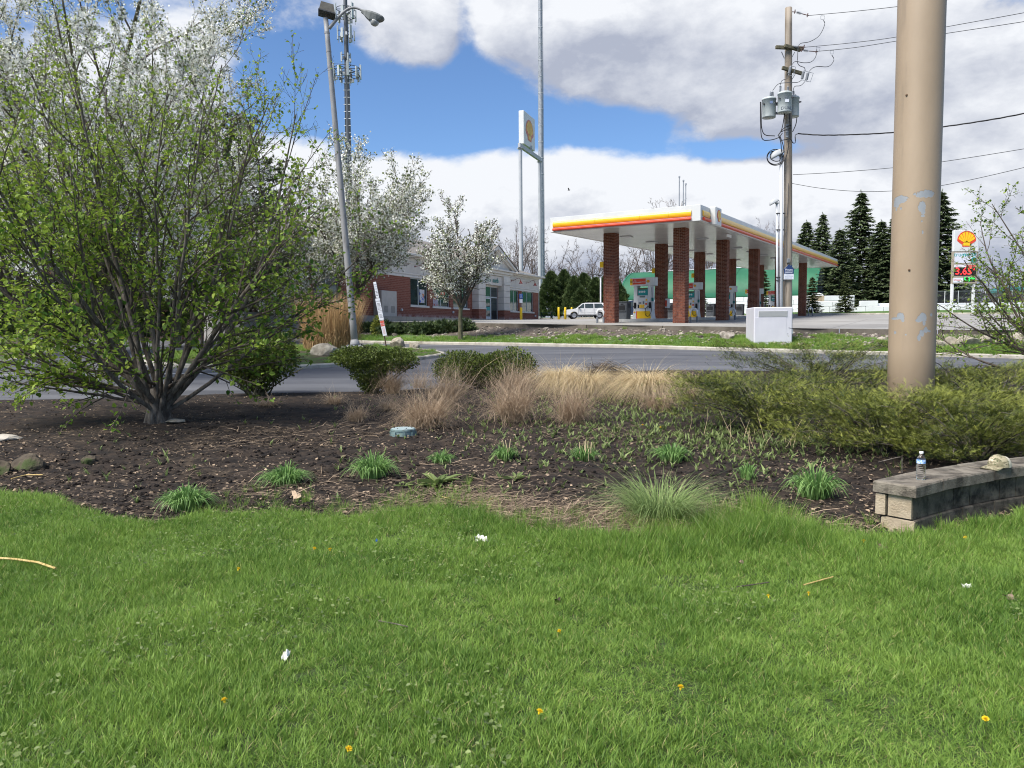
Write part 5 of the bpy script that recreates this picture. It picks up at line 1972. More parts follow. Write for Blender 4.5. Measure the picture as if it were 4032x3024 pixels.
# tilted parking sign post ------------------------------------------------------
p = hit_top(1521, 1366)
YS = p.y
M_SIGNW = mat('sign_white', (0.70, 0.72, 0.78), 0.5, (0.64, 0.66, 0.72), 3)
M_SIGNR = mat('sign_red', (0.56, 0.10, 0.07), 0.5, (0.62, 0.14, 0.10), 4)
M_SIGNK = mat('sign_lettering', (0.10, 0.11, 0.14), 0.6)
M_SIGNP = mat('faded_red_lettering', (0.62, 0.33, 0.33), 0.6)
t = thing('parking_sign', 'rusty post leaning left with three stacked notice plates on the road island', 'sign', p)
top, bot = at(1474, 1108, YS), at(1521, 1366, YS)
ax = (top - bot).normalized()
build(MB().tube([bot - ax * 0.2, bot + ax * 1.2, top], 0.026, 6), 'post', mat('rusty_post', (0.10, 0.055, 0.038), 0.9, (0.06, 0.035, 0.028), 15), t)

def plate(name, u0, v0, u1, v1, w, m):
 """plate from its top centre to its bottom centre, turned with the leaning post"""
 A, B = at(u0, v0, YS - 0.05), at(u1, v1, YS - 0.05)
 z = (A - B).normalized()
 M = frame((A + B) / 2, (z.z, 0.0, -z.x), z)
 h = (A - B).length / 2
 mb = MB().rbox(-w / 2, w / 2, -0.006, 0.006, -h, h, 0.002, M=M)
 return build(mb, name, m, t), M, h

def print_on(parent, mb, name, m):
 mb.V = [v - np.array(t.location) for v in mb.V]
 return tag(mb.obj(name, m, parent), kind='stuff')

def rules(mb, M, z0, z1, n, w, seed, y=-0.0075):
 """lines of print too small to read"""
 r = rng(seed)
 for k in range(n):
  z = z0 + (z1 - z0) * (k + 0.5) / n
  hh = abs(z1 - z0) / n * 0.22
  x = -w * r.uniform(0.7, 1)
  while x < w * 0.8:
   l = r.uniform(0.05, 0.16) * w * 2
   mb.add(xf(M, np.array([(x, y, z - hh), (min(x + l, w), y, z - hh), (min(x + l, w), y, z + hh), (x, y, z + hh)])), [(0, 1, 2, 3)])
   x += l + 0.03 * w * 2

s1, M1, h1_ = plate('sign_plate', 1475, 1110, 1487, 1173, 0.125, M_SIGNW)
mb = MB()
for k, w_ in enumerate(('VISIT', 'PARKING', 'ONLY')):
 text_mb(mb, w_, 0.062 if k != 1 else 0.045, M1 @ Matrix.Translation((0, 0, 0.22 - 0.09 * k)), 0.0075, 0.01)
rules(mb, M1, -0.03, -0.26, 4, 0.045, 1)
print_on(s1, mb, 'lettering', M_SIGNK)
s2, M2, h2_ = plate('sign_plate', 1486, 1175, 1503, 1260, 0.19, M_SIGNW)
mb = MB()
text_mb(mb, 'NOTICE', 0.062, M2 @ Matrix.Translation((0, 0, 0.335)), 0.0075, 0.012)
rules(mb, M2, 0.27, -0.02, 6, 0.075, 2)
rules(mb, M2, -0.20, -0.38, 5, 0.07, 3)
text_mb(mb, 'TOW ZONE', 0.042, M2 @ Matrix.Translation((0, 0, -0.07)), 0.0075, 0.012)
text_mb(mb, 'AT ALL TIMES', 0.03, M2 @ Matrix.Translation((0, 0, -0.13)), 0.0075, 0.01)
print_on(s2, mb, 'lettering', M_SIGNK)
s3, M3, h3_ = plate('sign_plate', 1503, 1262, 1516, 1322, 0.17, M_SIGNW)
mb = MB().add(xf(M3, np.array([(-0.08, -0.0075, 0.08), (0.08, -0.0075, 0.08), (0.08, -0.0075, h3_ - 0.01), (-0.08, -0.0075, h3_ - 0.01)])), [(0, 1, 2, 3)])
print_on(s3, mb, 'red_panel', M_SIGNR)
mb = MB()
text_mb(mb, 'NO PARK', 0.038, M3 @ Matrix.Translation((0, 0, 0.21)), 0.009, 0.01)
text_mb(mb, 'ANY TIME', 0.034, M3 @ Matrix.Translation((0, 0, 0.14)), 0.009, 0.01)
print_on(s3, mb, 'lettering', M_SIGNW)
mb = MB()
rules(mb, M3, 0.03, -0.25, 7, 0.055, 4)
print_on(s3, mb, 'small_print', M_SIGNP)

# white utility cabinet -----------------------------------------------------------
YC = 29.4
pl, pr = at(2968, 1355, YC), at(3116, 1362, YC)
zb = min(gz(pl.x, YC), gz(pr.x, YC)) - 0.05
zt = at(3040, 1209, YC).z
t = thing('utility_cabinet', 'square white metal utility cabinet on the grass beside the utility pole', 'cabinet', (pl.x, YC, zb))
wd, ht = pr.x - pl.x, zt - zb
M_CAB = mat('cabinet_white', (0.53, 0.52, 0.565), 0.35, (0.57, 0.56, 0.60), 1.5, dirt=(0.47, 0.455, 0.46), dirt_scale=2.2, dirt_lo=0.6, dirt_hi=0.8)
dp = 1.35
yaw = R(-4)
t.rotation_euler = (0, 0, yaw)
MB().rbox(0, wd, 0, dp, 0.0, ht, 0.035).obj('body', M_CAB, t)
MB().rbox(0.16, wd - 0.20, -0.012, 0.005, ht - 0.37, ht - 0.15, 0.004).obj('vent_cover', mat('vent_grey', (0.50, 0.50, 0.49), 0.5), t)
mb = MB()
for k in range(14):
 mb.box(0.17, wd - 0.21, -0.018, -0.0125, ht - 0.365 + k * 0.0155, ht - 0.365 + k * 0.0155 + 0.008)
mb.obj('louvres', mat('vent_line', (0.46, 0.46, 0.455), 0.5), t)
MB().rbox(0.03, wd - 0.24, -0.008, 0.006, 0.12, ht - 0.39, 0.004).obj('door_panel', M_CAB, t)
MB().rbox(wd - 0.005, wd + 0.045, 0.06, 0.16, 0.45, 0.62, 0.01).obj('latch', M_WHITE, t)
MB().box(wd, wd + 0.006, 0.04, 0.05, ht - 0.8, ht - 0.35).obj('edge_strip', M_DKMET, t)
MB().tube([(wd - 0.15, -0.01, 0.68), (wd + 0.01, 0.0, 0.64), (wd + 0.05, 0.12, 0.58), (wd + 0.02, 0.05, 0.42), (wd - 0.2, -0.01, 0.45)], 0.006, 5).obj('cable', M_DKMET, t)
MB().tube([(wd + 0.01, 0.25, ht - 0.28), (wd + 0.03, 0.6, ht - 0.55), (wd + 0.03, 0.62, ht - 0.95)], 0.006, 5).obj('lead', M_DKMET, t)
MB().box(wd + 0.02, wd + 0.035, 0.58, 0.66, ht - 0.95, ht - 0.75).obj('id_tag', mat('tan_tag', (0.35, 0.25, 0.18), 0.8), t)
MB().tube([(wd + 0.02, 0.35, 0.42), (wd + 0.10, 0.45, 0.35), (wd + 0.11, 0.5, 0.12), (wd + 0.02, 0.45, 0.02)], 0.03, 8).obj('conduit_elbow', M_DKMET, t)
MB().lathe([(0.16, -0.02), (0.16, 0.03)], 16, Matrix.Translation((wd + 0.05, 0.75, 0.19)) @ Matrix.Rotation(R(90), 4, 'Y')).obj('vent_ring', M_DKMET, t)

# utility pole ----------------------------------------------------------------------
YP = 31.0
pb = on(3101, YP)
M_POLE = mat('pole_wood', (0.215, 0.175, 0.135), 0.9, (0.34, 0.29, 0.235), 9, bump=0.7, stretch=(1, 1, 0.05), dirt=(0.14, 0.11, 0.085), dirt_scale=14, dirt_lo=0.55, dirt_hi=0.7)
M_ARM = mat('mossy_timber', (0.075, 0.072, 0.045), 0.95, (0.14, 0.125, 0.085), 8, bump=0.6)
t = thing('utility_pole', 'weathered wooden utility pole with crossarms and three grey transformers', 'utility pole', pb)
ptop = at(3105, 31, YP)
ax = (ptop - pb)
P = [pb + ax * (k / 20) for k in range(21)]
P[0] = pb - Vector((0, 0, 0.3))
build(MB().tube(P, np.linspace(0.178, 0.132, 21), 20), 'shaft', M_POLE, t, True)

def c3(x, y, dY=0.0):
 """spot read off the pole close-up"""
 return at(2950 + x / 2.369, y / 2.369, YP + dY)

def beam(p, q, w, h):
 p, q = Vector(p), Vector(q)
 M = frame((p + q) / 2, q - p)
 l = (q - p).length / 2
 return MB().rbox(-l, l, -w / 2, w / 2, -h / 2, h / 2, 0.01, M=M)

build(beam(c3(247, 440, -0.19), c3(480, 478, 0.22) + Vector((0, -0.3, 0)), 0.10, 0.13), 'crossarm', M_ARM, t)
build(beam(c3(330, 430, -0.28) + Vector((0, 0, 0.02)), c3(478, 468, -0.1), 0.10, 0.13), 'crossarm', M_ARM, t)
build(beam(c3(308, 632, -0.24), c3(505, 690, -0.05), 0.10, 0.13), 'crossarm', M_ARM, t)
for a, b in (((300, 480), (328, 545)), ((425, 485), (398, 535)), ((430, 690), (400, 740))):
 build(beam(c3(*a, -0.22), c3(*b, -0.17), 0.05, 0.02), 'brace', M_GALV, t)

def string(a, b, n=6, r0=0.05):
 a, b = Vector(a), Vector(b)
 d = b - a
 M = d.to_track_quat('Z', 'Y').to_matrix().to_4x4()
 M.translation = a
 l = d.length
 prof = [(0.012, 0.0)]
 for k in range(n):
  z = l * (0.12 + 0.76 * k / n)
  prof += [(0.018, z), (r0, z + l * 0.02), (r0, z + l * 0.06), (0.018, z + l * 0.09)]
 prof += [(0.012, l)]
 return MB().lathe(prof, 10, M)

M_RUSTY = mat('rusty_fitting', (0.12, 0.055, 0.045), 0.8, (0.08, 0.06, 0.06), 20)
for a, b in (((440, 112), (490, 128)), ((398, 428), (458, 440)), ((505, 468), (555, 476))):
 build(string(c3(*a, -0.2), c3(*b, -0.25), 6, 0.055), 'insulator', M_INS, t)
for a, b in (((400, 110), (440, 112)), ((490, 128), (558, 146)), ((458, 440), (525, 440)), ((478, 470), (505, 468)), ((555, 476), (640, 482))):
 mb = MB().tube([c3(*a, -0.2), c3(*b, -0.25)], 0.016, 6)
 q = c3(b[0] - 18, b[1] - 4, -0.25)
 mb.tube([q + Vector((0, 0, -0.07)), q + Vector((0.03, 0, 0.07))], 0.02, 6)
 build(mb, 'clamp', M_RUSTY, t)
for x, y in ((380, 655), (502, 700), (543, 712)):
 a, b = c3(x + 8, y - 42, -0.3), c3(x - 12, y + 44, -0.3)
 cb = build(string(a, b, 8, 0.055), 'fuse_cutout', M_INS, t)
 mb = MB().tube([c3(x + 8, y - 40, -0.3), c3(x + 55, y - 30, -0.35), c3(x + 28, y + 52, -0.35), c3(x - 12, y + 44, -0.3)], 0.014, 5)
 mb.V = [v - np.array(pb) for v in mb.V]
 mb.obj('fuse_tube', M_GALV, cb)
M_TANK = mat('transformer_grey', (0.40, 0.435, 0.43), 0.45, (0.46, 0.495, 0.49), 3, dirt=(0.33, 0.35, 0.34), dirt_scale=4)
for (x0, x1, y0, y1, dY, bush) in ((120, 245, 915, 1100, -0.1, ((200, 850, 910), (218, 845, 905))), (266, 392, 862, 1053, -0.46, ((290, 790, 855), (362, 800, 858))), (345, 462, 905, 1092, 0.44, ((412, 835, 900), (430, 880, 905)))):
 cx = (x0 + x1) / 2
 a, b = c3(cx, y1, dY), c3(cx, y0, dY)
 rr = (x1 - x0) / 2 / 2.369 * (YP + dY) / F
 h = (b - a).length
 M = Matrix.Translation(a)
 tk = build(MB().lathe([(rr * 0.95, 0), (rr * 0.97, 0.03), (rr * 0.97, h - 0.09), (rr * 1.03, h - 0.085), (rr * 1.03, h - 0.05), (rr * 0.95, h - 0.01), (rr * 0.5, h + 0.035), (0, h + 0.045)], 28, M), 'transformer', M_TANK, t, True)
 for bx, b0, b1 in bush:
  mb = string(c3(bx, b1 + 8, dY), c3(bx, b0, dY), 5, 0.05)
  mb.V = [v - np.array(pb) for v in mb.V]
  mb.obj('bushing', M_INS, tk)
 mb = MB()
 for s_, z in ((-0.9, 0.65), (0.9, 0.7), (0.55, 0.30)):
  q = a + Vector((s_ * rr * 0.95, -rr * 0.5, h * z))
  mb.tube([q, q + Vector((s_ * 0.06, -0.05, 0))], 0.03, 8)
 mb.V = [v - np.array(pb) for v in mb.V]
 mb.obj('terminal', M_DKMET, tk)
 if dY == -0.46:
  mb = MB()
  TM = frame(a + Vector((0, -rr * 0.985, 0.12)), (1, 0, 0))
  text_mb(mb, 'DUAL', 0.16, TM, 0.0, 0.01)
  text_mb(mb, '25', 0.15, TM @ Matrix.Translation((-0.02, 0, 0.36)), 0.0, 0.01)
  v = np.concatenate(mb.V)
  for i in range(len(mb.V)):       # wrap the lettering round the tank
   q = mb.V[i]
   dx = q[:, 0] - a.x
   q[:, 1] = a.y - np.sqrt(np.maximum((rr * 0.978) ** 2 - dx ** 2, 0)) - 0.003
   mb.V[i] = q - np.array(pb)
  mb.obj('lettering', M_SIGNK, tk)
  MB().box(*(lambda q: (q.x - 0.07, q.x + 0.07, q.y - 0.012, q.y + 0.03, q.z, q.z + 0.11))(a - pb + Vector((0, -rr * 0.99, 0.33)))).obj('label_plate', M_SIGNW, tk)
 elif dY == -0.1:
  MB().box(*(lambda q: (q.x - 0.05, q.x + 0.06, q.y - 0.008, q.y + 0.03, q.z, q.z + 0.09))(a - pb + Vector((0, -rr * 0.985, 0.48)))).obj('label_plate', mat('blue_plate', (0.16, 0.21, 0.34), 0.5), tk)
 for z in (0.25, 0.7):
  q0 = a + Vector((0, 0, h * z))
  q1 = Vector((pb.x + (q0.z - pb.z) * ax.x / ax.z, YP, q0.z))
  mb = beam(q0, q1, 0.05, 0.10)
  mb.V = [v - np.array(pb) for v in mb.V]
  mb.obj('bracket', M_GALV, tk)

def curve(P, step=0.06):
 """smooth line through the points"""
 P = np.array([tuple(p) for p in P])
 Q = np.concatenate([[2 * P[0] - P[1]], P, [2 * P[-1] - P[-2]]])
 out = []
 for i in range(1, len(Q) - 2):
  p0, p1, p2, p3 = Q[i - 1:i + 3]
  m_ = max(2, int(np.linalg.norm(p2 - p1) / step))
  for s_ in np.linspace(0, 1, m_, endpoint=False):
   out.append(0.5 * (2 * p1 + (p2 - p0) * s_ + (2 * p0 - 5 * p1 + 4 * p2 - p3) * s_ ** 2 + (3 * p1 - p0 - 3 * p2 + p3) * s_ ** 3))
 out.append(P[-1])
 return np.array(out)

def wire_path(pts, rad, m, name='jumper_wire', dY=-0.35):
 build(MB().tube(curve([c3(x, y, dY) for x, y in pts]), rad, 6), name, m, t)

for pts in ([(690, 190), (705, 215), (685, 280), (640, 345), (560, 390), (480, 405), (458, 440), (452, 520), (452, 590), (480, 618), (515, 630), (522, 660)],
   [(632, 490), (612, 545), (570, 580), (500, 585), (430, 572), (402, 600)], [(770, 512), (790, 560), (740, 620), (640, 620), (590, 635), (560, 665)],
   [(490, 745), (450, 768), (340, 772), (270, 785), (220, 842)], [(370, 700), (352, 733), (305, 752), (290, 792)], [(522, 758), (480, 798), (425, 805), (412, 835)]):
 wire_path(pts, 0.013, M_WIREG)
for pts in ([(110, 950), (112, 1080), (118, 1200), (150, 1258), (240, 1268)], [(104, 950), (106, 1150), (120, 1290), (180, 1308), (270, 1285), (310, 1240)], [(328, 880), (328, 1060), (305, 1200), (270, 1262)],
   [(376, 880), (372, 1060), (385, 1190), (386, 1290)], [(445, 1095), (435, 1160), (405, 1230)], [(268, 1265), (330, 1190), (392, 1168)], [(300, 1230), (340, 1210), (385, 1195)], [(300, 1310), (350, 1300), (385, 1295), (405, 1330), (430, 1330), (430, 1260), (460, 1248)],
   [(275, 1265), (295, 1330), (300, 1440), (290, 1480)], [(285, 1265), (315, 1350), (325, 1420)], [(360, 1310), (365, 1370), (345, 1460), (300, 1530)]):
 wire_path(pts, 0.017, M_WIRE, 'service_wire')
for k, (rx, ry, cx, cy) in enumerate(((78, 78, 243, 1468), (72, 66, 240, 1470), (60, 52, 255, 1455))):
 a = np.linspace(-0.6, 5.2, 40)
 build(MB().tube([c3(cx + rx * math.cos(q), cy + ry * math.sin(q) * 0.95, -0.3 + 0.03 * k) for q in a], 0.017, 6), 'cable_coil', M_WIRE, t)
mb = MB()
for y in (1185, 1210, 1235, 1260, 1285):
 mb.lathe([(0.03, 0), (0.06, 0.01), (0.06, 0.04), (0.035, 0.06), (0.06, 0.07), (0.06, 0.09), (0.03, 0.10)], 12, Matrix.Translation(c3(352, y, -0.22)))
build(mb, 'spool_insulators', M_INS, t)
for k, (u, v0, r_) in enumerate(((3076, 612, 0.066), (3062, 800, 0.045))):
 a, b = at(u - 3 * k, v0, YP - 0.22), at(u, 1300, YP - 0.22)
 cd = build(MB().tube([a, b], r_, 14), 'conduit', mat('conduit_grey', (0.47, 0.48, 0.50), 0.5, (0.53, 0.54, 0.56), 2), t, True)
 s_ = r_ / 0.066
 mb = MB()
 WM = Matrix.Translation(a) @ Matrix.Rotation(R(-28), 4, 'Y')
 mb.lathe([(0.10 * s_, -0.03), (0.10 * s_, 0.02)], 14, Matrix.Translation(a))
 prof = []
 for j in range(7):
  e = j / 6 * PI / 2
  prof.append((0.30 * s_ * math.cos(e), 0.26 * s_ * math.sin(e)))
 mb.lathe(prof, 18, WM @ Matrix.Translation((-0.12 * s_, 0, 0.04)) @ Matrix.Diagonal((1.05, 0.55, 1, 1)))
 mb.V = [v - np.array(pb) for v in mb.V]
 mb.obj('weatherhead', mat('cast_grey', (0.40, 0.41, 0.42), 0.5), cd, smooth=True)
for v in (905, 1092, 1105, 840):
 build(beam(at(3056, v, YP - 0.29), at(3092, v, YP - 0.2), 0.03, 0.05), 'pipe_strap', M_DKMET, t)
build(MB().tube(curve([at(3104, 722, YP - 0.2), at(3102, 800, YP - 0.2), at(3096, 920, YP - 0.2), at(3098, 1030, YP - 0.2), at(3102, 1043, YP - 0.22)]), 0.010, 5), 'ground_wire', M_WIREG, t)
build(MB().rbox(-0.06, 0.06, -0.05, 0.05, -0.09, 0.09, 0.02, M=Matrix.Translation(at(3104, 1027, YP - 0.22))), 'meter_box', mat('grey_box', (0.16, 0.17, 0.18), 0.6), t)
# its line wires
for lb, pts, rad, nm in (
  ('highest single power line from the top of the wooden pole', [(3185, 61, 31), (3350, 46, 29.7), (3524, 27, 28.5), (3707, 3, 27.4), (4400, -105, 24)], 0.011, M_WIREG),
  ('upper line of the close pair of power lines at the first crossarm', [(3168, 186, 31), (3340, 170, 29.7), (3522, 147, 28.5), (3703, 110, 27.4), (4032, 50, 25.8), (4500, -40, 24)], 0.011, M_WIREG),
  ('lower line of the close pair of power lines at the first crossarm', [(3220, 202, 31), (3360, 188, 29.8), (3522, 163, 28.5), (3703, 135, 27.4), (4032, 85, 25.8), (4500, 10, 24)], 0.011, M_WIREG),
  ('thick black twisted service cable from the transformers to the right', [(3142, 526, 31), (3230, 532, 30.4), (3360, 530, 29.5), (3513, 522, 28.5), (3692, 502, 27.4), (3860, 478, 26.5), (4032, 447, 25.8), (4500, 350, 24)], 0.022, M_WIRE),
  ('thin grey telephone line, upper of the two below the cable coil', [(3122, 688, 31), (3300, 678, 29.8), (3510, 661, 28.5), (3689, 640, 27.4), (4032, 586, 25.8), (4500, 505, 24)], 0.011, M_WIREG),
  ('thin grey telephone line sagging lowest behind the tan pole', [(3117, 722, 31), (3230, 741, 30.3), (3367, 753, 29.5), (3508, 752, 28.5), (3687, 734, 27.4), (3980, 672, 26), (4500, 540, 24)], 0.011, M_WIREG)):
 P = [at(*q) for q in pts]
 c = curve(P, 0.25)
 o = MB().tube(c - c[0], rad, 6).obj('power_line', nm)
 if 'twisted' in lb:
  bpy.data.objects.remove(o)
  mb = MB()
  s_ = np.concatenate([[0], np.cumsum(np.linalg.norm(np.diff(c, axis=0), axis=1))])
  cc = resample(c, 0.12)
  s_ = np.arange(len(cc)) * 0.12
  for k in range(3):
   off = np.stack([0 * s_, np.cos(s_ * 5 + k * 2.1), np.sin(s_ * 5 + k * 2.1)], -1) * 0.014
   mb.tube(cc - c[0] + off, 0.013, 5)
  o = mb.obj('power_line', nm)
 o.location = c[0]
 tag(o, lb, 'power line')
# drop clamps on the lines
for pts in ([(668, 148), (703, 148), (700, 180), (668, 180)], [(625, 438), (662, 442), (655, 475), (628, 475)], [(755, 470), (787, 470), (784, 503), (755, 503)]):
 build(MB().tube([c3(x, y, -0.35) for x, y in pts + pts[:1]], 0.010, 5), 'line_clamp', M_GALV, t)

# house shaped sign on the pole
SX, SZ = 44 / F * (YP - 0.25), 0.0
q = at(3106, 1072, YP - 0.24)
M = frame(q, (1, 0.05, 0))
t2 = thing('house_sign', 'small house shaped navy and white placard nailed to the utility pole', 'sign', q)
hw, hh = 0.20, 0.28
M_NAVY = mat('navy_print', (0.018, 0.040, 0.125), 0.5, (0.024, 0.05, 0.14), 4)
poly = [(-hw, -hh), (hw, -hh), (hw, 0.10), (hw + 0.035, 0.10), (0.13, 0.215), (0.13, 0.27), (0.08, 0.27), (0.08, 0.25), (0.0, 0.31), (-hw - 0.035, 0.10), (-hw, 0.10)]
M0 = M.copy()
M0.translation = Vector((0, 0, 0))
MB().prism(poly, 0, 0.01, M0).obj('board', M_SIGNW, t2)
poly2 = [(-hw, -0.06), (hw, -0.06), (hw, 0.10), (hw + 0.035, 0.10), (0.13, 0.215), (0.13, 0.27), (0.08, 0.27), (0.08, 0.25), (0.0, 0.31), (-hw - 0.035, 0.10), (-hw, 0.10)]
MB().prism(poly2, -0.003, -0.0005, M0).obj('house_print', M_NAVY, t2)
mb = MB()
text_mb(mb, 'House', 0.115, M0 @ Matrix.Translation((0, 0, 0.10)), 0.005, 0.012)
text_mb(mb, 'painter', 0.115, M0 @ Matrix.Translation((0, 0, 0.005)), 0.005, 0.012)
mb.obj('lettering', M_SIGNW, t2)
mb = MB()
text_mb(mb, 'interior &', 0.05, M0 @ Matrix.Translation((0, 0, -0.105)), 0.003, 0.0)
text_mb(mb, 'exterior painting', 0.046, M0 @ Matrix.Translation((0, 0, -0.155)), 0.003, 0.0)
rules(mb, M0, -0.20, -0.25, 1, 0.16, 9, -0.003)
mb.obj('small_print', mat('slate_print', (0.30, 0.31, 0.40), 0.6), t2)
# marker stake on the bank
q = hit(2187, 1281)
o = MB().tube([(0, 0, -0.05), (0, 0, 0.62)], 0.013, 6).obj('marker_stake', mat('orange_plastic', (0.55, 0.12, 0.06), 0.5))
o.location = q
tag(o, 'thin orange marker stake at the slab edge near the yellow bollards', 'marker stake')
# ================================================================== THE FUEL STATION
AZ = R(29.9)
AD = Vector((math.sin(AZ), math.cos(AZ), 0.0))          # along the canopy, away from the viewer
SDR = Vector((-math.cos(AZ), math.sin(AZ), 0.0))        # across it, to the left
TILT = 0.0247
COLB = at(2680, 1268.4, 38.5)
SOF = at(2680, 899.9, 38.5)
M_CWHITE = mat('canopy_white', (0.56, 0.565, 0.56), 0.35, (0.61, 0.615, 0.61), 1.2)
M_SOFFIT = mat('soffit_metal', (0.62, 0.63, 0.62), 0.22, (0.68, 0.69, 0.68), 0.6, spec=0.6)
M_RED = mat('signal_red', (0.60, 0.050, 0.022), 0.3, (0.66, 0.075, 0.03), 4)
M_YEL = mat('signal_yellow', (0.80, 0.46, 0.012), 0.35, (0.84, 0.52, 0.02), 4)
M_BRICK = mat('column_brick', (0.135, 0.042, 0.026), 0.9, (0.225, 0.078, 0.046), 3.2, bump=0.4, bscale=40, dirt=(0.085, 0.028, 0.02), dirt_scale=9, dirt_lo=0.5, dirt_hi=0.62)
M_MORTAR = mat('mortar', (0.36, 0.24, 0.18), 0.95, (0.43, 0.30, 0.235), 10)
M_DGREY = mat('dark_grey_plastic', (0.075, 0.082, 0.092), 0.55, (0.095, 0.102, 0.112), 6)
M_BLACK = mat('black_plastic', (0.016, 0.016, 0.018), 0.5)
M_TEAL = mat('teal_print', (0.015, 0.27, 0.27), 0.4, (0.03, 0.33, 0.32), 6)
M_PGREY = mat('pale_grey_panel', (0.55, 0.56, 0.58), 0.4)

def yellow_band_mat():
 """printed band: bright yellow above running to amber below"""
 m = bpy.data.materials.new('fascia_yellow')
 m.use_nodes = True
 N = NT(m.node_tree)
 b = N.nt.nodes['Principled BSDF']
 t = N.n('ShaderNodeAttribute', attribute_name='tint').outputs['Fac']
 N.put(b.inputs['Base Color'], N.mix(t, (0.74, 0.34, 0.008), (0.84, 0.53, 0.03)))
 b.inputs['Roughness'].default_value = 0.28
 return m

M_BAND = yellow_band_mat()

PEC_OUT = [(-0.21, -0.42), (0.21, -0.42), (0.235, -0.36), (0.275, -0.27), (0.40, -0.20), (0.47, -0.13)]
for k in range(19):
 a = -0.05 + (PI + 0.10) * k / 18
 PEC_OUT.append((0.50 * math.cos(a), -0.08 + 0.50 * math.sin(a) * (1 + 0.025 * math.cos(14 * a))))
PEC_OUT += [(-0.47, -0.13), (-0.40, -0.20), (-0.275, -0.27), (-0.235, -0.36)]

def emblem(size, M, red, yellow, d=0.01):
 """red edged yellow scallop shell: red plate, then seven yellow ribs on it"""
 a, b = MB(), MB()
 P = [(x * size, z * size) for x, z in PEC_OUT]
 a.prism(P, -d, 0, M)
 foot = (0.0, -0.34)
 n = 7
 lo, hi = 0.10, PI - 0.10
 b.prism([(-0.16 * size, -0.365 * size), (0.16 * size, -0.365 * size), (0.19 * size, -0.26 * size), (0.0, -0.10 * size), (-0.19 * size, -0.26 * size)], -d * 1.6, -d, M)
 for k in range(n):
  a0 = lo + (hi - lo) * k / n + 0.035
  a1 = lo + (hi - lo) * (k + 1) / n - 0.035
  R0, pts = 0.435, []
  for q in np.linspace(a0, a1, 5):
   bulge = 1 + 0.03 * math.sin((q - a0) / (a1 - a0) * PI)
   pts.append((R0 * bulge * math.cos(q), -0.08 + R0 * bulge * math.sin(q)))
  ctr = (0.10 * math.cos((a0 + a1) / 2), -0.20)
  w = 0.016
  nx, nz = -math.sin((a0 + a1) / 2), math.cos((a0 + a1) / 2)
  poly = [(ctr[0] - nx * w, ctr[1] - nz * w)] + pts + [(ctr[0] + nx * w, ctr[1] + nz * w)]
  b.prism([(x * size, z * size) for x, z in poly], -d * 1.6, -d, M)
 return a, b

def put_emblem(parent, size, M, d=0.01):
 a, b = emblem(size, M, None, None, d)
 a.obj('emblem_edge', M_RED, parent)
 b.obj('emblem_shell', M_YEL, parent)

# canopy -----------------------------------------------------------------
can = thing('fuel_canopy', 'white fuel station canopy with yellow band and red bar on square brick columns', 'canopy', SOF)
X_ = Vector((AD.x, AD.y, TILT)).normalized()
Y_ = SDR
Z_ = X_.cross(Y_).normalized()
can.matrix_world = Matrix(((X_.x, Y_.x, Z_.x, SOF.x), (X_.y, Y_.y, Z_.y, SOF.y), (X_.z, Y_.z, Z_.z, SOF.z), (0, 0, 0, 1)))
CX0, CX1, CY0, CY1, CH = -2.67, 44.0, -1.77, 5.87, 0.72
T_ = 0.16
mbx = MB().box(CX0 + 0.02, CX1 - 0.02, CY0 + 0.02, CY1 - 0.02, 0.34, 0.46)
mbx.obj('roof_deck', mat('deck_grey', (0.34, 0.34, 0.33), 0.8), can)
for nm, bx in (('front', (CX0, CX0 + T_, CY0, CY1)), ('back', (CX1 - T_, CX1, CY0, CY1)), ('near', (CX0 + T_, CX1 - T_, CY0, CY0 + T_)), ('far', (CX0 + T_, CX1 - T_, CY1 - T_, CY1))):
 MB().rbox(bx[0], bx[1], bx[2], bx[3], 0.0, CH, 0.008).obj('fascia', M_CWHITE, can)
sb = MB()
x = CX0 + T_ + 0.01
while x < CX1 - T_ - 0.05:
 sb.box(x, x + 0.285, CY0 + T_, CY1 - T_, 0.015, 0.045)
 sb.box(x + 0.287, x + 0.318, CY0 + T_, CY1 - T_, 0.040, 0.06)
 x += 0.32
o = sb.obj('soffit_panels', M_SOFFIT, can)
o['kind'] = 'stuff'

def band(name, M, x0, x1):
 """bulged yellow panel and the red bar under it, along local x of M, facing -y"""
 prof = [(0.0, 0.22), (-0.030, 0.24), (-0.052, 0.30), (-0.060, 0.36), (-0.052, 0.43), (-0.030, 0.49), (0.0, 0.505)]
 v, t, f = [], [], []
 for x in (x0, x1):
  for y, z in prof:
   v.append((x, y, z))
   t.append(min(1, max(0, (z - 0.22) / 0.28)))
 n = len(prof)
 f = [(j, n + j, n + j + 1, j + 1) for j in range(n - 1)]
 mb = MB().add(xf(M, np.array(v)), f, np.array(t))
 mb.Fc.append(np.array([list(range(n)), list(range(n, 2 * n))[::-1]]))
 mb.mi.append(np.zeros(2, dtype=np.int32))
 o = mb.obj('yellow_panel', M_BAND, can, smooth=False)
 pr = [(0.02, 0.055), (-0.06, 0.05), (-0.10, 0.075), (-0.115, 0.115), (-0.105, 0.155), (-0.06, 0.185), (0.02, 0.18)]
 v = [(x, y, z) for x in (x0, x1) for y, z in pr]
 n = len(pr)
 mb = MB().add(xf(M, np.array(v)), [(j, n + j, n + (j + 1) % n, (j + 1) % n) for j in range(n)])
 mb.Fc.append(np.array([list(range(n)), list(range(n, 2 * n))[::-1]]))
 mb.mi.append(np.zeros(2, dtype=np.int32))
 mb.obj('red_bar', M_RED, can)

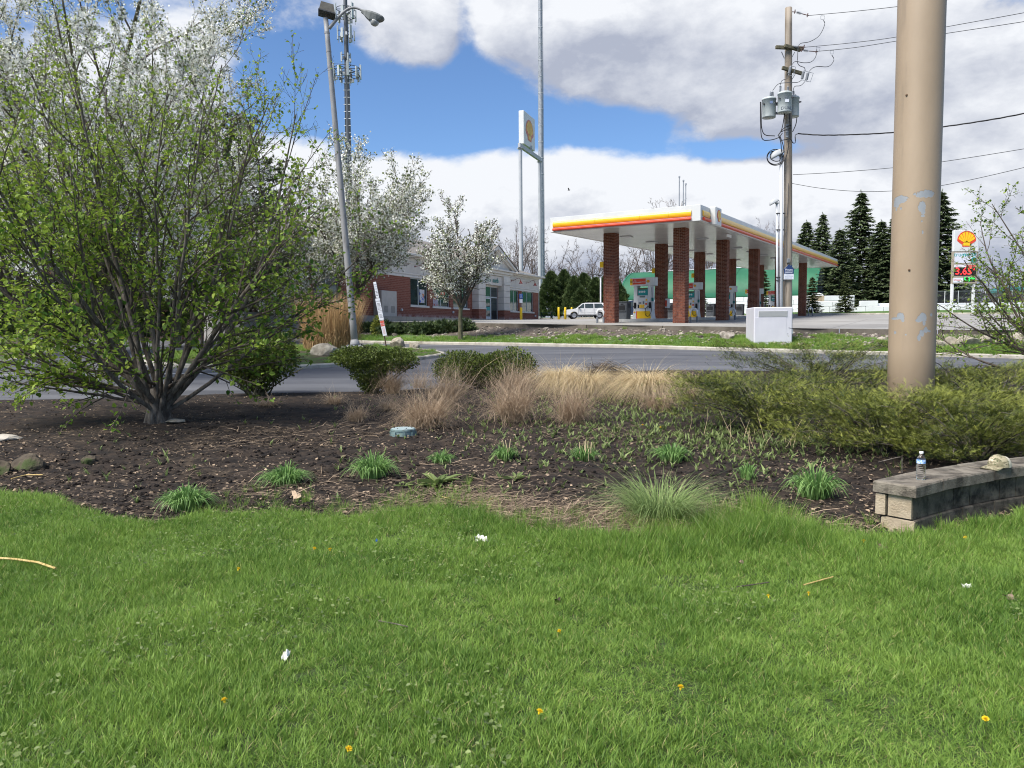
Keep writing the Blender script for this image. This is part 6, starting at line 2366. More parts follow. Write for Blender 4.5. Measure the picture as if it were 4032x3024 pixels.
FRM = frame((CX0, CY1, 0), (0, -1, 0))              # short end: local x runs from left to right as seen
LWID = CY1 - CY0
cuts = [0.16, 2.45, 4.75, 6.15, LWID - 0.42]
for a, b in zip(cuts[:-1], cuts[1:]):
 band('short', FRM, a + 0.004, b - 0.004)
FRL = frame((CX0, CY0, 0), (1, 0, 0))
cuts = [0.30, 1.42] + [2.62 + k * 3.95 for k in range(12)]
cuts[-1] = CX1 - CX0 - 0.15
for k, (a, b) in enumerate(zip(cuts[:-1], cuts[1:])):
 if k == 1:
  continue
 band('long', FRL, a + 0.004, b - 0.004)
lg = MB().rbox(1.50, 2.52, -0.30, 0.02, -0.10, 0.80, 0.06, M=FRL).obj('emblem_box', M_CWHITE, can)
a, b = emblem(0.66, FRL @ Matrix.Translation((2.01, -0.302, 0.38)), None, None, 0.012)
a.obj('emblem_edge', M_RED, lg)
b.obj('emblem_shell', M_YEL, lg)
MB().rbox(6.6, 7.5, -0.02, 0.03, -0.17, -0.02, 0.005, M=frame((CX0, CY0 + 0.5, 0), (1, 0, 0))).obj('clearance_plate', mat('clearance_white', (0.75, 0.72, 0.72), 0.5), can)
r = rng(800)
for ix, x in enumerate((1.9, 5.9, 9.9, 13.9, 17.9, 21.9, 26)):
 for y in (0.6, 3.6):
  MB().rbox(x - 0.28, x + 0.28, y - 0.28, y + 0.28, -0.035, 0.012, 0.01).obj('canopy_light', M_PGREY, can)

# brick columns: every brick stands proud of the mortar core, with open running bond
BW, HB = 0.305, 4.70
brk = MB()
ch = HB / 61
r = rng(801)
for c in range(61):
 z0, z1 = c * ch + 0.008, (c + 1) * ch - 0.007
 for side in range(4):
  Mr = Matrix.Rotation(side * PI / 2, 4, 'Z')
  cut = [-BW, -BW + 0.21, 0.0 + 0.01, BW - 0.19, BW] if (c + side) % 2 else [-BW, -BW + 0.10, -BW + 0.31, BW - 0.09, BW]
  for a, b in zip(cut[:-1], cut[1:]):
   y = -BW - 0.006 + r.uniform(-0.003, 0.003)
   a2, b2 = a + 0.008, b - 0.008
   if b == BW:
    b2 = BW + 0.006
   v = np.array([(a2, y, z0), (b2, y, z0), (b2, y, z1), (a2, y, z1), (a2, -BW + 0.02, z0), (b2, -BW + 0.02, z0), (b2, -BW + 0.02, z1), (a2, -BW + 0.02, z1)])
   brk.add(xf(Mr, v), [(0, 1, 2, 3), (4, 0, 3, 7), (1, 5, 6, 2), (3, 2, 6, 7), (4, 5, 1, 0)])
BRKM = brk.mesh('brickwork', M_BRICK)
CORM = MB().box(-BW + 0.008, BW - 0.008, -BW + 0.008, BW - 0.008, -0.3, HB + 0.02).mesh('mortar_core', M_MORTAR)
CAPM = MB().box(-BW - 0.03, BW + 0.03, -BW - 0.03, BW + 0.03, HB - 0.02, HB + 0.02).mesh('column_collar', M_PGREY)
NUMM = MB().rbox(-0.06, 0.06, -0.09, 0.09, 0, 0.30, 0.02).mesh('number_box', M_YEL)
bpy.context.view_layer.update()
INV = can.matrix_world.inverted()
RZC = math.atan2(AD.y, AD.x)
for row, w0_ in ((0, 0.0), (1, 3.72)):
 for tc_ in (0.0, 7.9, 16.0, 24.8, 35.1):
  q = COLB + AD * tc_ + SDR * w0_
  top = SOF.z + TILT * tc_
  base = top - HB
  c = link('column', CORM)
  c.matrix_world = Matrix.Translation((q.x, q.y, base)) @ Matrix.Rotation(RZC, 4, 'Z')
  c.parent = can
  c.matrix_parent_inverse = INV
  b = link('brickwork', BRKM, c)
  b['kind'] = 'stuff'
  if row == 1:
   n_ = link('number_box', NUMM, c)
   n_.location = (-BW - 0.10, BW + 0.06, 2.95)

# pump islands and dispensers
PW = MB()

def make_pump(num):
 t = thing('fuel_pump', 'tmp', 'fuel pump')
 b = MB()
 b.prism([(-0.60, 0.0), (0.60, 0.0), (0.52, 0.56), (-0.52, 0.56)], -0.30, 0.30)
 b.obj('cabinet', M_WHITE, t)
 MB().prism([(-0.30, 0.02), (0.53, 0.02), (0.455, 0.44), (-0.30, 0.44)], -0.312, -0.302).obj('yellow_panel', M_YEL, t)
 MB().prism([(-0.36, 0.02), (-0.304, 0.02), (-0.304, 0.44), (-0.36, 0.44)], -0.312, -0.302).obj('red_stripe', M_RED, t)
 put_emblem(t, 0.12, Matrix.Translation((-0.47, -0.302, 0.38)), 0.006)
 for s_ in (-1, 1):
  MB().prism([(s_ * 0.44 - 0.11, 0.56), (s_ * 0.44 + 0.11, 0.56), (s_ * 0.42 + 0.10, 1.90), (s_ * 0.42 - 0.10, 1.90)], -0.26, 0.26).obj('post', M_WHITE, t)
 MB().rbox(-0.325, 0.325, -0.29, 0.29, 0.56, 1.34, 0.03).obj('console', M_WHITE, t)
 mb = MB()
 for x0, x1, z0, z1 in ((-0.29, 0.29, 0.60, 0.62), (-0.29, 0.29, 0.98, 0.99)):
  mb.box(x0, x1, -0.296, -0.292, z0, z1)
 mb.obj('seam', M_PGREY, t)
 MB().rbox(-0.16, 0.16, -0.30, -0.28, 1.22, 1.31, 0.004).obj('display', mat('lcd', (0.16, 0.19, 0.17), 0.3), t)
 MB().rbox(-0.22, -0.06, -0.30, -0.28, 0.85, 0.96, 0.004).obj('card_reader', mat('mid_grey', (0.22, 0.23, 0.25), 0.5), t)
 MB().rbox(0.02, 0.12, -0.30, -0.28, 0.84, 1.00, 0.004).obj('keypad', mat('slate', (0.16, 0.18, 0.22), 0.5), t)
 for k in range(4):
  MB().rbox(-0.28 + 0.105 * k, -0.19 + 0.105 * k, -0.302, -0.28, 0.62, 0.82, 0.006).obj('grade_button', M_YEL if k else M_BLACK, t)
 MB().rbox(0.18, 0.29, -0.30, -0.28, 0.80, 0.90, 0.004).obj('sticker', M_RED, t)
 MB().rbox(0.20, 0.29, -0.30, -0.28, 1.02, 1.14, 0.004).obj('sticker', M_YEL, t)
 tp = MB().rbox(-0.29, 0.29, -0.20, 0.20, 1.36, 1.78, 0.01).obj('advert_topper', M_TEAL, t)
 for k in range(3):
  MB().lathe([(0.062, 0), (0.062, 0.006)], 16, Matrix.Translation((-0.19 + 0.14 * k, -0.201, 1.55)) @ Matrix.Rotation(R(90), 4, 'X')).obj('round_print', M_WHITE, tp)
 MB().rbox(-0.27, 0.27, -0.204, -0.2, 1.68, 1.76, 0.001).obj('advert_strip', mat('olive_print', (0.14, 0.12, 0.03), 0.5), tp)
 for s_ in (-1, 1):
  nz = MB().rbox(s_ * 0.45 - 0.07, s_ * 0.45 + 0.07, -0.30, -0.20, 0.60, 0.94, 0.02).obj('nozzle_holder', M_BLACK, t)
  mb = MB().rbox(s_ * 0.45 - 0.035, s_ * 0.45 + 0.035, -0.36, -0.30, 0.68, 0.88, 0.01)
  mb.tube([(s_ * 0.45, -0.33, 0.70), (s_ * 0.45, -0.36, 0.60)], 0.014, 6)
  mb.obj('nozzle', M_BLACK, nz)
 P = curve([(0.55, -0.22, 1.78), (0.585, -0.28, 1.2), (0.58, -0.33, 0.6), (0.52, -0.38, 0.28), (0.36, -0.40, 0.13), (0.22, -0.40, 0.28), (0.24, -0.37, 0.6), (0.40, -0.34, 0.72)])
 MB().tube(P, 0.017, 6).obj('hose', M_BLACK, t)
 MB().tube(curve([(-0.56, 0.1, 1.78), (-0.60, -0.05, 1.2), (-0.58, -0.2, 0.6), (-0.52, -0.26, 0.75)]), 0.017, 6).obj('hose', M_BLACK, t)
 MB().rbox(0.50, 0.66, -0.26, -0.22, 1.00, 1.20, 0.01).obj('side_notice', M_TEAL, t)
 # valance with rounded right end
 out = [(-0.72, -0.34), (0.46, -0.34)] + [(0.46 + 0.34 * math.sin(a), -0.34 * math.cos(a)) for a in np.linspace(0.25, PI - 0.25, 9)] + [(0.46, 0.34), (-0.72, 0.34)]
 v = np.array([(x, y, z) for z in (1.89, 2.35) for x, y in out])
 n = len(out)
 mb = MB().add(v, [(i, (i + 1) % n, n + (i + 1) % n, n + i) for i in range(n)])
 mb.Fc.append(np.array([list(range(n))[::-1], list(range(n, 2 * n))]))
 mb.mi.append(np.zeros(2, dtype=np.int32))
 va = mb.obj('valance', M_WHITE, t)
 MB().rbox(-0.56, 0.22, -0.348, -0.340, 1.97, 2.29, 0.002).obj('red_panel', M_RED, va)
 nb = MB().rbox(-0.725, -0.575, -0.352, 0.345, 1.94, 2.31, 0.01).obj('number_flag', M_YEL, va)
 put_emblem(va, 0.19, Matrix.Translation((0.36, -0.342, 2.13)), 0.006)
 mb = MB()
 text_mb(mb, 'Shell', 0.075, Matrix.Translation((-0.42, -0.345, 2.22)), 0.006, 0.008)
 text_mb(mb, 'V-Power', 0.135, Matrix.Translation((-0.30, -0.345, 2.10)), 0.006, 0.012, 0.15)
 text_mb(mb, 'NiTRO+', 0.085, Matrix.Translation((0.06, -0.345, 2.10)), 0.006, 0.008, 0.15)
 o = mb.obj('lettering', M_WHITE, va)
 o['kind'] = 'stuff'
 mb = MB()
 text_mb(mb, num, 0.20, Matrix.Translation((-0.65, -0.352, 2.12)), 0.004, 0.012, squash=0.8)
 mb.obj('number', M_BLACK, va)
 return t

def on_lot(t_, w_):
 q = COLB + AD * t_ + SDR * w_
 return Vector((q.x, q.y, gz(q.x, q.y)))

PL = ['nearest fuel pump, number 10, between the first two brick columns', 'second fuel pump, half hidden by the nearest brick column', 'third fuel pump, behind the second front column',
  'fourth fuel pump, mostly hidden by a column, yellow A flag showing', 'farthest fuel pump, yellow number 3 flag beside the utility pole']
BL = ['dark grey bin left of the nearest fuel pump', 'dark grey bin peeking out left of the nearest front column', 'dark grey bin just left of the second front column', 'dark grey bin to the right of the second front column',
  'farthest dark grey bin behind the utility pole']
NUM = ('10', '8', '6', 'A', '3')

def make_bin():
 t = thing('waste_bin', 'tmp', 'bin')
 MB().prism([(-0.30, 0.0), (0.30, 0.0), (0.32, 0.97), (-0.32, 0.97)], -0.34, 0.34).obj('body', M_DGREY, t)
 MB().rbox(-0.34, 0.34, -0.37, 0.37, 0.97, 1.02, 0.02).obj('lid', M_DGREY, t)
 MB().rbox(-0.25, 0.22, -0.36, -0.335, 0.50, 0.80, 0.01).obj('opening', M_BLACK, t)
 MB().rbox(-0.27, 0.25, -0.39, -0.33, 0.44, 0.50, 0.01).obj('tray', M_DGREY, t)
 MB().rbox(0.315, 0.335, -0.05, 0.25, 0.66, 0.90, 0.01).obj('side_opening', M_BLACK, t)
 MB().rbox(-0.05, 0.12, -0.352, -0.335, 0.83, 0.90, 0.01).obj('badge', M_BLACK, t)
 return t

bin0 = None
for k, t_ in enumerate((4.9, 14.0, 23.5, 33.0, 42.0)):
 q = on_lot(t_, 3.72)
 isl = MB()
 out = [(-2.2, -0.62), (1.1, -0.62)] + [(1.1 + 0.62 * math.sin(a), -0.62 * math.cos(a)) for a in np.linspace(0.3, PI - 0.3, 7)] + [(1.1, 0.62), (-2.2, 0.62)] + [(-2.2 - 0.62 * math.sin(a), 0.62 * math.cos(a)) for a in np.linspace(0.3, PI - 0.3, 7)]
 n = len(out)
 isl.add([(x, y, z) for z in (-0.1, 0.15) for x, y in out], [(i, (i + 1) % n, n + (i + 1) % n, n + i) for i in range(n)])
 isl.Fc.append(np.array([list(range(n, 2 * n))]))
 isl.mi.append(np.zeros(1, dtype=np.int32))
 o = isl.obj('pump_island', mat('island_concrete', (0.36, 0.36, 0.35), 0.8, (0.46, 0.46, 0.45), 2))
 o.location = q
 o.rotation_euler = (0, 0, -AZ)
 tag(o, kind='structure')
 pmp = make_pump(NUM[k])
 pmp.location = (q.x, q.y, q.z + 0.15)
 pmp.rotation_euler = (0, 0, -AZ)
 tag(pmp, PL[k], 'fuel pump', 'fuel pumps under the canopy')
 if k == 0:
  bin0 = make_bin()
  bn = bin0
 else:
  bn = copy_tree(bin0)
 qb = q - SDR * -0.0 + SDR * 1.25
 bn.location = (qb.x, qb.y, q.z + 0.15)
 bn.rotation_euler = (0, 0, -AZ)
 tag(bn, BL[k], 'bin', 'bins beside the fuel pumps')
# extinguisher boxes on two columns
for (t_, lb) in ((7.9, 'white box with a red stripe on the column right of the nearest pump'),):
 q = COLB + AD * t_ + SDR * 3.72
 t = thing('extinguisher_box', lb, 'extinguisher box', (q.x + 0.37 * 0.867, q.y - 0.37 * 0.5, SOF.z + TILT * t_ - HB + 0.85), -AZ)
 MB().rbox(-0.10, 0.12, -0.22, 0.16, 0, 0.56, 0.01).obj('box', M_WHITE, t)
 MB().rbox(-0.05, 0.06, -0.228, -0.215, 0.08, 0.46, 0.003).obj('red_stripe', M_RED, t)

# white hoops
HP = [(2364, 1271.5, 40.3, 'white steel hoop guard left of the first brick column'), (2731, 1268.5, 39.6, 'white steel hoop guard right of the nearest front column'),
  (2882, 1262.5, 47.0, 'white steel hoop guard right of the second front column'), (3191, 1246.5, 66.0, 'farthest white hoop guard beside the last brick column')]
h0_ = None
for k, (u, v, Y, lb) in enumerate(HP):
 p = on(u, Y)
 if h0_ is None:
  h0_ = thing('hoop_guard', 'tmp', 'hoop guard')
  a = np.linspace(0, PI, 11)
  pts = [(-0.17, 0, 0.30), (-0.17, 0, 0.53)] + [(-0.17 * math.cos(q), 0, 0.53 + 0.17 * math.sin(q)) for q in a[1:-1]] + [(0.17, 0, 0.53), (0.17, 0, 0.30)]
  MB().tube(pts, 0.058, 10).obj('hoop', M_WHITE, h0_, smooth=True)
  for s_ in (-1, 1):
   MB().tube([(s_ * 0.17, 0, -0.05), (s_ * 0.17, 0, 0.30)], 0.060, 10).obj('sleeve', mat('sleeve_grey', (0.17, 0.18, 0.20), 0.6), h0_)
  h = h0_
 else:
  h = copy_tree(h0_)
 h.location = p
 h.rotation_euler = (0, 0, -AZ * 0.6)
 tag(h, lb, 'hoop guard', 'hoop guards on the forecourt')

# ================================================================== THE STORE
FD = Vector((0.3927, 0.9197, 0))
so = Vector((-16.2, 42.9, 2.74))
store = thing('store', 'long brick store with cream upper walls, grey hip roof and a gabled entrance', 'building', so, math.atan2(FD.y, FD.x))
LEN, DEP = 49.0, 18.5

def brick_mat():
 m = bpy.data.materials.new('store_brick')
 m.use_nodes = True
 N = NT(m.node_tree)
 b = N.nt.nodes['Principled BSDF']
 g = N.n('ShaderNodeTexCoord').outputs['Object']
 s = N.n('ShaderNodeSeparateXYZ')
 N.put(s.inputs[0], g)
 c = N.n('ShaderNodeCombineXYZ')
 N.put(c.inputs[0], N.m('ADD', s.outputs[0], s.outputs[1]))
 N.put(c.inputs[1], s.outputs[2])
 br = N.n('ShaderNodeTexBrick')
 N.put(br.inputs['Vector'], c.outputs[0])
 br.inputs['Scale'].default_value = 1
 br.inputs['Brick Width'].default_value = 0.42
 br.inputs['Row Height'].default_value = 0.135
 br.inputs['Mortar Size'].default_value = 0.011
 br.inputs['Color1'].default_value = (0.185, 0.052, 0.030, 1)
 br.inputs['Color2'].default_value = (0.235, 0.074, 0.044, 1)
 br.inputs['Mortar'].default_value = (0.30, 0.17, 0.13, 1)
 k = N.m('MULTIPLY', N.ss(s.outputs[2], 0.42, 0.10), N.ss(N.noise(g, 1.4, 6, 0.7), 0.40, 0.6))
 N.put(b.inputs['Base Color'], N.mix(N.m('MULTIPLY', k, 0.6), br.outputs[0], (0.55, 0.45, 0.43)))
 b.inputs['Roughness'].default_value = 0.9
 bp = N.n('ShaderNodeBump')
 bp.inputs['Strength'].default_value = 0.4
 bp.inputs['Distance'].default_value = 0.01
 N.put(bp.inputs['Height'], N.m('SUBTRACT', 1.0, br.outputs['Fac']))
 N.put(b.inputs['Normal'], bp.outputs[0])
 return m

def roof_mat():
 m = bpy.data.materials.new('grey_shingles')
 m.use_nodes = True
 N = NT(m.node_tree)
 b = N.nt.nodes['Principled BSDF']
 g = N.n('ShaderNodeTexCoord').outputs['Object']
 st_ = N.v('MULTIPLY', g, (0.9, 2.4, 6.0))
 c = N.mix(N.ss(N.noise(st_, 1.3, 5, 0.7), 0.3, 0.7), (0.135, 0.118, 0.100), (0.245, 0.218, 0.19))
 N.put(b.inputs['Base Color'], N.mix(N.ss(N.noise(g, 0.25, 4, 0.6), 0.45, 0.65), c, (0.17, 0.155, 0.138)))
 b.inputs['Roughness'].default_value = 0.95
 bp = N.n('ShaderNodeBump')
 bp.inputs['Strength'].default_value = 0.6
 bp.inputs['Distance'].default_value = 0.03
 N.put(bp.inputs['Height'], N.noise(st_, 2.2, 4, 0.7))
 N.put(b.inputs['Normal'], bp.outputs[0])
 return m

M_SBRICK, M_ROOF = brick_mat(), roof_mat()
M_CREAM = mat('cream_render', (0.58, 0.535, 0.48), 0.85, (0.64, 0.595, 0.54), 1.5, bump=0.1)
M_TRIM = mat('cream_trim', (0.63, 0.585, 0.525), 0.7, (0.69, 0.645, 0.585), 2)
M_ALU = mat('window_aluminium', (0.50, 0.52, 0.54), 0.4, metal=0.3)
M_GLASS = mat('dark_glass', (0.018, 0.028, 0.030), 0.06, (0.035, 0.055, 0.055), 1.1, spec=0.7)
SILL, HEAD, EAVE = 1.02, 3.25, 4.95
WINS = [(3.5, 6.4), (8.4, 11.2), (20.7, 23.5), (24.35, 27.4), (28.1, 31.1), (40.9, 43.2), (44.1, 47.5)]
DOOR = (33.5, 37.75)
WT = 0.35
mb = MB()
mb.box(0, DOOR[0], 0, WT, -1.6, SILL)
mb.box(DOOR[1], LEN, 0, WT, -1.6, SILL)
xs = [0.0] + [e for w in WINS for e in w] + [LEN]
pr_ = [(xs[i], xs[i + 1]) for i in range(0, len(xs), 2)]
for a, b in pr_:
 if a < DOOR[0] < b:
  mb.box(a, DOOR[0], 0, WT, SILL, HEAD)
  mb.box(DOOR[1], b, 0, WT, SILL, HEAD)
 else:
  mb.box(a, b, 0, WT, SILL, HEAD)
mb.box(LEN - WT, LEN, WT, DEP, -1.6, HEAD)
mb.box(0, WT, WT, DEP, -1.6, HEAD)
mb.box(WT, LEN - WT, DEP - WT, DEP, -1.6, HEAD)
mb.obj('brick_wall', M_SBRICK, store)
mb = MB()
mb.box(0.005, LEN - 0.005, 0.005, WT, HEAD, EAVE)
mb.box(LEN - WT, LEN - 0.005, WT, DEP, HEAD, EAVE)
mb.box(0.005, WT, WT, DEP, HEAD, EAVE)
mb.box(WT, LEN - WT, DEP - WT, DEP - 0.005, HEAD, EAVE)
mb.obj('upper_wall', M_CREAM, store)
for z0, z1, pj in ((HEAD - 0.02, HEAD + 0.14, 0.07), (HEAD + 0.22, HEAD + 0.34, 0.05), (EAVE - 0.62, EAVE - 0.50, 0.06), (EAVE - 0.18, EAVE, 0.22)):
 for a, b in ((-pj, 31.75), (39.45, LEN + pj)):
  MB().rbox(a, b, -pj, 0.004, z0, z1, 0.01).obj('cornice', M_TRIM, store)
 MB().box(LEN - 0.003, LEN + pj, 0.006, DEP, z0, z1).obj('cornice', M_TRIM, store)
for k, (a, b) in enumerate(WINS):
 w = MB()
 for x0, x1, z0, z1 in ((a, b, SILL, SILL + 0.07), (a, b, HEAD - 0.09, HEAD - 0.02), (a, a + 0.07, SILL + 0.07, HEAD - 0.09), (b - 0.07, b, SILL + 0.07, HEAD - 0.09), ((a + b) / 2 - 0.045, (a + b) / 2 + 0.045, SILL + 0.07, HEAD - 0.09)):
  w.box(x0, x1, 0.10, 0.18, z0, z1)
 w_ = w.obj('window', M_ALU, store)
 m_ = (a + b) / 2
 for x0, x1 in ((a + 0.07, m_ - 0.045), (m_ + 0.045, b - 0.07)):
  MB().box(x0, x1, 0.13, 0.15, SILL + 0.07, HEAD - 0.09).obj('pane', M_GLASS, w_)
 MB().rbox(a - 0.12, b + 0.12, -0.10, 0.09, SILL - 0.14, SILL - 0.001, 0.01).obj('sill', M_TRIM, w_)
 if k == 2:
  MB().box(m_ + 0.25, b - 0.35, 0.118, 0.124, SILL + 0.25, SILL + 1.35).obj('poster', mat('poster_print', (0.62, 0.60, 0.62), 0.6, (0.55, 0.20, 0.06), 2.2, lo=0.48, hi=0.54, dirt=(0.07, 0.13, 0.45), dirt_scale=2.8, dirt_lo=0.54, dirt_hi=0.58), w_)
 if k == 3:
  MB().box(a + 0.25, m_ - 0.35, 0.118, 0.124, SILL + 0.10, SILL + 1.15).obj('poster', mat('poster_print2', (0.38, 0.36, 0.42), 0.6, (0.33, 0.06, 0.05), 3, lo=0.48, hi=0.54), w_)
  MB().box(m_ + 0.10, m_ + 0.85, 0.118, 0.124, SILL + 1.05, SILL + 1.30).obj('window_sign', M_RED, w_)
 if k == 4:
  MB().box(m_ + 0.35, b - 0.3, 0.118, 0.124, SILL + 0.15, SILL + 0.95).obj('poster', mat('poster_print3', (0.10, 0.28, 0.32), 0.6, (0.55, 0.55, 0.52), 3, lo=0.46, hi=0.5), w_)
# roof
ov = 0.55
e0 = EAVE + 0.02
rz_ = 8.55
hx_ = 9.6
v = [(-ov, -ov, e0), (LEN + ov, -ov, e0), (LEN + ov, DEP + ov, e0), (-ov, DEP + ov, e0), (hx_ - ov, DEP / 2, rz_), (LEN + ov - hx_, DEP / 2, rz_)]
mb = MB()
mb.add(v, [(0, 1, 5, 4), (2, 3, 4, 5)])
mb.Fc.append(np.array([(1, 2, 5), (3, 0, 4)]))
mb.mi.append(np.zeros(2, dtype=np.int32))
mb.obj('roof', M_ROOF, store)
MB().box(-ov, LEN + ov, -ov, DEP + ov, EAVE + 0.001, e0 - 0.004).obj('eave_soffit', M_TRIM, store)
for a, b in ((-ov - 0.02, 30.0), (41.4, LEN + ov + 0.02)):
 MB().rbox(a, b, -ov - 0.10, -ov - 0.002, EAVE - 0.06, EAVE + 0.12, 0.015).obj('gutter', M_TRIM, store)
MB().rbox(LEN + ov + 0.002, LEN + ov + 0.10, -ov - 0.10, DEP + ov, EAVE - 0.06, EAVE + 0.12, 0.015).obj('gutter', M_TRIM, store)
# entrance: pilasters of stacked cream blocks on brick plinths, entablature, pediment
PR = 0.70
for a, b in ((31.9, 33.45), (37.8, 39.3)):
 MB().box(a, b, -PR, -0.002, -0.4, 1.0).obj('plinth', M_SBRICK, store)
 MB().rbox(a - 0.05, b + 0.05, -PR - 0.05, -0.003, 1.002, 1.10, 0.01).obj('plinth_cap', M_TRIM, store)
 for k in range(4):
  MB().rbox(a, b, -PR, -0.004, 1.11 + k * 0.61, 1.11 + (k + 1) * 0.61 - 0.035, 0.02).obj('pilaster_block', M_CREAM, store)
 MB().box(a + 0.03, b - 0.03, -PR + 0.03, -0.006, 1.10, 3.55).obj('pilaster_core', mat('shadow_joint', (0.30, 0.28, 0.25), 0.9), store)
 for k, (z0, z1, e) in enumerate(((3.55, 3.66, 0.06), (3.67, 3.80, 0.03), (3.81, 4.35, 0.0))):
  MB().rbox(a - e, b + e, -PR - e, -0.005, z0, z1, 0.01).obj('capital', M_TRIM, store)
MB().rbox(31.75, 39.45, -PR + 0.06, -0.007, 4.36, 4.55, 0.01).obj('entablature', M_TRIM, store)
MB().rbox(31.55, 39.65, -PR - 0.14, -0.008, 4.56, 4.80, 0.02).obj('entablature', M_TRIM, store)
MB().rbox(31.1, 40.1, -PR - 0.36, -0.009, 4.81, 4.97, 0.02).obj('entablature', M_TRIM, store)
sgn = MB().rbox(33.47, 37.78, -PR + 0.22, -0.010, 3.42, 4.33, 0.01).obj('name_board', M_CREAM, store)
mb = MB()
text_mb(mb, 'true', 0.62, frame((34.55, -PR + 0.219, 3.86), (1, 0, 0)), 0.03, 0.0, 0.12)
text_mb(mb, 'north', 0.62, frame((36.15, -PR + 0.219, 3.86), (1, 0, 0)), 0.03, 0.03, 0.12)
o = mb.obj('lettering', mat('teal_letters', (0.012, 0.17, 0.16), 0.5), sgn)
o['kind'] = 'stuff'
PK, GX0, GX1 = 7.15, 30.6, 40.6
gc = (GX0 + GX1) / 2
MB().prism([(GX0 + 0.5, 4.98), (GX1 - 0.5, 4.98), (gc, PK - 0.32)], -PR + 0.05, 0.5).obj('pediment', M_CREAM, store)
for s_ in (-1, 1):
 e = gc + s_ * (gc - GX0)
 for nm, off, th, y0, y1, m_ in (('raking_cornice', 0.0, 0.30, -PR - 0.40, -PR + 0.045, M_TRIM), ('raking_moulding', -0.31, 0.16, -PR - 0.20, -PR + 0.046, M_TRIM)):
  P_ = [(e, 4.975 + off * 0.5), (gc, PK + off), (gc, PK + off - th), (e - s_ * 0.55, 4.975 + off * 0.5)]
  if s_ > 0:
   P_ = P_[::-1]
  MB().prism(P_, y0, y1).obj(nm, m_, store)
 yb = 6.6
 q = [(e + s_ * 0.12, -PR - 0.46, 4.98), (gc, -PR - 0.46, PK + 0.05), (gc, yb, PK + 0.05), (e + s_ * 0.12, 0.6, 4.98)]
 q2 = [(x, y, z + 0.05) for x, y, z in q]
 mb = MB().add(q + q2, [(0, 1, 2, 3), (7, 6, 5, 4), (0, 4, 5, 1), (1, 5, 6, 2), (2, 6, 7, 3), (3, 7, 4, 0)])
 mb.obj('gable_roof', M_ROOF, store)
# doors
d = MB()
a, b = 33.5, 37.75
zt_ = 3.30
for x0, x1, z0, z1 in ((a, b, zt_ - 0.08, zt_), (a, a + 0.08, 0, zt_), (b - 0.08, b, 0, zt_), (a, b, 2.20, 2.32), (a + 2.6, a + 2.72, 0, zt_), (a, b, 0.0, 0.04)):
 d.box(x0, x1, 0.02, 0.12, z0 + (0.001 if z0 else 0), z1)
d_ = d.obj('door_frame', M_ALU, store)
for x0, x1, z0, z1 in ((a + 0.08, a + 2.6, 2.32, zt_ - 0.08), (a + 2.72, b - 0.08, 2.32, zt_ - 0.08), (a + 2.72, b - 0.08, 0.04, 2.20)):
 MB().box(x0, x1, 0.06, 0.08, z0, z1).obj('pane', M_GLASS, d_)
for k in range(2):
 x0 = a + 0.10 + k * 1.26
 x1 = x0 + 1.22
 dr = MB()
 for p0, p1, z0, z1 in ((x0, x0 + 0.08, 0.05, 2.18), (x1 - 0.08, x1, 0.05, 2.18), (x0 + 0.08, x1 - 0.08, 0.05, 0.36), (x0 + 0.08, x1 - 0.08, 2.08, 2.18)):
  dr.box(p0, p1, 0.03, 0.09, z0, z1)
 dr_ = dr.obj('door', mat('white_aluminium', (0.62, 0.63, 0.65), 0.4), store)
 MB().box(x0 + 0.08, x1 - 0.08, 0.055, 0.075, 0.36, 2.08).obj('pane', M_GLASS, dr_)
 hx2 = x1 - 0.16 if k == 0 else x0 + 0.16
 MB().tube([(hx2, 0.03, 0.85), (hx2, -0.03, 0.87), (hx2, -0.03, 1.2), (hx2, 0.03, 1.22)], 0.02, 6).obj('handle', M_ALU, dr_)
 MB().box(x0 + 0.12, x1 - 0.12, 0.045, 0.052, 0.95, 1.3).obj('door_sticker', M_TEAL, dr_)
mb = MB()
text_mb(mb, '3520', 0.30, frame((a + 1.0, 0.058, 2.50), (1, 0, 0)), 0.004, 0.01)
mb.obj('house_number', M_WHITE, d_)
# gooseneck lamps
M_SHADE = mat('oxblood_enamel', (0.16, 0.022, 0.018), 0.4, (0.19, 0.03, 0.024), 5)
for x in (5.0, 9.8, 22.0, 25.8, 29.6, 41.8, 45.9):
 l_ = MB().tube(curve([(x - 0.55, -0.02, 4.16), (x - 0.35, -0.25, 4.22), (x - 0.15, -0.55, 4.42), (x + 0.05, -0.72, 4.42), (x + 0.12, -0.78, 4.2)]), 0.022, 6).obj('gooseneck_lamp', M_SHADE, store)
 MB().lathe([(0.22, 0.0), (0.20, 0.03), (0.08, 0.20), (0.05, 0.33), (0.0, 0.34)], 14, Matrix.Translation((x + 0.12, -0.80, 3.88))).obj('shade', M_SHADE, l_)
 MB().lathe([(0.07, 0), (0.07, 0.04)], 12, Matrix.Translation((x - 0.55, 0.0, 4.16)) @ Matrix.Rotation(R(90), 4, 'X')).obj('wall_plate', M_SHADE, l_)
for x in (19.2, 27.9, 47.9):
 MB().rbox(x - 0.09, x + 0.09, -0.16, -0.002, 0.52, 0.72, 0.03).obj('wall_tap', M_PGREY, store)
cb_ = MB().rbox(15.3, 17.4, -0.75, -0.01, -0.05, 1.95, 0.02).obj('service_cabinet', mat('beige_grey_steel', (0.42, 0.39, 0.36), 0.5, (0.46, 0.43, 0.40), 3), store)
mb = MB()
for q in range(2):
 for k in range(10):
  mb.box(15.62 + q * 0.95, 16.15 + q * 0.95, -0.758, -0.75, 0.35 + k * 0.05, 0.372 + k * 0.05)
o = mb.obj('vent_slots', M_DGREY, cb_)
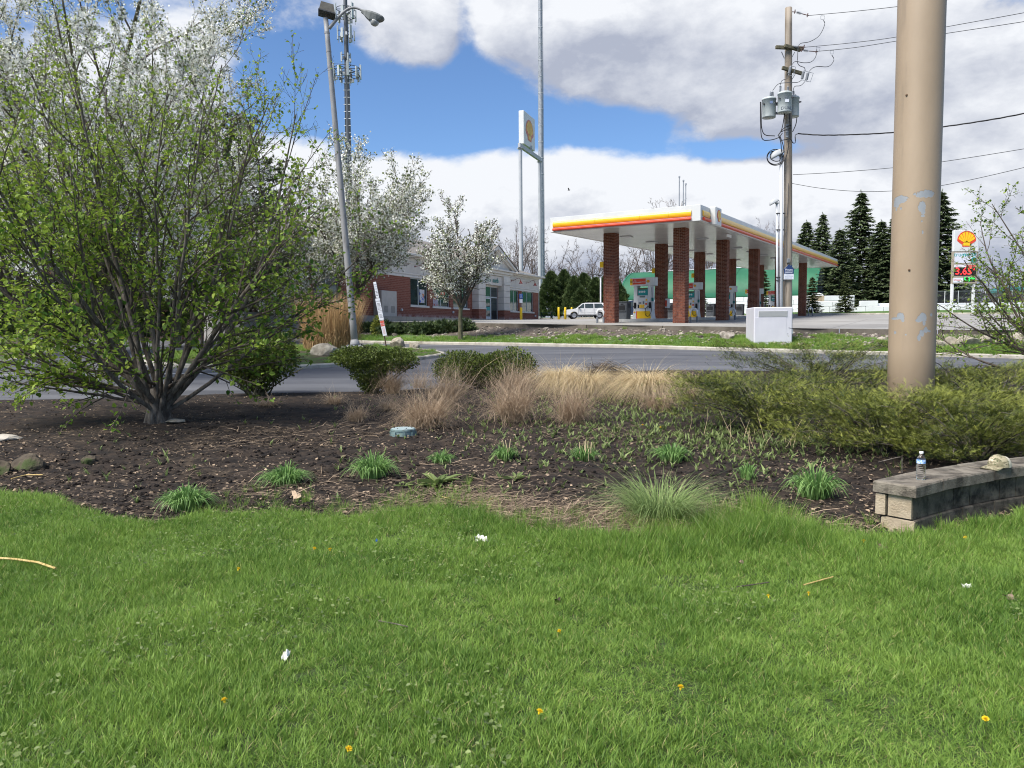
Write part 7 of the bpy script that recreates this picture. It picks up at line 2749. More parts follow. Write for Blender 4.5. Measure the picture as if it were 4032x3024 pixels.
MB().tube([(LEN + 0.06, -0.06, -0.1), (LEN + 0.06, -0.06, EAVE - 0.06)], 0.05, 8).obj('downpipe', M_TRIM, store)
# pavement along the store
c0, c1 = so + FD * -1.0, so + FD * (LEN + 1)
nn = Vector((FD.y, -FD.x, 0))
mb = MB()
for a, b, w0_, w1_ in ((c0, c1, -0.2, 2.6),):
 P = [a + nn * w0_, a + nn * w1_, b + nn * w1_, b + nn * w0_]
 mb.add([(q.x, q.y, so.z - 0.005) for q in P] + [(q.x, q.y, so.z - 1.6) for q in P], [(0, 1, 2, 3), (0, 4, 5, 1), (1, 5, 6, 2), (2, 6, 7, 3)])
tag(mb.obj('pavement', M_LOT), kind='structure')

# ================================================================== THINGS ON THE FORECOURT
M_BOLL = mat('bollard_yellow', (0.70, 0.46, 0.02), 0.5, (0.74, 0.50, 0.03), 4)
bo = None
for u, Y, lb in ((2200, 78, 'leftmost of the three yellow bollards between the picnic table and the white car'), (2226, 79, 'middle yellow bollard just in front of the white car'), (2251, 92, 'yellow bollard behind the bonnet of the white car')):
 p = on(u, Y)
 if bo is None:
  bo = thing('bollard', lb, 'bollard', p)
  MB().lathe([(0.115, -0.2), (0.115, 1.16), (0.10, 1.22), (0.0, 1.24)], 16).obj('post', M_BOLL, bo, smooth=True)
  MB().lathe([(0.118, 0.82), (0.118, 0.84)], 16).obj('band', mat('bollard_band', (0.50, 0.32, 0.02), 0.6), bo)
  b_ = bo
 else:
  b_ = copy_tree(bo)
 b_.location = p
 tag(b_, lb, 'bollard', 'yellow bollards by the store')
p = on(2052, 77.5)
t = thing('accessible_parking_sign', 'blue and white parking sign on a yellow bollard before the store windows', 'sign', p)
MB().lathe([(0.13, -0.2), (0.13, 1.18), (0.0, 1.24)], 14).obj('post', M_BOLL, t)
MB().tube([(0, 0, 1.2), (0, 0, 2.55)], 0.03, 8).obj('pipe', M_GALV, t)
pl_ = MB().rbox(-0.17, 0.17, -0.05, -0.035, 2.10, 2.58, 0.004).obj('blue_plate', mat('plate_blue', (0.03, 0.10, 0.35), 0.4), t)
MB().lathe([(0.045, 0), (0.045, 0.004)], 12, Matrix.Translation((0.0, -0.051, 2.47)) @ Matrix.Rotation(R(90), 4, 'X')).obj('symbol_head', M_WHITE, pl_)
mb = MB().tube([(0, -0.055, 2.42), (0.0, -0.055, 2.30), (0.08, -0.055, 2.29), (0.10, -0.055, 2.20)], 0.016, 4)
mb.tube([(0.06 * math.cos(q) - 0.01, -0.055, 2.24 + 0.06 * math.sin(q)) for q in np.linspace(2.2, 6.0, 12)], 0.012, 4)
mb.obj('symbol', M_WHITE, pl_)
MB().rbox(-0.15, 0.15, -0.05, -0.035, 1.68, 2.04, 0.004).obj('white_plate', M_SIGNW, t)

def wheel(t, x, y, rr, w, side):
 M = Matrix.Translation((x, y, rr)) @ Matrix.Rotation(R(90), 4, 'X')
 wh = MB().lathe([(rr * 0.62, -w / 2), (rr * 0.95, -w / 2), (rr, -w / 3), (rr, w / 3), (rr * 0.95, w / 2), (rr * 0.62, w / 2)], 24, M).obj('wheel', M_BLACK, t, smooth=False)
 mb = MB()
 for k in range(5):
  a = k * 1.2566 + 0.3
  Mk = Matrix.Translation((x, y - side * w * 0.46, rr)) @ Matrix.Rotation(a, 4, 'Y')
  mb.box(-0.045, 0.045, -0.012, 0.012, 0.0, rr * 0.62, M=Mk)
 mb.lathe([(rr * 0.15, -0.015), (rr * 0.15, 0.015)], 12, Matrix.Translation((x, y - side * w * 0.46, rr)) @ Matrix.Rotation(R(90), 4, 'X'))
 mb.lathe([(rr * 0.64, -0.02), (rr * 0.58, -0.02), (rr * 0.58, 0.02), (rr * 0.64, 0.02)], 24, Matrix.Translation((x, y - side * w * 0.44, rr)) @ Matrix.Rotation(R(90), 4, 'X'))
 mb.obj('rim', mat('alloy', (0.45, 0.46, 0.48), 0.35, metal=0.7), wh)
 return wh

def car(label, p, rz, paint, L=4.75, W_=1.84):
 """boxy four door off roader; nose towards -x, near side at -y"""
 t = thing('parked_car', label, 'car', p, rz)
 s = L / 4.75
 low = [(-2.36, 0.42), (-2.34, 0.80), (-2.28, 1.00), (-1.35, 1.10), (2.28, 1.12), (2.36, 1.0), (2.37, 0.50), (2.30, 0.40)]
 w2 = W_ / 2
 # lower body with wheel arches
 arch = lambda cx: [(cx + 0.44 * math.cos(a), 0.36 + 0.44 * math.sin(a)) for a in np.linspace(0.05, PI - 0.05, 9)]
 prof = [(-2.30, 0.34)] + [(x, z) for x, z in reversed(arch(-1.42))] + [(x, z) for x, z in reversed(arch(1.36))] + [(2.32, 0.36), (2.38, 0.55), (2.36, 1.02), (2.26, 1.14), (0.0, 1.12), (-1.22, 1.10), (-1.36, 1.08), (-2.16, 1.0), (-2.33, 0.88), (-2.38, 0.62)]
 MB().prism(prof, -w2, w2).obj('body', paint, t)
 # cabin with tumblehome
 cb = [(-1.25, 1.09), (-0.52, 1.66), (-0.20, 1.73), (1.75, 1.73), (2.02, 1.66), (2.28, 1.12)]
 n = len(cb)
 ins = [0.02, 0.17, 0.20, 0.20, 0.17, 0.04]
 v = [(x, -w2 + i, z) for (x, z), i in zip(cb, ins)] + [(x, w2 - i, z) for (x, z), i in zip(cb, ins)]
 mb = MB().add(v, [(i, n + i, n + (i + 1) % n, (i + 1) % n) for i in range(n)])
 mb.Fc.append(np.array([list(range(n))[::-1], list(range(n, 2 * n))]))
 mb.mi.append(np.zeros(2, dtype=np.int32))
 mb.obj('cabin', paint, t)
 for s_ in (-1, 1):
  for q in ([(-1.02, 1.15), (-0.46, 1.60), (-0.30, 1.63), (-0.30, 1.15)], [(-0.22, 1.15), (-0.22, 1.63), (0.70, 1.64), (0.70, 1.15)], [(0.80, 1.15), (0.80, 1.64), (1.62, 1.64), (1.90, 1.20)]):
   P = []
   for x, z in q:
    i = np.interp(z, [1.10, 1.66], [0.02, 0.165])
    P.append((x, s_ * (w2 - i + 0.012), z))
   if s_ > 0:
    P = P[::-1]
   MB().add(P, [(0, 3, 2, 1)]).obj('window', M_GLASS, t)
  MB().rbox(-2.30, 2.32, s_ * w2 - 0.02, s_ * w2 + 0.02, 0.36, 0.46, 0.005).obj('sill_trim', M_DGREY, t)
  MB().rbox(-0.72, 1.1, s_ * w2 - 0.02, s_ * w2 + 0.012, 0.66, 0.72, 0.004).obj('side_moulding', paint, t)
  for x in (-0.98, -0.26, 0.76):
   MB().box(x - 0.008, x + 0.008, s_ * w2 - 0.02, s_ * w2 + 0.003, 0.50, 1.10).obj('door_gap', M_DGREY, t)
  for x in (-0.42, 0.60):
   MB().rbox(x - 0.1, x + 0.1, s_ * w2 - 0.02, s_ * w2 + 0.02, 0.96, 1.0, 0.004).obj('door_handle', paint, t)
  MB().rbox(-0.98, -0.80, s_ * (w2 + 0.13) - 0.11, s_ * (w2 + 0.13) + 0.09, 1.10, 1.26, 0.03).obj('mirror', M_BLACK, t)
  MB().rbox(-2.37, -2.18, s_ * 0.66 - 0.2, s_ * 0.66 + 0.2, 0.78, 0.94, 0.03).obj('headlight', mat('lamp_clear', (0.6, 0.62, 0.64), 0.2), t)
  MB().rbox(2.26, 2.38, s_ * 0.74 - 0.12, s_ * 0.74 + 0.12, 0.86, 1.08, 0.02).obj('tail_light', M_RED, t)
  MB().tube([(-0.1, s_ * 0.62, 1.76), (1.7, s_ * 0.62, 1.76)], 0.02, 6).obj('roof_rail', M_DKMET, t)
 P = [(-1.20, -w2 + 0.10, 1.14), (-1.20, w2 - 0.10, 1.14), (-0.55, w2 - 0.22, 1.645), (-0.55, -w2 + 0.22, 1.645)]
 MB().add([(x - 0.015, y, z + 0.012) for x, y, z in P], [(0, 3, 2, 1)]).obj('windscreen', M_GLASS, t)
 MB().rbox(-2.39, -2.30, -0.5, 0.5, 0.66, 0.9, 0.02).obj('grille', M_DKMET, t)
 for x in (-1.42, 1.36):
  for s_ in (-1, 1):
   wheel(t, x, s_ * (w2 - 0.11), 0.365, 0.24, 1 if s_ < 0 else -1)
 t.scale = (s, s, s)
 return t

M_CARW = mat('car_white', (0.62, 0.62, 0.62), 0.25, spec=0.6)
M_CARB = mat('car_navy', (0.018, 0.028, 0.060), 0.25, spec=0.6)
M_CARK = mat('car_black', (0.018, 0.018, 0.02), 0.25, spec=0.6)
p = on(2307, 85.0)
car('white boxy four door car parked by the yellow bollards, nose to the left', p, R(3), M_CARW)
p = on(2486, 76.0)
car('dark blue car half hidden behind the bin at the nearest pump', p, R(2), M_CARB)
p = on(3930, 97.0)
car('black car beyond the white barrier at the far right', p, R(-6), M_CARK)
# picnic table
p = on(2152, 90)
t = thing('picnic_table', 'dark green picnic table on the grass at the right end of the store', 'picnic table', p, R(4))
M_PIC = mat('green_paint', (0.020, 0.055, 0.035), 0.7, (0.035, 0.08, 0.05), 4)
for k in range(5):
 MB().rbox(-0.95, 0.95, -0.38 + k * 0.155, -0.24 + k * 0.155, 0.72, 0.76, 0.006).obj('top_plank', M_PIC, t)
for s_ in (-1, 1):
 MB().rbox(-0.95, 0.95, s_ * 0.68 - 0.13, s_ * 0.68 + 0.13, 0.43, 0.47, 0.006).obj('bench', M_PIC, t)
for x in (-0.6, 0.6):
 for s_ in (-1, 1):
  mb = MB().tube([(x, s_ * 0.68, 0.0), (x, s_ * 0.25, 0.72)], 0.05, 4)
  mb.obj('leg', M_PIC, t)
 MB().rbox(x - 0.03, x + 0.03, -0.75, 0.75, 0.38, 0.43, 0.005).obj('cross_brace', M_PIC, t)
# slim white lot light
p = on(2365, 88)
t = thing('lot_light', 'slim white light pole with one flat lamp, behind the white car', 'lamp post', p)
zt_ = at(2365, 1087, 88).z - p.z
MB().tube([(0, 0, -0.1), (0, 0, zt_)], 0.085, 10).obj('pole', M_WHITE, t)
MB().tube([(0, 0, zt_ - 0.05), (-0.4, -0.1, zt_ + 0.12)], 0.05, 6).obj('arm', M_DKMET, t)
MB().rbox(-1.75, -0.35, -0.22, 0.12, zt_ + 0.02, zt_ + 0.12, 0.02, M=Matrix.Rotation(R(6), 4, 'Y')).obj('lamp', M_DKMET, t)
# tank vent pipes behind the canopy
for k, (u, v, lb) in enumerate(((2671, 699, 'leftmost and tallest of three thin vent pipes rising above the canopy'), (2687, 714, 'middle of three thin vent pipes rising above the canopy'), (2696, 728, 'rightmost and shortest of three vent pipes above the canopy'))):
 p = on(u, 78)
 tp_ = at(u, v, 78)
 t = thing('vent_pipe', lb, 'vent pipe', p, 0, 'vent pipes behind the canopy')
 MB().tube([(0, 0, -0.2), (0, 0, tp_.z - p.z)], 0.055, 8).obj('pipe', M_GALV, t)
 MB().lathe([(0.09, -0.02), (0.09, 0.14), (0, 0.16)], 8, Matrix.Translation((0, 0, tp_.z - p.z))).obj('cap', M_GALV, t)

# ================================================================== SIGNS AND MASTS BEHIND
# twin-pole sign with the shell emblem
YH = 105.0
fd = Vector((math.sin(R(19.5)), math.cos(R(19.5)), 0))
pa = at(2050, 760, YH)
t = thing('tall_station_sign', 'white station sign with a shell emblem on two tall grey posts behind the store', 'sign', (pa.x, YH, gz(pa.x, YH)))
B0 = Vector(t.location)
z_beam = at(2050, 583, YH).z - B0.z
pb_ = fd * 8.6
for q in (Vector((0, 0, 0)), pb_):
 MB().tube([q - Vector((0, 0, 0.3)), q + Vector((0, 0, z_beam * 0.45))], 0.29, 16).obj('post', mat('post_grey', (0.36, 0.37, 0.39), 0.5, (0.41, 0.42, 0.44), 0.5), t)
 MB().tube([q + Vector((0, 0, z_beam * 0.45 + 0.004)), q + Vector((0, 0, z_beam - 0.1))], 0.245, 16).obj('upper_post', MATS['post_grey'], t)
 MB().lathe([(0.42, 0), (0.42, 0.12)], 14, Matrix.Translation(q + Vector((0, 0, z_beam - 0.1)))).obj('flange', MATS['post_grey'], t)
mb = beam(Vector((0, 0, z_beam + 0.3)) - fd * 0.5, pb_ + Vector((0, 0, z_beam + 0.3)) + fd * 0.4, 0.35, 0.55)
mb.obj('beam', MATS['post_grey'], t)
mid = fd * 4.6
MB().tube([mid + Vector((0, 0, z_beam + 0.5)), mid + Vector((0, 0, z_beam + 1.3))], 0.18, 10).obj('stem', MATS['post_grey'], t)
sM = frame(Vector((0, 0, z_beam + 0.95)) + fd * 1.55, fd)
SW, SH = 4.9, 4.45
bx = MB().rbox(0, SW, 0, 0.75, 0, SH, 0.05, M=sM).obj('sign_box', M_CWHITE, t)
a, b = emblem(3.4, sM @ Matrix.Translation((SW / 2, -0.004, SH / 2 + 0.05)), None, None, 0.03)
a.obj('emblem_edge', mat('faded_red', (0.56, 0.14, 0.085), 0.4), bx)
b.obj('emblem_shell', mat('faded_yellow', (0.72, 0.42, 0.05), 0.4), bx)
# slender monopole
YM = 120.0
p0 = at(2132, 1120, YM)
t = thing('monopole', 'very tall slender grey steel mast rising past the top of the frame behind the store', 'mast', (p0.x, YM, gz(p0.x, YM)))
H_ = at(2129, -420, YM).z - t.location.z
n_ = 26
for k in range(n_):
 z0, z1 = H_ * k / n_, H_ * (k + 1) / n_
 r0, r1 = 0.52 - 0.30 * k / n_, 0.52 - 0.30 * (k + 1) / n_
 MB().tube([(0, 0, z0 - (0.5 if k == 0 else 0)), (0, 0, z1 - 0.03)], [r0, r1], 14).obj('mast_section', M_GALV, t)
 MB().lathe([(r1 + 0.02, z1 - 0.06), (r1 + 0.035, z1 - 0.03), (r1 + 0.02, z1)], 14).obj('joint_ring', M_PGREY, t)
MB().tube([(0.56, 0, 0), (0.30, 0, H_)], 0.03, 5).obj('cable', M_GALV, t)
mb = MB()
for k in range(90):
 z = H_ * k / 90
 rr = 0.52 - 0.30 * k / 90
 s_ = 1 if k % 2 else -1
 mb.tube([(s_ * rr * 0.4, -rr * 0.9, z), (s_ * rr * 0.55, -rr - 0.14, z)], 0.02, 4)
o = mb.obj('climbing_pegs', M_DKMET, t)
o['kind'] = 'stuff'
# mobile phone mast with three rings of antennas
YT = 130.0
p0 = at(1384, 1150, YT)
t = thing('cell_tower', 'dark lattice clad phone mast with panel antennas, behind the blossoming tree', 'mast', (p0.x, YT, gz(p0.x, YT)))
H_ = at(1370, -60, YT).z - t.location.z
m_pp = YT / F

def zt(v):
 return at(1375, v, YT).z - t.location.z

M_MAST = mat('mast_steel', (0.055, 0.063, 0.075), 0.5, (0.10, 0.112, 0.128), 3, stretch=(6, 6, 0.1))
MB().tube([(0, 0, -0.5), (0, 0, zt(330)), (0, 0, H_)], [0.62, 0.42, 0.30], 12).obj('mast', M_MAST, t)
for sx in (-0.34, 0.34):
 MB().tube([(sx * 1.5, -0.35, 0), (sx, -0.3, zt(330))], 0.075, 6).obj('cable_riser', M_MAST, t)
v_ = 330
while v_ < 900:
 z = zt(v_)
 rr = np.interp(z, [0, zt(330)], [0.62, 0.42])
 MB().tube([(-rr - 0.12, -0.36, z), (rr + 0.12, -0.36, z)], 0.06, 5).obj('rung', M_PGREY, t)
 v_ += 28
PANEL = {}

def panel(x, y, z, w, h, d=0.22):
 M = Matrix.Translation((x, y, z)) @ Matrix.Rotation(math.atan2(x, -y), 4, 'Z')
 o = MB().rbox(-w / 2, w / 2, -d / 2, d / 2, 0, h, 0.03, M=M).obj('panel_antenna', mat('antenna_white', (0.38, 0.41, 0.41), 0.5, (0.45, 0.48, 0.48), 1), t)
 MB().tube([(x * 0.94, y * 0.94, z - 0.5), (x * 0.94, y * 0.94, z + h + 0.2)], 0.045, 5).obj('mount_pipe', M_GALV, o)
 return o

for k, (v0, v1, Rr, cnt, w, off, r2) in enumerate(((255, 312, 2.25, 9, 0.36, 0.1, 1), (205, 242, 0.85, 3, 0.22, 0.6, 0), (105, 158, 1.35, 6, 0.42, 0.3, 0), (20, 80, 1.65, 6, 0.45, 0.15, 1))):
 z1, z0 = zt(v0), zt(v1)
 for j in range(cnt):
  a = j / cnt * 2 * PI + off
  panel(math.sin(a) * Rr, math.cos(a) * Rr * 0.9, z0, w, (z1 - z0) * (1.0 if j % 2 == 0 else 0.72))
 for zz in ((z0 * 0.75 + z1 * 0.25), (z0 * 0.25 + z1 * 0.75)):
  if r2:
   a = np.linspace(0, 2 * PI, 25)
   MB().tube([(math.sin(q) * Rr * 0.92, math.cos(q) * Rr * 0.83, zz) for q in a], 0.06, 5).obj('ring_rail', M_MAST, t)
  for j in range(3 if k != 0 else 6):
   a = j / (3 if k != 0 else 6) * 2 * PI + 0.5
   MB().tube([(0, 0, zz), (math.sin(a) * Rr * 0.95, math.cos(a) * Rr * 0.85, zz)], 0.06, 5).obj('strut', M_MAST, t)
 for j in range(cnt):
  a = (j + 0.5) / cnt * 2 * PI + off
  MB().rbox(-0.16, 0.16, -0.12, 0.12, 0, 0.5, 0.02, M=Matrix.Translation((math.sin(a) * Rr * 0.75, math.cos(a) * Rr * 0.7, z0 - 0.1 + 0.3 * (j % 3)))).obj('radio_unit', M_DGREY if j % 2 else M_PGREY, t)
MB().lathe([(0.5, 0), (0.5, 0.3), (0.1, 0.5)], 12, Matrix.Translation((-0.9, -0.4, zt(622))) @ Matrix.Rotation(R(90), 4, 'X')).obj('dish', M_PGREY, t)

# price sign ---------------------------------------------------------------------
YR = 72.0
pq = on(3797, YR)
t = thing('price_sign', 'tall fuel price sign with shell emblem, red and green number displays on two white posts', 'sign', pq)

def rx(u):
 return at(u, 1000, YR).x - pq.x

def rzv(v):
 return at(3797, v, YR).z - pq.z

for u0, u1 in ((3748, 3757), (3833, 3842)):
 MB().rbox(rx(u0), rx(u1), -0.1, 0.1, -0.2, rzv(1117), 0.01).obj('post', M_WHITE, t)
MB().rbox(rx(3750.5), rx(3847), -0.18, 0.18, rzv(990.5), rzv(907), 0.03).obj('emblem_panel', M_CWHITE, t)
put_emblem(t, 1.72, Matrix.Translation((rx(3799.5), -0.182, (rzv(914) + rzv(972.5)) / 2 + 0.05)), 0.02)
M_FRM = mat('bronze_frame', (0.30, 0.26, 0.20), 0.5, (0.34, 0.30, 0.24), 3)
MB().rbox(rx(3750), rx(3846.5), -0.16, 0.16, rzv(1117), rzv(991), 0.01).obj('frame', M_FRM, t)
p1 = MB().rbox(rx(3755), rx(3842), -0.175, -0.155, rzv(1036), rzv(995.5), 0.004).obj('name_panel', mat('lilac_white', (0.60, 0.61, 0.68), 0.4), t)
mb = MB()
text_mb(mb, 'true', 0.54, Matrix.Translation((rx(3771), -0.176, rzv(1003))), 0.006, 0.0, 0.12)
text_mb(mb, 'north', 0.54, Matrix.Translation((rx(3814), -0.176, rzv(1003))), 0.006, 0.03, 0.12)
o = mb.obj('lettering', mat('teal_sign', (0.02, 0.30, 0.28), 0.4), p1)
o['kind'] = 'stuff'
MB().lathe([(0.26, 0), (0.26, 0.01)], 24, Matrix.Translation((rx(3831), -0.176, rzv(1024.5))) @ Matrix.Rotation(R(90), 4, 'X')).obj('round_badge', MATS['teal_sign'], p1)
mb = MB()
text_mb(mb, 'n', 0.42, Matrix.Translation((rx(3831), -0.187, rzv(1024))), 0.003, 0.03, 0.15)
mb.obj('badge_letter', M_SIGNW, p1)
p2 = MB().rbox(rx(3755), rx(3841), -0.175, -0.155, rzv(1086), rzv(1053.5), 0.004).obj('price_display', mat('display_black', (0.012, 0.006, 0.010), 0.4), t)
LED_R, LED_G = glow_mat('led_red', (1.0, 0.03, 0.03), 0.8), glow_mat('led_green', (0.03, 1.0, 0.12), 0.6)
mb = MB()
text_mb(mb, '3.65', 0.92, Matrix.Translation((rx(3792), -0.176, rzv(1069.5))), 0.008, 0.012, squash=1.0)
text_mb(mb, '9', 0.42, Matrix.Translation((rx(3831), -0.176, rzv(1062))), 0.008, 0.01)
o = mb.obj('price_digits', LED_R, p2)
o['kind'] = 'stuff'
p3 = MB().rbox(rx(3755), rx(3841), -0.175, -0.155, rzv(1052.5), rzv(1043), 0.004).obj('grade_strip', M_SIGNW, t)
MB().rbox(rx(3801), rx(3839), -0.179, -0.1755, rzv(1051.5), rzv(1044), 0.001).obj('red_print', M_RED, p3)
mb = MB()
text_mb(mb, 'Regular', 0.20, Matrix.Translation((rx(3772), -0.176, rzv(1048))), 0.003, 0.0, 0.15)
text_mb(mb, 'SELF SERVE', 0.17, Matrix.Translation((rx(3820), -0.180, rzv(1048))), 0.002, 0.0)
o = mb.obj('small_print', M_SIGNP, p3)
o['kind'] = 'stuff'
p4 = MB().rbox(rx(3753), rx(3792), -0.175, -0.155, rzv(1113), rzv(1094.5), 0.004).obj('diesel_panel', M_SIGNW, t)
mb = MB()
text_mb(mb, 'Diesel', 0.26, Matrix.Translation((rx(3768), -0.176, rzv(1102.5))), 0.003, 0.005, 0.15)
mb.obj('lettering', M_RED, p4)
p5 = MB().rbox(rx(3793), rx(3839), -0.175, -0.155, rzv(1110), rzv(1092.5), 0.004).obj('price_display', MATS['display_black'], t)
mb = MB()
text_mb(mb, '5.39', 0.50, Matrix.Translation((rx(3812), -0.176, rzv(1101.3))), 0.006, 0.012)
text_mb(mb, '9', 0.30, Matrix.Translation((rx(3833), -0.176, rzv(1099))), 0.006, 0.01)
o = mb.obj('price_digits', LED_G, p5)
o['kind'] = 'stuff'

# ================================================================== GREEN ARCHED SHELTER AND WHITE BLOCK WALLS
AX2 = Vector((math.cos(AZ), -math.sin(AZ), 0))     # its long axis, left end to right end
CR2 = Vector((math.sin(AZ), math.cos(AZ), 0))
DL_, DW = 27.0, 14.0
dn = Vector((39.4, 100.0, 0)) - AX2 * DL_
dome = thing('arched_shelter', 'green fabric arched storage shelter standing on white concrete block walls', 'shelter', (dn.x, dn.y, 6.05), -AZ)
M_FAB = mat('green_fabric', (0.024, 0.115, 0.060), 0.6, (0.032, 0.140, 0.074), 0.35, dirt=(0.03, 0.15, 0.08), dirt_scale=0.5, dirt_lo=0.55, dirt_hi=0.75)
M_FABD = mat('green_hem', (0.020, 0.13, 0.075), 0.6)
M_FABW = mat('white_fabric', (0.66, 0.68, 0.68), 0.6)
RISE = 4.5

def arch_pt(a):
 return (DW / 2 - DW / 2 * math.cos(a), RISE * math.sin(a) ** 0.92)

def shell(x0, x1, a0, a1, n, off=0.0):
 v = []
 for a in np.linspace(a0, a1, n):
  y, z = arch_pt(a)
  y, z = DW / 2 + (y - DW / 2) * (1 + off / 7), z + off * math.sin(a)
  v += [(x0, y, z), (x1, y, z)]
 return MB().add(v, [(2 * k, 2 * k + 1, 2 * k + 3, 2 * k + 2) for k in range(n - 1)])

NB = 5
for k in range(NB):
 x0, x1 = DL_ * k / NB, DL_ * (k + 1) / NB
 shell(x0 + 0.02, x1 - 0.02, 0.0, PI, 25).obj('fabric_bay', M_FAB, dome, smooth=True)
 shell(x0 + 0.02, x1 - 0.02, 0.02, 0.13, 4, 0.03).obj('hem', M_FABD, dome)
for k in range(NB + 1):
 x0 = DL_ * k / NB
 shell(x0 - 0.12, x0 + 0.12, 0.0, PI, 25, 0.05).obj('arch_seam', M_FABD if k in (0, NB) else MATS['green_fabric'], dome, smooth=True)
shell(2.2, DL_ - 0.3, PI * 0.40, PI * 0.56, 5, 0.06).obj('ridge_light_panel', M_FABW, dome, smooth=True)
ed = []
for a in np.linspace(0, PI, 25):
 ed.append(arch_pt(a))
n = len(ed)
mb = MB().add([(DL_ - 0.6, y, z) for y, z in ed], np.array([list(range(n))[::-1]]))
mb.obj('end_wall', mat('grey_sheet', (0.20, 0.20, 0.205), 0.7, (0.27, 0.27, 0.275), 0.8, stretch=(1, 1, 0.2)), dome)
mb = MB().add([(0.3, y, z) for y, z in ed], np.array([list(range(n))]))
mb.obj('end_wall', MATS['green_fabric'], dome)
MB().box(DL_ * 0.62, DL_ * 0.62 + 0.75, -0.02 + 0.35, 0.4, 1.9, 2.3, M=Matrix.Rotation(R(-20), 4, 'X') @ Matrix.Translation((0, -0.1, 0.15))).obj('white_patch', M_WHITE, dome)
M_BLOCK = mat('white_block', (0.60, 0.61, 0.63), 0.85, (0.67, 0.68, 0.69), 0.9, bump=0.15, dirt=(0.55, 0.56, 0.57), dirt_scale=0.8, dirt_lo=0.6, dirt_hi=0.8)

def blocks(name, label, origin, ang, rows, bl, bh, bd=0.6, group=None):
 """dry laid wall of big concrete blocks; rows: lists of (start, count)"""
 w = thing(name, label, 'wall', origin, ang, group)
 me = MB().rbox(0.012, bl - 0.012, 0, bd, 0.008, bh - 0.006, 0.03).mesh('block', M_BLOCK)
 for rr, (s0, cnt) in enumerate(rows):
  for k in range(cnt):
   o = link('block', me, w)
   o.location = (s0 + k * bl, 0.012 * ((k * 7 + rr * 3) % 3 - 1), rr * bh)
 return w

blocks('block_wall', 'long white concrete block wall carrying the green arched shelter', (dn.x - 0.5 * AX2.x, dn.y - 0.5 * AX2.y, 3.05), -AZ, [(0, 15), (0.9, 15), (0, 15), (0.9, 15), (0, 15)], 1.83, 0.605)
q = dn + AX2 * (DL_ + 0.1)
blocks('block_wall', 'white block wall under the open grey end of the shelter', (q.x, q.y, 3.45), R(90) - AZ, [(0, 7), (0.9, 7), (0, 7), (0.9, 7)], 1.83, 0.605)
q = on(3196, 86)
blocks('block_barrier', 'stepped low white block wall beyond the forecourt, behind the young spruce', (q.x, q.y, q.z - 0.03), R(-12), [(0, 13), (0.3, 2)], 1.86, 0.62)
w = bpy.context.scene.objects['block_barrier']
me = [c for c in w.children][0].data
for s_, z in ((5.0, 0.62), (6.75, 0.62 - 0.28)):
 o = link('block', me, w)
 o.location = (s_, 0.0 if z > 0.5 else 0.62, z)
q = on(3245, 92)
blocks('block_barrier', 'white block pile behind the beige container at the shelter end', (q.x, q.y, q.z), R(-10), [(0, 2), (0, 2), (0, 2)], 1.7, 0.62)
q = on(3668, 85)
blocks('block_barrier', 'low white block barrier right of the tan pole behind the price sign', (q.x, q.y, q.z - 0.06), R(-4), [(0, 8)], 1.86, 0.80)
# beige container with a white domed lid
q = at(3222, 1184, 90)
t = thing('storage_box', 'beige storage box with a white domed lid on the white blocks', 'container', q, R(-8))
MB().rbox(-0.68, 0.68, 0, 1.2, -0.25, 0.58, 0.02).obj('box', mat('beige_plastic', (0.42, 0.33, 0.235), 0.7, (0.47, 0.38, 0.28), 3), t)
v, f = [], []
for i in range(6):
 e = i / 5 * PI / 2
 for j in range(20):
  a = j / 20 * 2 * PI
  v.append((math.cos(a) * 0.74 * math.cos(e), 0.6 + math.sin(a) * 0.66 * math.cos(e), 0.585 + 0.36 * math.sin(e)))
MB().add(v, [(i * 20 + j, i * 20 + (j + 1) % 20, (i + 1) * 20 + (j + 1) % 20, (i + 1) * 20 + j) for i in range(5) for j in range(20)]).obj('domed_lid', M_WHITE, t, smooth=True)
for k in range(3):
 MB().rbox(-0.45 + 0.32 * k, -0.22 + 0.32 * k, -0.012, 0.0, 0.0, 0.42, 0.005).obj('panel', mat('beige_dark', (0.36, 0.28, 0.20), 0.7), t)
# chain link fence behind the right barrier
q0, q1 = on(3560, 93), on(4300, 93)
t = thing('chain_fence', 'grey chain link fence behind the white barrier on the right', 'fence', q0)
d_ = q1 - q0
n_ = 14
for k in range(n_ + 1):
 MB().tube([d_ * (k / n_) - Vector((0, 0, 0.2)), d_ * (k / n_) + Vector((0, 0, 2.3))], 0.045, 6).obj('post', M_PGREY if k % 3 else M_WHITE, t)
for z in (0.6, 2.25):
 MB().tube([Vector((0, 0, z)), d_ + Vector((0, 0, z))], 0.025, 5).obj('rail', M_GALV, t)
mb = MB()
for k in range(260):
 s_ = k / 260
 for sg in (-1, 1):
  a = d_ * s_ + Vector((0, 0, 0.55))
  b = d_ * min(1, max(0, s_ + sg * 0.045)) + Vector((0, 0, 2.25))
  mb.tube([a, b], 0.009, 3, cap=False)
o = mb.obj('wire_mesh', M_WIREG, t)
o['kind'] = 'stuff'
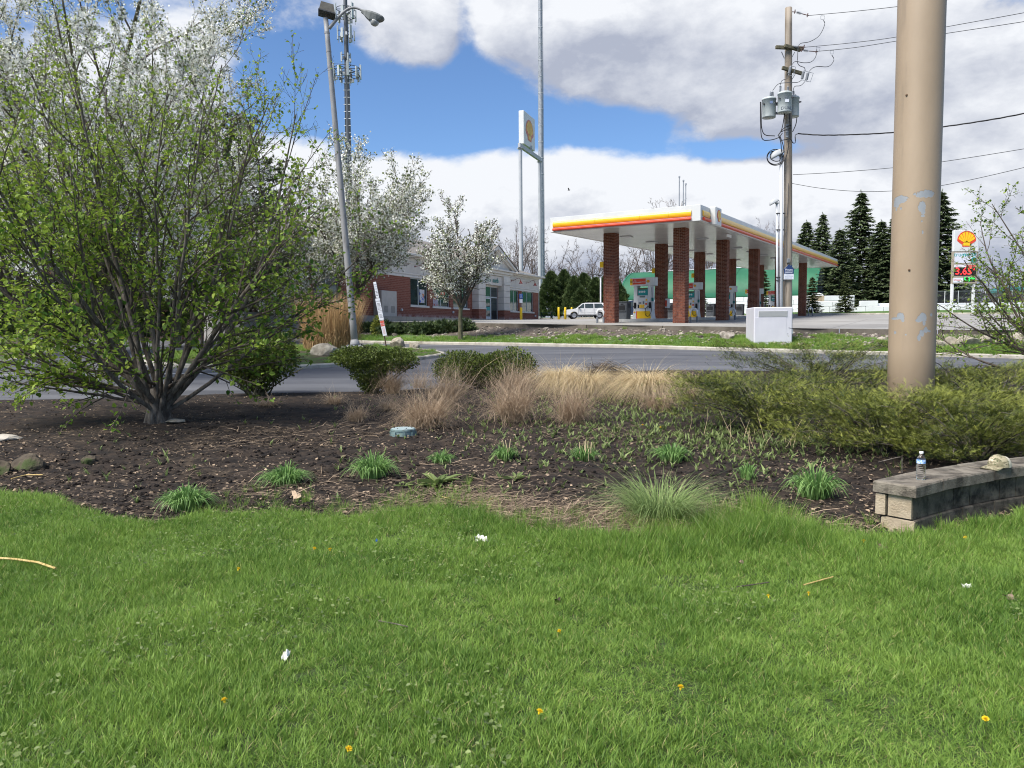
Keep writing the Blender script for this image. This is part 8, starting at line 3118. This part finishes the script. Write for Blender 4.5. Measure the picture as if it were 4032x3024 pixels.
# pale teal building and road beyond at the far right
q = on(3985, 135)
t = thing('far_building', 'small pale teal and white building far off at the right edge', 'building', (q.x, q.y, q.z - 0.5), R(-8))
MB().box(0, 16, 0, 8, 0, 4.2).obj('wall', mat('pale_teal', (0.42, 0.55, 0.55), 0.7, (0.55, 0.63, 0.62), 0.4), t)
MB().box(-0.4, 16.4, -0.4, 8.4, 4.2, 5.0).obj('roof', mat('teal_roof', (0.05, 0.25, 0.25), 0.6), t)
for k in range(4):
 w_ = MB().box(1.2 + k * 3.6, 3.6 + k * 3.6, -0.06, -0.01, 1.0, 2.9).obj('window', M_WHITE, t)
 MB().box(1.35 + k * 3.6, 3.45 + k * 3.6, -0.09, -0.07, 1.15, 2.75).obj('pane', M_GLASS, w_)
# ================================================================== TREES
def leafy(mb, r, P, D, size, tpl, tint, up=0.1, spread_=0.8):
 n = len(P)
 if n:
  d = norm(D * 0.6 + r.normal(0, spread_, (n, 3)) + (0, 0, up))
  scatter(mb, P, d, size, tpl, tint, r, roll=(0, 0, 1))

def stuff(o):
 o['kind'] = 'stuff'
 return o

# the many stemmed leafy tree on the left --------------------------------------------
base = hit(628, 1662)
r = rng(900)
t = thing('leafy_tree', 'many stemmed fan shaped tree with fresh green leaves in the mulch on the left', 'tree', base)
br = []
stems = []
NS = 19
for k in range(NS):
 a = k / NS * 2 * PI + r.normal(0, 0.15)
 out = (0.16, 0.55, 0.95, 0.34, 0.78)[k % 5] * r.uniform(0.85, 1.15)
 d = np.array((math.cos(a) * math.sin(out), math.sin(a) * math.sin(out) * 0.85, math.cos(out)))
 ln = r.uniform(4.6, 5.6) * (1.0 - 0.28 * max(0, out - 0.45))
 p0 = np.array((math.cos(a) * 0.13, math.sin(a) * 0.13, 0.10 + r.uniform(0, 0.25)))
 pts = limb(r, p0, d, ln, 12, 0.055, 0.012 if out < 0.7 else 0.03)
 rad = np.linspace(r.uniform(0.034, 0.056), 0.008, len(pts))
 stems.append((pts, rad))
specs = [(10, 0.22, (0.35, 0.75), 0.40, 0.10, 0.02, 6, 0.62), (6.5, 0.15, (0.4, 0.9), 0.42, 0.14, 0.02, 4, 0.62), (3.2, 0.2, (0.4, 1.0), 0.45, 0.16, 0.02, 3, 0.7)]
for pts, rad in stems:
 ramify(r, pts, rad, 0, specs, br)
# low side branches that sweep out over the mulch
for k in range(20):
 a = (k / 20 * 2 * PI if k % 2 else r.normal(PI, 0.5)) + r.normal(0, 0.2)
 pts = limb(r, (math.cos(a) * 0.15, math.sin(a) * 0.15, r.uniform(0.25, 0.7)), (math.cos(a), math.sin(a) * 0.8, r.uniform(0.05, 0.45)), r.uniform(1.8, 2.9) * (1.15 if k % 2 == 0 else 1), 9, 0.07, 0.035)
 ramify(r, pts, np.linspace(0.028, 0.006, len(pts)), 1, specs, br)
trunk = MB()
for k in range(7):
 a = k / 7 * 2 * PI
 trunk.tube([(math.cos(a) * 0.15, math.sin(a) * 0.13, -0.1), (math.cos(a) * 0.10, math.sin(a) * 0.09, 0.2), (math.cos(a) * 0.12, math.sin(a) * 0.11, 0.55)], [0.11, 0.085, 0.06], 9)
trunk.obj('trunk', M_BARK, t, smooth=True)
wood([b for b in br if b[2] == 0]).obj('stems', M_BARK, t, smooth=True)
stuff(wood([b for b in br if b[2] > 0], minr=0.0022).obj('branches', M_BARKD, t))
mb = MB()
P, D = along(r, br, (1, 2, 3), 19, 0.2)
h = P[:, 2]
k = r.uniform(0, 1, len(P)) < np.interp(h, [0, 1.2, 2.6, 4.5, 6], [0.75, 0.95, 0.85, 0.65, 0.55]) * np.interp(P[:, 0], [-3, 0, 1.6, 3], [1.25, 1.0, 0.75, 0.55])
P, D, h = P[k], D[k], h[k]
sz = np.interp(h, [0, 1.5, 3.5, 6], [0.078, 0.082, 0.062, 0.046]) * r.uniform(0.55, 1.35, len(P))
P = P + r.normal(0, 0.025, P.shape)
tint = np.clip(r.normal(0.50, 0.24, len(P)) + 0.10 * (h - 2.0) / 2 - 0.05 * P[:, 0], 0, 1)
leafy(mb, r, P, D, sz, LEAF, tint, -0.15, 0.8)
stuff(mb.obj('leaves', L_SHRUB, t))

# flowering pears ------------------------------------------------------------------
def pear(label, base, hgt, crown0, width, limbs, seed, near, dens, white=0.80, dy=0.0, lean=(0, 0), trunk_r=0.12, cl=0.10):
 """blossoming tree: trunk, steep limbs, twigs, clusters of white flowers with young leaves"""
 r = rng(seed)
 t = thing('blossoming_tree', label, 'tree', base, 0, 'white flowering trees')
 br = []
 tp = limb(r, (0, 0, -0.2), (lean[0], lean[1], 1), crown0 + 0.2, 5, 0.015, 0.02)
 MB().tube(tp, np.linspace(trunk_r * 1.15, trunk_r * 0.85, len(tp)), 12, cap=False).obj('trunk', M_BARKG, t, smooth=True)
 top = tp[-1]
 main = limb(r, top, (lean[0], lean[1], 1), (hgt - crown0) * 0.92, 12, 0.05, 0.02)
 sp = [(9, 0.12, (0.35, 0.75), 0.45, 0.08, 0.05, 6, 0.55), (7, 0.12, (0.4, 0.9), 0.45, 0.12, 0.05, 4, 0.6), (3.5, 0.15, (0.4, 1.0), 0.5, 0.15, 0.04, 3, 0.65)]
 ramify(r, main, np.linspace(trunk_r * 0.7, 0.012, len(main)), 0, sp, br)
 for k in range(limbs):
  a = k * 2.4 + r.normal(0, 0.3)
  sl = r.uniform(0.35, 0.95)
  d = np.array((math.cos(a) * math.sin(sl), math.sin(a) * math.sin(sl), math.cos(sl)))
  ln = min((hgt - crown0) * r.uniform(0.62, 0.9), width * 0.5 / max(0.3, math.sin(sl)) * r.uniform(0.85, 1.1))
  s0 = top - np.array((0, 0, r.uniform(0, crown0 * 0.25)))
  pts = limb(r, s0, d, ln, 9, 0.05, 0.05)
  ramify(r, pts, np.linspace(trunk_r * 0.5, 0.012, len(pts)), 0, sp, br)
 wood([b for b in br if b[2] == 0], minr=0.01).obj('limbs', M_BARKG if near else M_BARKD, t, smooth=True)
 stuff(wood([b for b in br if b[2] > 0], sides=(6, 4, 3, 3), minr=0.006 if near else 0.011).obj('branches', M_BARKD, t))
 mb = MB()
 P, D = along(r, br, (1, 2, 3), dens, 0.15)
 n = len(P)
 k = 7 if near else 4
 C = np.repeat(P, k, 0) + r.normal(0, cl * 0.42, (n * k, 3))
 Dd = norm(r.normal(0, 1, (n * k, 3)) + (0, 0, 0.4))
 fl = r.uniform(0, 1, n * k) < white
 pt = np.where(fl, np.clip(r.normal(0.90, 0.09, n * k), 0.6, 1.0), np.clip(r.normal(0.12, 0.08, n * k), 0, 0.3))
 scatter(mb, C, Dd, cl * np.where(fl, r.uniform(0.30, 0.55, n * k), r.uniform(0.4, 0.75, n * k)), DIAMOND, pt, r)
 stuff(mb.obj('blossom', L_BLOOM, t))
 return t

pear('large white flowering tree at the top left corner, behind the leafy tree', on(430, 21.0), 13.0, 2.4, 9.5, 11, 910, True, 10.5, 0.86, trunk_r=0.20, cl=0.13)
pear('white flowering tree between the leaning lamp post and the store', on(1400, 47.5), 11.0, 2.2, 10.5, 12, 911, False, 4.4, 0.76, trunk_r=0.20, cl=0.27)
pear('small white flowering tree with a forked trunk in front of the store windows', on(1812, 35.6), 6.7, 1.75, 5.0, 10, 912, False, 5.2, 0.78, trunk_r=0.10, cl=0.17)
pear('white flowering tree behind the leafy tree, left of the lamp post', on(1030, 43.0), 9.0, 2.0, 9.0, 10, 913, False, 5.5, 0.72, trunk_r=0.16, cl=0.25)
pear('white flowering tree far left behind the leafy tree', on(90, 30.0), 10.5, 2.0, 9.0, 10, 914, False, 5.5, 0.78, trunk_r=0.18, cl=0.20)
pear('grey stemmed flowering tree directly behind the leafy tree', on(700, 36.0), 8.5, 1.8, 8.0, 9, 915, False, 4.6, 0.70, trunk_r=0.15, cl=0.21)

# pine at the left -------------------------------------------------------------------
def pine(label, base, hgt, r_, seed):
 r = rng(seed)
 t = thing('pine_tree', label, 'tree', base)
 tr = limb(r, (0, 0, -0.2), (0.02, 0, 1), hgt, 12, 0.012, 0.02)
 br = []
 P, D = [], []
 for z in np.linspace(0.22, 0.985, 24):
  for k in range(5):
   a = r.uniform(0, 6.28)
   ln = r_ * (1.15 - z) * r.uniform(0.6, 1.15) * 1.25
   c = np.array([np.interp(z, np.linspace(0, 1, 13), tr[:, i]) for i in range(3)])
   pts = limb(r, c, (math.cos(a), math.sin(a), 0.12), ln, 6, 0.09, 0.05)
   ramify(r, pts, np.linspace(0.055, 0.018, len(pts)), 1, [None, (6, 0.3, (0.4, 0.9), 0.35, 0.12, 0.08, 3, 0.6)], br)
 wood([(tr, np.linspace(0.26, 0.04, len(tr)), 0)]).obj('trunk', M_BARKD, t)
 stuff(wood(br, sides=(5, 4, 3), minr=0.012).obj('branches', M_BARKD, t))
 mb = MB()
 for pts, rad, lvl in br:
  m_ = 3 if lvl == 2 else 2
  for q in pts[-m_:]:
   n = 20
   d = norm(r.normal(0, 1, (n, 3)) + norm(pts[-1] - pts[-2]) * 0.9 + (0, 0, 0.35))
   scatter(mb, np.tile(q, (n, 1)), d, r.uniform(0.13, 0.24, n), (SLIVER[0] * (1, 1.3, 1), SLIVER[1]), np.clip(r.normal(0.4, 0.2, n), 0, 1), r)
 stuff(mb.obj('needles', L_PINE, t))
 return t

pine('dark open pine whose branches reach past the right side of the leafy tree', on(905, 39.0), 11.5, 4.6, 920)
pine('second dark pine standing deep behind the leafy tree', on(420, 46.0), 12.0, 4.5, 921)

# spruces -------------------------------------------------------------------------------
def spruce(name, label, base, hgt, rad, seed, rows=46, dense=1.0, m=None, sag=0.35, share=None, rz=0.0, group=None):
 if share is not None:
  c = copy_tree(share)
  s_ = hgt / share['hgt']
  w_ = rad / share['rad']
  c.location = base
  c.rotation_euler = (0, 0, rz)
  c.scale = (w_, w_, s_)
  c.name = name
  tag(c, label, 'tree', group)
  return c
 r = rng(seed)
 t = thing(name, label, 'tree', base, rz, group)
 t['hgt'], t['rad'] = hgt, rad
 MB().tube([(0, 0, -0.3), (0, 0, hgt * 0.5), (0, 0, hgt)], [hgt * 0.016, hgt * 0.010, 0.01], 7).obj('trunk', M_BARKD, t)
 wd, nd = MB(), MB()
 for i in range(rows):
  q = (i + r.uniform(0, 1)) / rows
  z = hgt * (0.03 + 0.955 * q)
  nb = int(r.integers(7, 12) * dense)
  rr = rad * (1 - q) ** 0.85 * (1 + 0.10 * math.sin(q * 31 + 2 * math.sin(q * 9))) + 0.05 * rad
  for k in range(nb):
   a = r.uniform(0, 6.28)
   ln = rr * r.uniform(0.45, 1.15)
   s = np.linspace(0, 1, 5)
   pts = np.stack([np.cos(a) * ln * s, np.sin(a) * ln * s, z + ln * (0.10 * s - sag * s ** 1.6 + 0.18 * s ** 4)], -1)
   if i % 2 == 0:
    wd.tube(pts, np.linspace(0.012, 0.004, 5) * hgt / 10, 3, cap=False)
   m_ = max(6, int(22 * (0.35 + ln / rad)))
   f = r.uniform(0.12, 1, m_) ** 0.8
   c = np.stack([np.interp(f, s, pts[:, j]) for j in range(3)], -1)
   side = np.array((-math.sin(a), math.cos(a), 0))
   sd = r.choice((-1, 1), m_)
   d = norm(np.array((math.cos(a), math.sin(a), -0.25))[None] + side[None] * (sd * r.uniform(0.2, 1.2, m_))[:, None] + r.normal(0, 0.18, (m_, 3)) - np.array((0, 0, 0.35)) * r.uniform(0, 1, m_)[:, None])
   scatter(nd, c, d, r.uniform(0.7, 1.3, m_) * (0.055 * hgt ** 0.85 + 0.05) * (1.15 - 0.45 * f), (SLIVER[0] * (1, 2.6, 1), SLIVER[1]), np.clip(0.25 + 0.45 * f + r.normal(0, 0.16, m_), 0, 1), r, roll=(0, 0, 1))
 # leader
 n = 30
 scatter(nd, np.stack([np.zeros(n), np.zeros(n), hgt * r.uniform(0.95, 1.0, n)], -1), norm(r.normal(0, 0.4, (n, 3)) + (0, 0, 0.8)), 0.02 * hgt, SLIVER, 0.5, r)
 stuff(wd.obj('branches', M_BARKD, t))
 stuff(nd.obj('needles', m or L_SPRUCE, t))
 return t

GS = 'tall spruces behind the white walls'

def stand(u, vt, Y):
 p = on(u, Y)
 return p, at(u, vt, Y).z - p.z

p, h = stand(3380, 752, 104)
sp0 = spruce('spruce_tree', 'tallest spruce left of the tan pole', p, h, 5.0, 930, rows=84, group=GS)
for k, (u, vt, Y, rad, lb) in enumerate(((3462, 866, 101, 3.2, 'shorter spruce between the tallest one and the tan pole'), (3518, 850, 100, 3.3, 'spruce whose edge shows at the left side of the tan pole'), (3695, 748, 98, 3.9, 'tall spruce just right of the tan pole'),
           (3620, 800, 104, 3.6, 'spruce mostly hidden behind the tan pole'), (3300, 900, 100, 3.1, 'spruce to the left of the tallest one, above the shelter end'),
           (3232, 838, 112, 3.0, 'thin tipped spruce above the right end of the canopy'), (3170, 868, 114, 3.4, 'spruce beside the wooden pole above the canopy'))):
 p, h = stand(u, vt, Y)
 spruce('spruce_tree', lb, p, h, rad * 1.3, 0, share=sp0, rz=1.1 * k + 0.7, group=GS)
GY = 'young spruces on the grass beyond the forecourt'
p, h = stand(3328, 1068, 80)
sp1 = spruce('young_spruce', 'bushy young spruce in front of the low white block wall', p, h, 1.28, 931, rows=44, m=leaf_mat('young_spruce_needles', (0.022, 0.040, 0.016), (0.105, 0.125, 0.042), 0.1, 0.7), group=GY)
for k, (u, vt, Y, rad, lb) in enumerate(((3004, 1062, 84, 1.6, 'slim young spruce behind the pumps before the green shelter'), (3196, 1090, 80, 1.3, 'young spruce half hidden by the last brick column'), (2762, 1130, 90, 1.1, 'small spruce behind the second pump in front of the white wall'))):
 p, h = stand(u, vt, Y)
 spruce('young_spruce', lb, p, h, rad, 0, share=sp1, rz=0.9 * k + 2, group=GY)

# thuja row and dark evergreens ------------------------------------------------------------
def thuja(label, base, hgt, rad, seed, share=None, rz=0.0, group=None):
 if share is not None:
  c = copy_tree(share)
  c.location = base
  c.scale = (rad / share['rad'], rad / share['rad'], hgt / share['hgt'])
  c.rotation_euler = (0, 0, rz)
  return tag(c, label, 'tree', group)
 r = rng(seed)
 t = thing('thuja_tree', label, 'tree', base, rz, group)
 t['hgt'], t['rad'] = hgt, rad
 MB().tube([(0, 0, -0.2), (0, 0, hgt * 0.9)], [0.11, 0.03], 6).obj('trunk', M_BARKD, t)
 mb = MB()
 n = 5200
 z = r.uniform(0.02, 1, n) ** 0.9
 prof = np.interp(z, [0, 0.15, 0.5, 0.85, 1.0], [0.75, 1.0, 0.85, 0.42, 0.05])
 a = r.uniform(0, 6.28, n)
 lump = 1 + 0.22 * np.sin(a * 3 + z * 9) * np.cos(z * 21 + a)
 q = rad * prof * lump * (1 - np.abs(r.normal(0, 0.22, n)))
 P = np.stack([np.cos(a) * q, np.sin(a) * q, z * hgt], -1)
 d = norm(np.stack([np.cos(a), np.sin(a), r.uniform(0.3, 1.6, n)], -1) + r.normal(0, 0.35, (n, 3)))
 scatter(mb, P, d, r.uniform(0.25, 0.5, n), (SPRAY[0] * (1, 1.5, 1), SPRAY[1]), np.clip(r.normal(0.42, 0.2, n) + 0.5 * (lump - 1), 0, 1), r)
 stuff(mb.obj('foliage', L_THUJA, t))
 return t

GT = 'dark evergreens in a row behind the white car'
p, h = stand(2170, 1075, 100)
th0 = thuja('evergreen at the right corner of the store, left end of the row', p, h, 1.9, 940, group=GT)
for k, (u, vt, Y, rad, lb) in enumerate(((2222, 1068, 101, 1.7, 'second evergreen of the row, above the yellow bollards'), (2262, 1092, 98, 1.5, 'lower evergreen in the row behind the third bollard'), (2300, 1082, 103, 1.9, 'tall dark evergreen above the bonnet of the white car'),
           (2290, 1135, 95, 1.5, 'light green bushy evergreen directly behind the white car'), (2345, 1098, 100, 1.7, 'evergreen left of the slim white light pole'), (2386, 1088, 102, 1.8, 'evergreen right of the slim white light pole'), (2425, 1100, 101, 1.7, 'evergreen at the right end of the row, by the green shelter'))):
 p, h = stand(u, vt, Y)
 thuja(lb, p, h, rad, 0, th0, 1.3 * k + 0.4, GT)

GE = 'dark evergreens at the left end of the store'
for k, (u, vt, Y, rad, lb) in enumerate(((800, 1010, 44.5, 1.7, 'evergreen at the left corner of the store, rightmost of its row'), (640, 1040, 45, 1.9, 'evergreen in the second place from the store corner'), (470, 1000, 46, 1.9, 'evergreen in the middle of the row left of the store'),
           (290, 1045, 47, 1.9, 'evergreen fourth from the store corner, behind the leafy tree'), (110, 1010, 48, 2.0, 'evergreen fifth from the store corner near the left edge'), (-60, 1030, 49, 2.0, 'evergreen at the left frame edge, last of the row'))):
 p, h = stand(u, vt, Y)
 thuja(lb, p, h, rad, 0, th0, 1.7 * k + 0.2, GE)

# bare trees ---------------------------------------------------------------------------------
def bare(label, base, hgt, seed, share=None, rz=0.0, sx=1.0, group='bare trees behind the station', spread=(0.3, 0.7), limbs=7):
 if share is not None:
  c = copy_tree(share)
  c.location = base
  s_ = hgt / share['hgt']
  c.scale = (s_ * sx, s_ * sx, s_)
  c.rotation_euler = (0, 0, rz)
  return tag(c, label, 'tree', group)
 r = rng(seed)
 t = thing('bare_tree', label, 'tree', base, rz, group)
 t['hgt'] = hgt
 br = []
 tp = limb(r, (0, 0, -0.3), (0, 0, 1), hgt * 0.25, 5, 0.03, 0.02)
 MB().tube(tp, np.linspace(0.24, 0.18, len(tp)), 9, cap=False).obj('trunk', M_BARE, t)
 for k in range(limbs):
  a = k * 2.4 + r.normal(0, 0.3)
  sl = r.uniform(*spread)
  pts = limb(r, tp[-1 - (k % 3)], (math.cos(a) * math.sin(sl), math.sin(a) * math.sin(sl), math.cos(sl)), hgt * r.uniform(0.5, 0.74), 10, 0.10, 0.03)
  ramify(r, pts, np.linspace(0.12, 0.03, len(pts)), 0, [(7, 0.15, (0.35, 0.85), 0.42, 0.15, 0.04, 6, 0.62), (5, 0.15, (0.4, 0.9), 0.42, 0.18, 0.03, 4, 0.65), (3.6, 0.15, (0.4, 1.0), 0.5, 0.18, 0.02, 3, 0.7)], br)
 wood([b for b in br if b[2] == 0], sides=(6,), minr=0.03).obj('limbs', M_BARE, t)
 stuff(wood([b for b in br if b[2] > 0], sides=(5, 4, 3, 3), minr=0.016).obj('twigs', M_BARE, t))
 return t

p, h = stand(2045, 862, 128)
b0 = bare('bare tree with fine upright twigs behind the twin sign posts', p, h, 950, spread=(0.12, 0.42))
p, h = stand(2205, 960, 125)
b1 = bare('crooked bare tree between the tall mast and the canopy', p, h, 951, spread=(0.3, 0.8), limbs=8)
for k, (u, vt, Y, sh, sx, lb) in enumerate(((2110, 900, 135, b0, 0.8, 'bare tree right behind the store gable'), (2330, 955, 130, b1, 1.0, 'crooked bare tree above the evergreens'), (2440, 930, 128, b1, 1.0, 'dark crooked bare tree left of the nearest column'),
           (2555, 930, 140, b1, 1.1, 'wide bare tree behind the nearest pump'), (2606, 782, 150, b0, 1.0, 'round bare crown rising above the canopy'), (2700, 940, 150, b1, 1.0, 'bare tree seen between the middle columns'),
           (2980, 850, 160, b0, 0.8, 'faint bare tree just over the canopy roof by the wooden pole'), (2780, 870, 158, b0, 1.0, 'faint bare tree over the middle of the canopy roof'))):
 p, h = stand(u, vt, Y)
 bare(lb, p, h, 0, sh, 0.8 * k + 0.5, sx)
# brown thicket behind the right barrier
r = rng(955)
mb = MB()
for k in range(60):
 p = on(r.uniform(3560, 4150), r.uniform(96, 108))
 br = []
 for j in range(4):
  a = r.uniform(0, 6.28)
  ramify(r, limb(r, np.array(p), (math.cos(a) * 0.5, math.sin(a) * 0.5, 1), r.uniform(1.8, 3.6), 5, 0.12, 0.02), np.linspace(0.035, 0.015, 6), 1, [None, (8, 0.1, (0.4, 0.9), 0.4, 0.15, 0.03, 3, 0.7)], br)
 for pts, rad, lvl in br:
  mb.tube(pts, np.maximum(rad, 0.014), 3, cap=False)
tag(mb.obj('brush_thicket', mat('brown_brush', (0.075, 0.055, 0.042), 0.95, (0.12, 0.09, 0.07), 1)), kind='stuff')

# dark woodland far left behind everything, reads as one mass
mb = MB()
r = rng(956)
n = 26000
u = r.uniform(-900, 1250, n)
Y = r.uniform(84, 100, n)
x = (u - 2016) / F * Y
top = 3.0 + 5.0 + 2.0 * vnoise(x * 0.25, Y * 0.0, 57) + 1.0 * vnoise(x * 0.9, Y * 0.3, 58)
z = 2.6 + (top - 2.6) * r.uniform(0, 1, n) ** 0.8
d = norm(r.normal(0, 1, (n, 3)) + (0, 0, 0.5))
scatter(mb, np.stack([x, Y, z], -1), d, r.uniform(0.35, 0.8, n), (SPRAY[0] * (1, 1.6, 1), SPRAY[1]), np.clip(r.normal(0.35, 0.2, n), 0, 1), r)
tag(mb.obj('far_wood', L_THUJA), kind='stuff')

# leafing shrub at the right edge -----------------------------------------------------------
base = on(4190, 15.5)
r = rng(960)
t = thing('leafing_shrub', 'open twiggy shrub with young leaves reaching in from the right edge', 'shrub', base)
br = []
for k in range(22):
 a = PI * 0.5 + (k / 21) * PI * 1.1
 sl = (0.25, 0.6, 0.95, 1.25)[k % 4] * r.uniform(0.85, 1.1)
 d = (math.cos(a) * math.sin(sl), math.sin(a) * math.sin(sl) * 0.7, math.cos(sl))
 pts = limb(r, (r.normal(0, 0.15), r.normal(0, 0.15), 0.1 + 0.25 * (k % 3)), d, r.uniform(2.2, 3.6), 10, 0.075, 0.02)
 ramify(r, pts, np.linspace(0.034, 0.007, len(pts)), 0, [(7, 0.25, (0.35, 0.8), 0.36, 0.12, 0.02, 5, 0.6), (4.5, 0.2, (0.4, 0.9), 0.42, 0.15, 0.02, 4, 0.65), (2.5, 0.2, (0.4, 1.0), 0.5, 0.15, 0.02, 3, 0.7)], br)
wood([b for b in br if b[2] == 0]).obj('stems', M_BARKD, t, smooth=True)
stuff(wood([b for b in br if b[2] > 0], minr=0.0028).obj('branches', M_BARKD, t))
mb = MB()
P, D = along(r, br, (1, 2, 3), 13.0, 0.2)
P = P + r.normal(0, 0.03, P.shape)
leafy(mb, r, P, D, r.uniform(0.03, 0.075, len(P)), LEAF, np.clip(r.normal(0.48, 0.26, len(P)), 0, 1), 0.0, 0.8)
stuff(mb.obj('leaves', L_SHRUB, t))

# dark low junipers on the bank before the store -----------------------------------------------
for k, (u, Y, rch, lb) in enumerate(((1660, 41.0, 2.2, 'dark low juniper on the bank left of the small flowering tree'), (1760, 40.0, 1.8, 'dark low juniper on the bank behind the small flowering tree'), (1470, 44.5, 1.3, 'dark green bush on the bank behind the tilted sign'))):
 r = rng(970 + k)
 p = on(u, Y)
 t = thing('bank_juniper', lb, 'shrub', p, 0, 'dark junipers on the bank')
 mb = MB()
 leaf_cloud(mb, r, [((0, 0, 0.2), (rch * 0.8, 0.9, 0.34)), ((-0.6 * rch, 0, 0.16), (rch * 0.5, 0.7, 0.26)), ((0.5 * rch, 0.1, 0.22), (rch * 0.35, 0.6, 0.42))], 3000, 0.22, SPRAY, 0.4, (0.22, 0.2))
 stuff(mb.obj('foliage', L_THUJA, t))
 w_ = MB()
 for j in range(6):
  a = j * 1.05
  w_.tube([(0, 0, -0.05), (math.cos(a) * 0.5, math.sin(a) * 0.4, 0.2), (math.cos(a) * 0.9 * rch * 0.7, math.sin(a) * 0.6, 0.35)], [0.05, 0.04, 0.02], 5)
 w_.obj('stems', M_BARK, t)
p = on(1490, 42.0)
r = rng(975)
t = thing('conifer_sapling', 'small yellowish conifer sapling on the bank beside the tilted sign', 'shrub', p)
mb = MB()
leaf_cloud(mb, r, [((0, 0, 0.35), (0.4, 0.35, 0.45)), ((0, 0, 0.7), (0.22, 0.2, 0.4))], 900, 0.14, SPRAY, 0.35, (0.75, 0.2))
stuff(mb.obj('foliage', L_JUN, t))
MB().tube([(0, 0, -0.1), (0, 0, 0.8)], [0.03, 0.01], 5).obj('stem', M_BARK, t)

# young planting behind the border stones on the right
mb = MB()
r = rng(976)
for k in range(500):
 p = on(r.uniform(3660, 4500), r.uniform(28.3, 29.6))
 q = r.integers(3, 6)
 blades(mb, np.tile(np.array(p), (q, 1)), r.uniform(0.12, 0.30, q), r.uniform(0.03, 0.06, q), r.uniform(0, 6.28, q), r.uniform(0.3, 0.9, q), r.uniform(0, 0.4, q), np.clip(r.normal(0.6, 0.2, q), 0, 1), 2, r)
tag(mb.obj('border_planting', L_WEED), kind='stuff')
# gravel and bark lumps on the bank
mb = MB()
r = rng(977)
n = 5200
c = r.integers(0, VBANK.shape[1] - 1, n)
kk = r.integers(12, 58, n)
P = VBANK[kk, c] + r.normal(0, 0.12, (n, 3)) * (1, 1, 0)
k_ = (US[c] > 1100) & (US[c] < 4200)
P = P[k_]
a = r.uniform(0, 6.28, len(P))
scatter(mb, P, np.stack([np.cos(a), np.sin(a), 0 * a], -1), np.exp(r.normal(-3.1, 0.45, len(P))), CL, np.clip(r.normal(0.45, 0.22, len(P)), 0, 1), r, roll=(0, 0, 1))
tag(mb.obj('bank_gravel', leaf_mat('gravel', (0.05, 0.042, 0.034), (0.42, 0.37, 0.31), 0.0, 0.95)), kind='stuff')
# a bird in the air
p = at(2240, 749, 60)
t = thing('bird', 'tiny dark bird flying below the clouds right of the tall mast', 'bird', p)
MB().tube([(-0.10, 0, 0.0), (-0.03, 0, 0.0), (0.05, 0, 0.01), (0.11, 0, 0.03)], [0.008, 0.03, 0.035, 0.012], 8).obj('body', M_BLACK, t)
for s_ in (-1, 1):
 MB().add([(0.05, 0, 0.02), (-0.03, 0, 0.02), (-0.09, s_ * 0.20, 0.16), (0.0, s_ * 0.14, 0.13)], [(0, 1, 2, 3)]).obj('wing', M_BLACK, t)
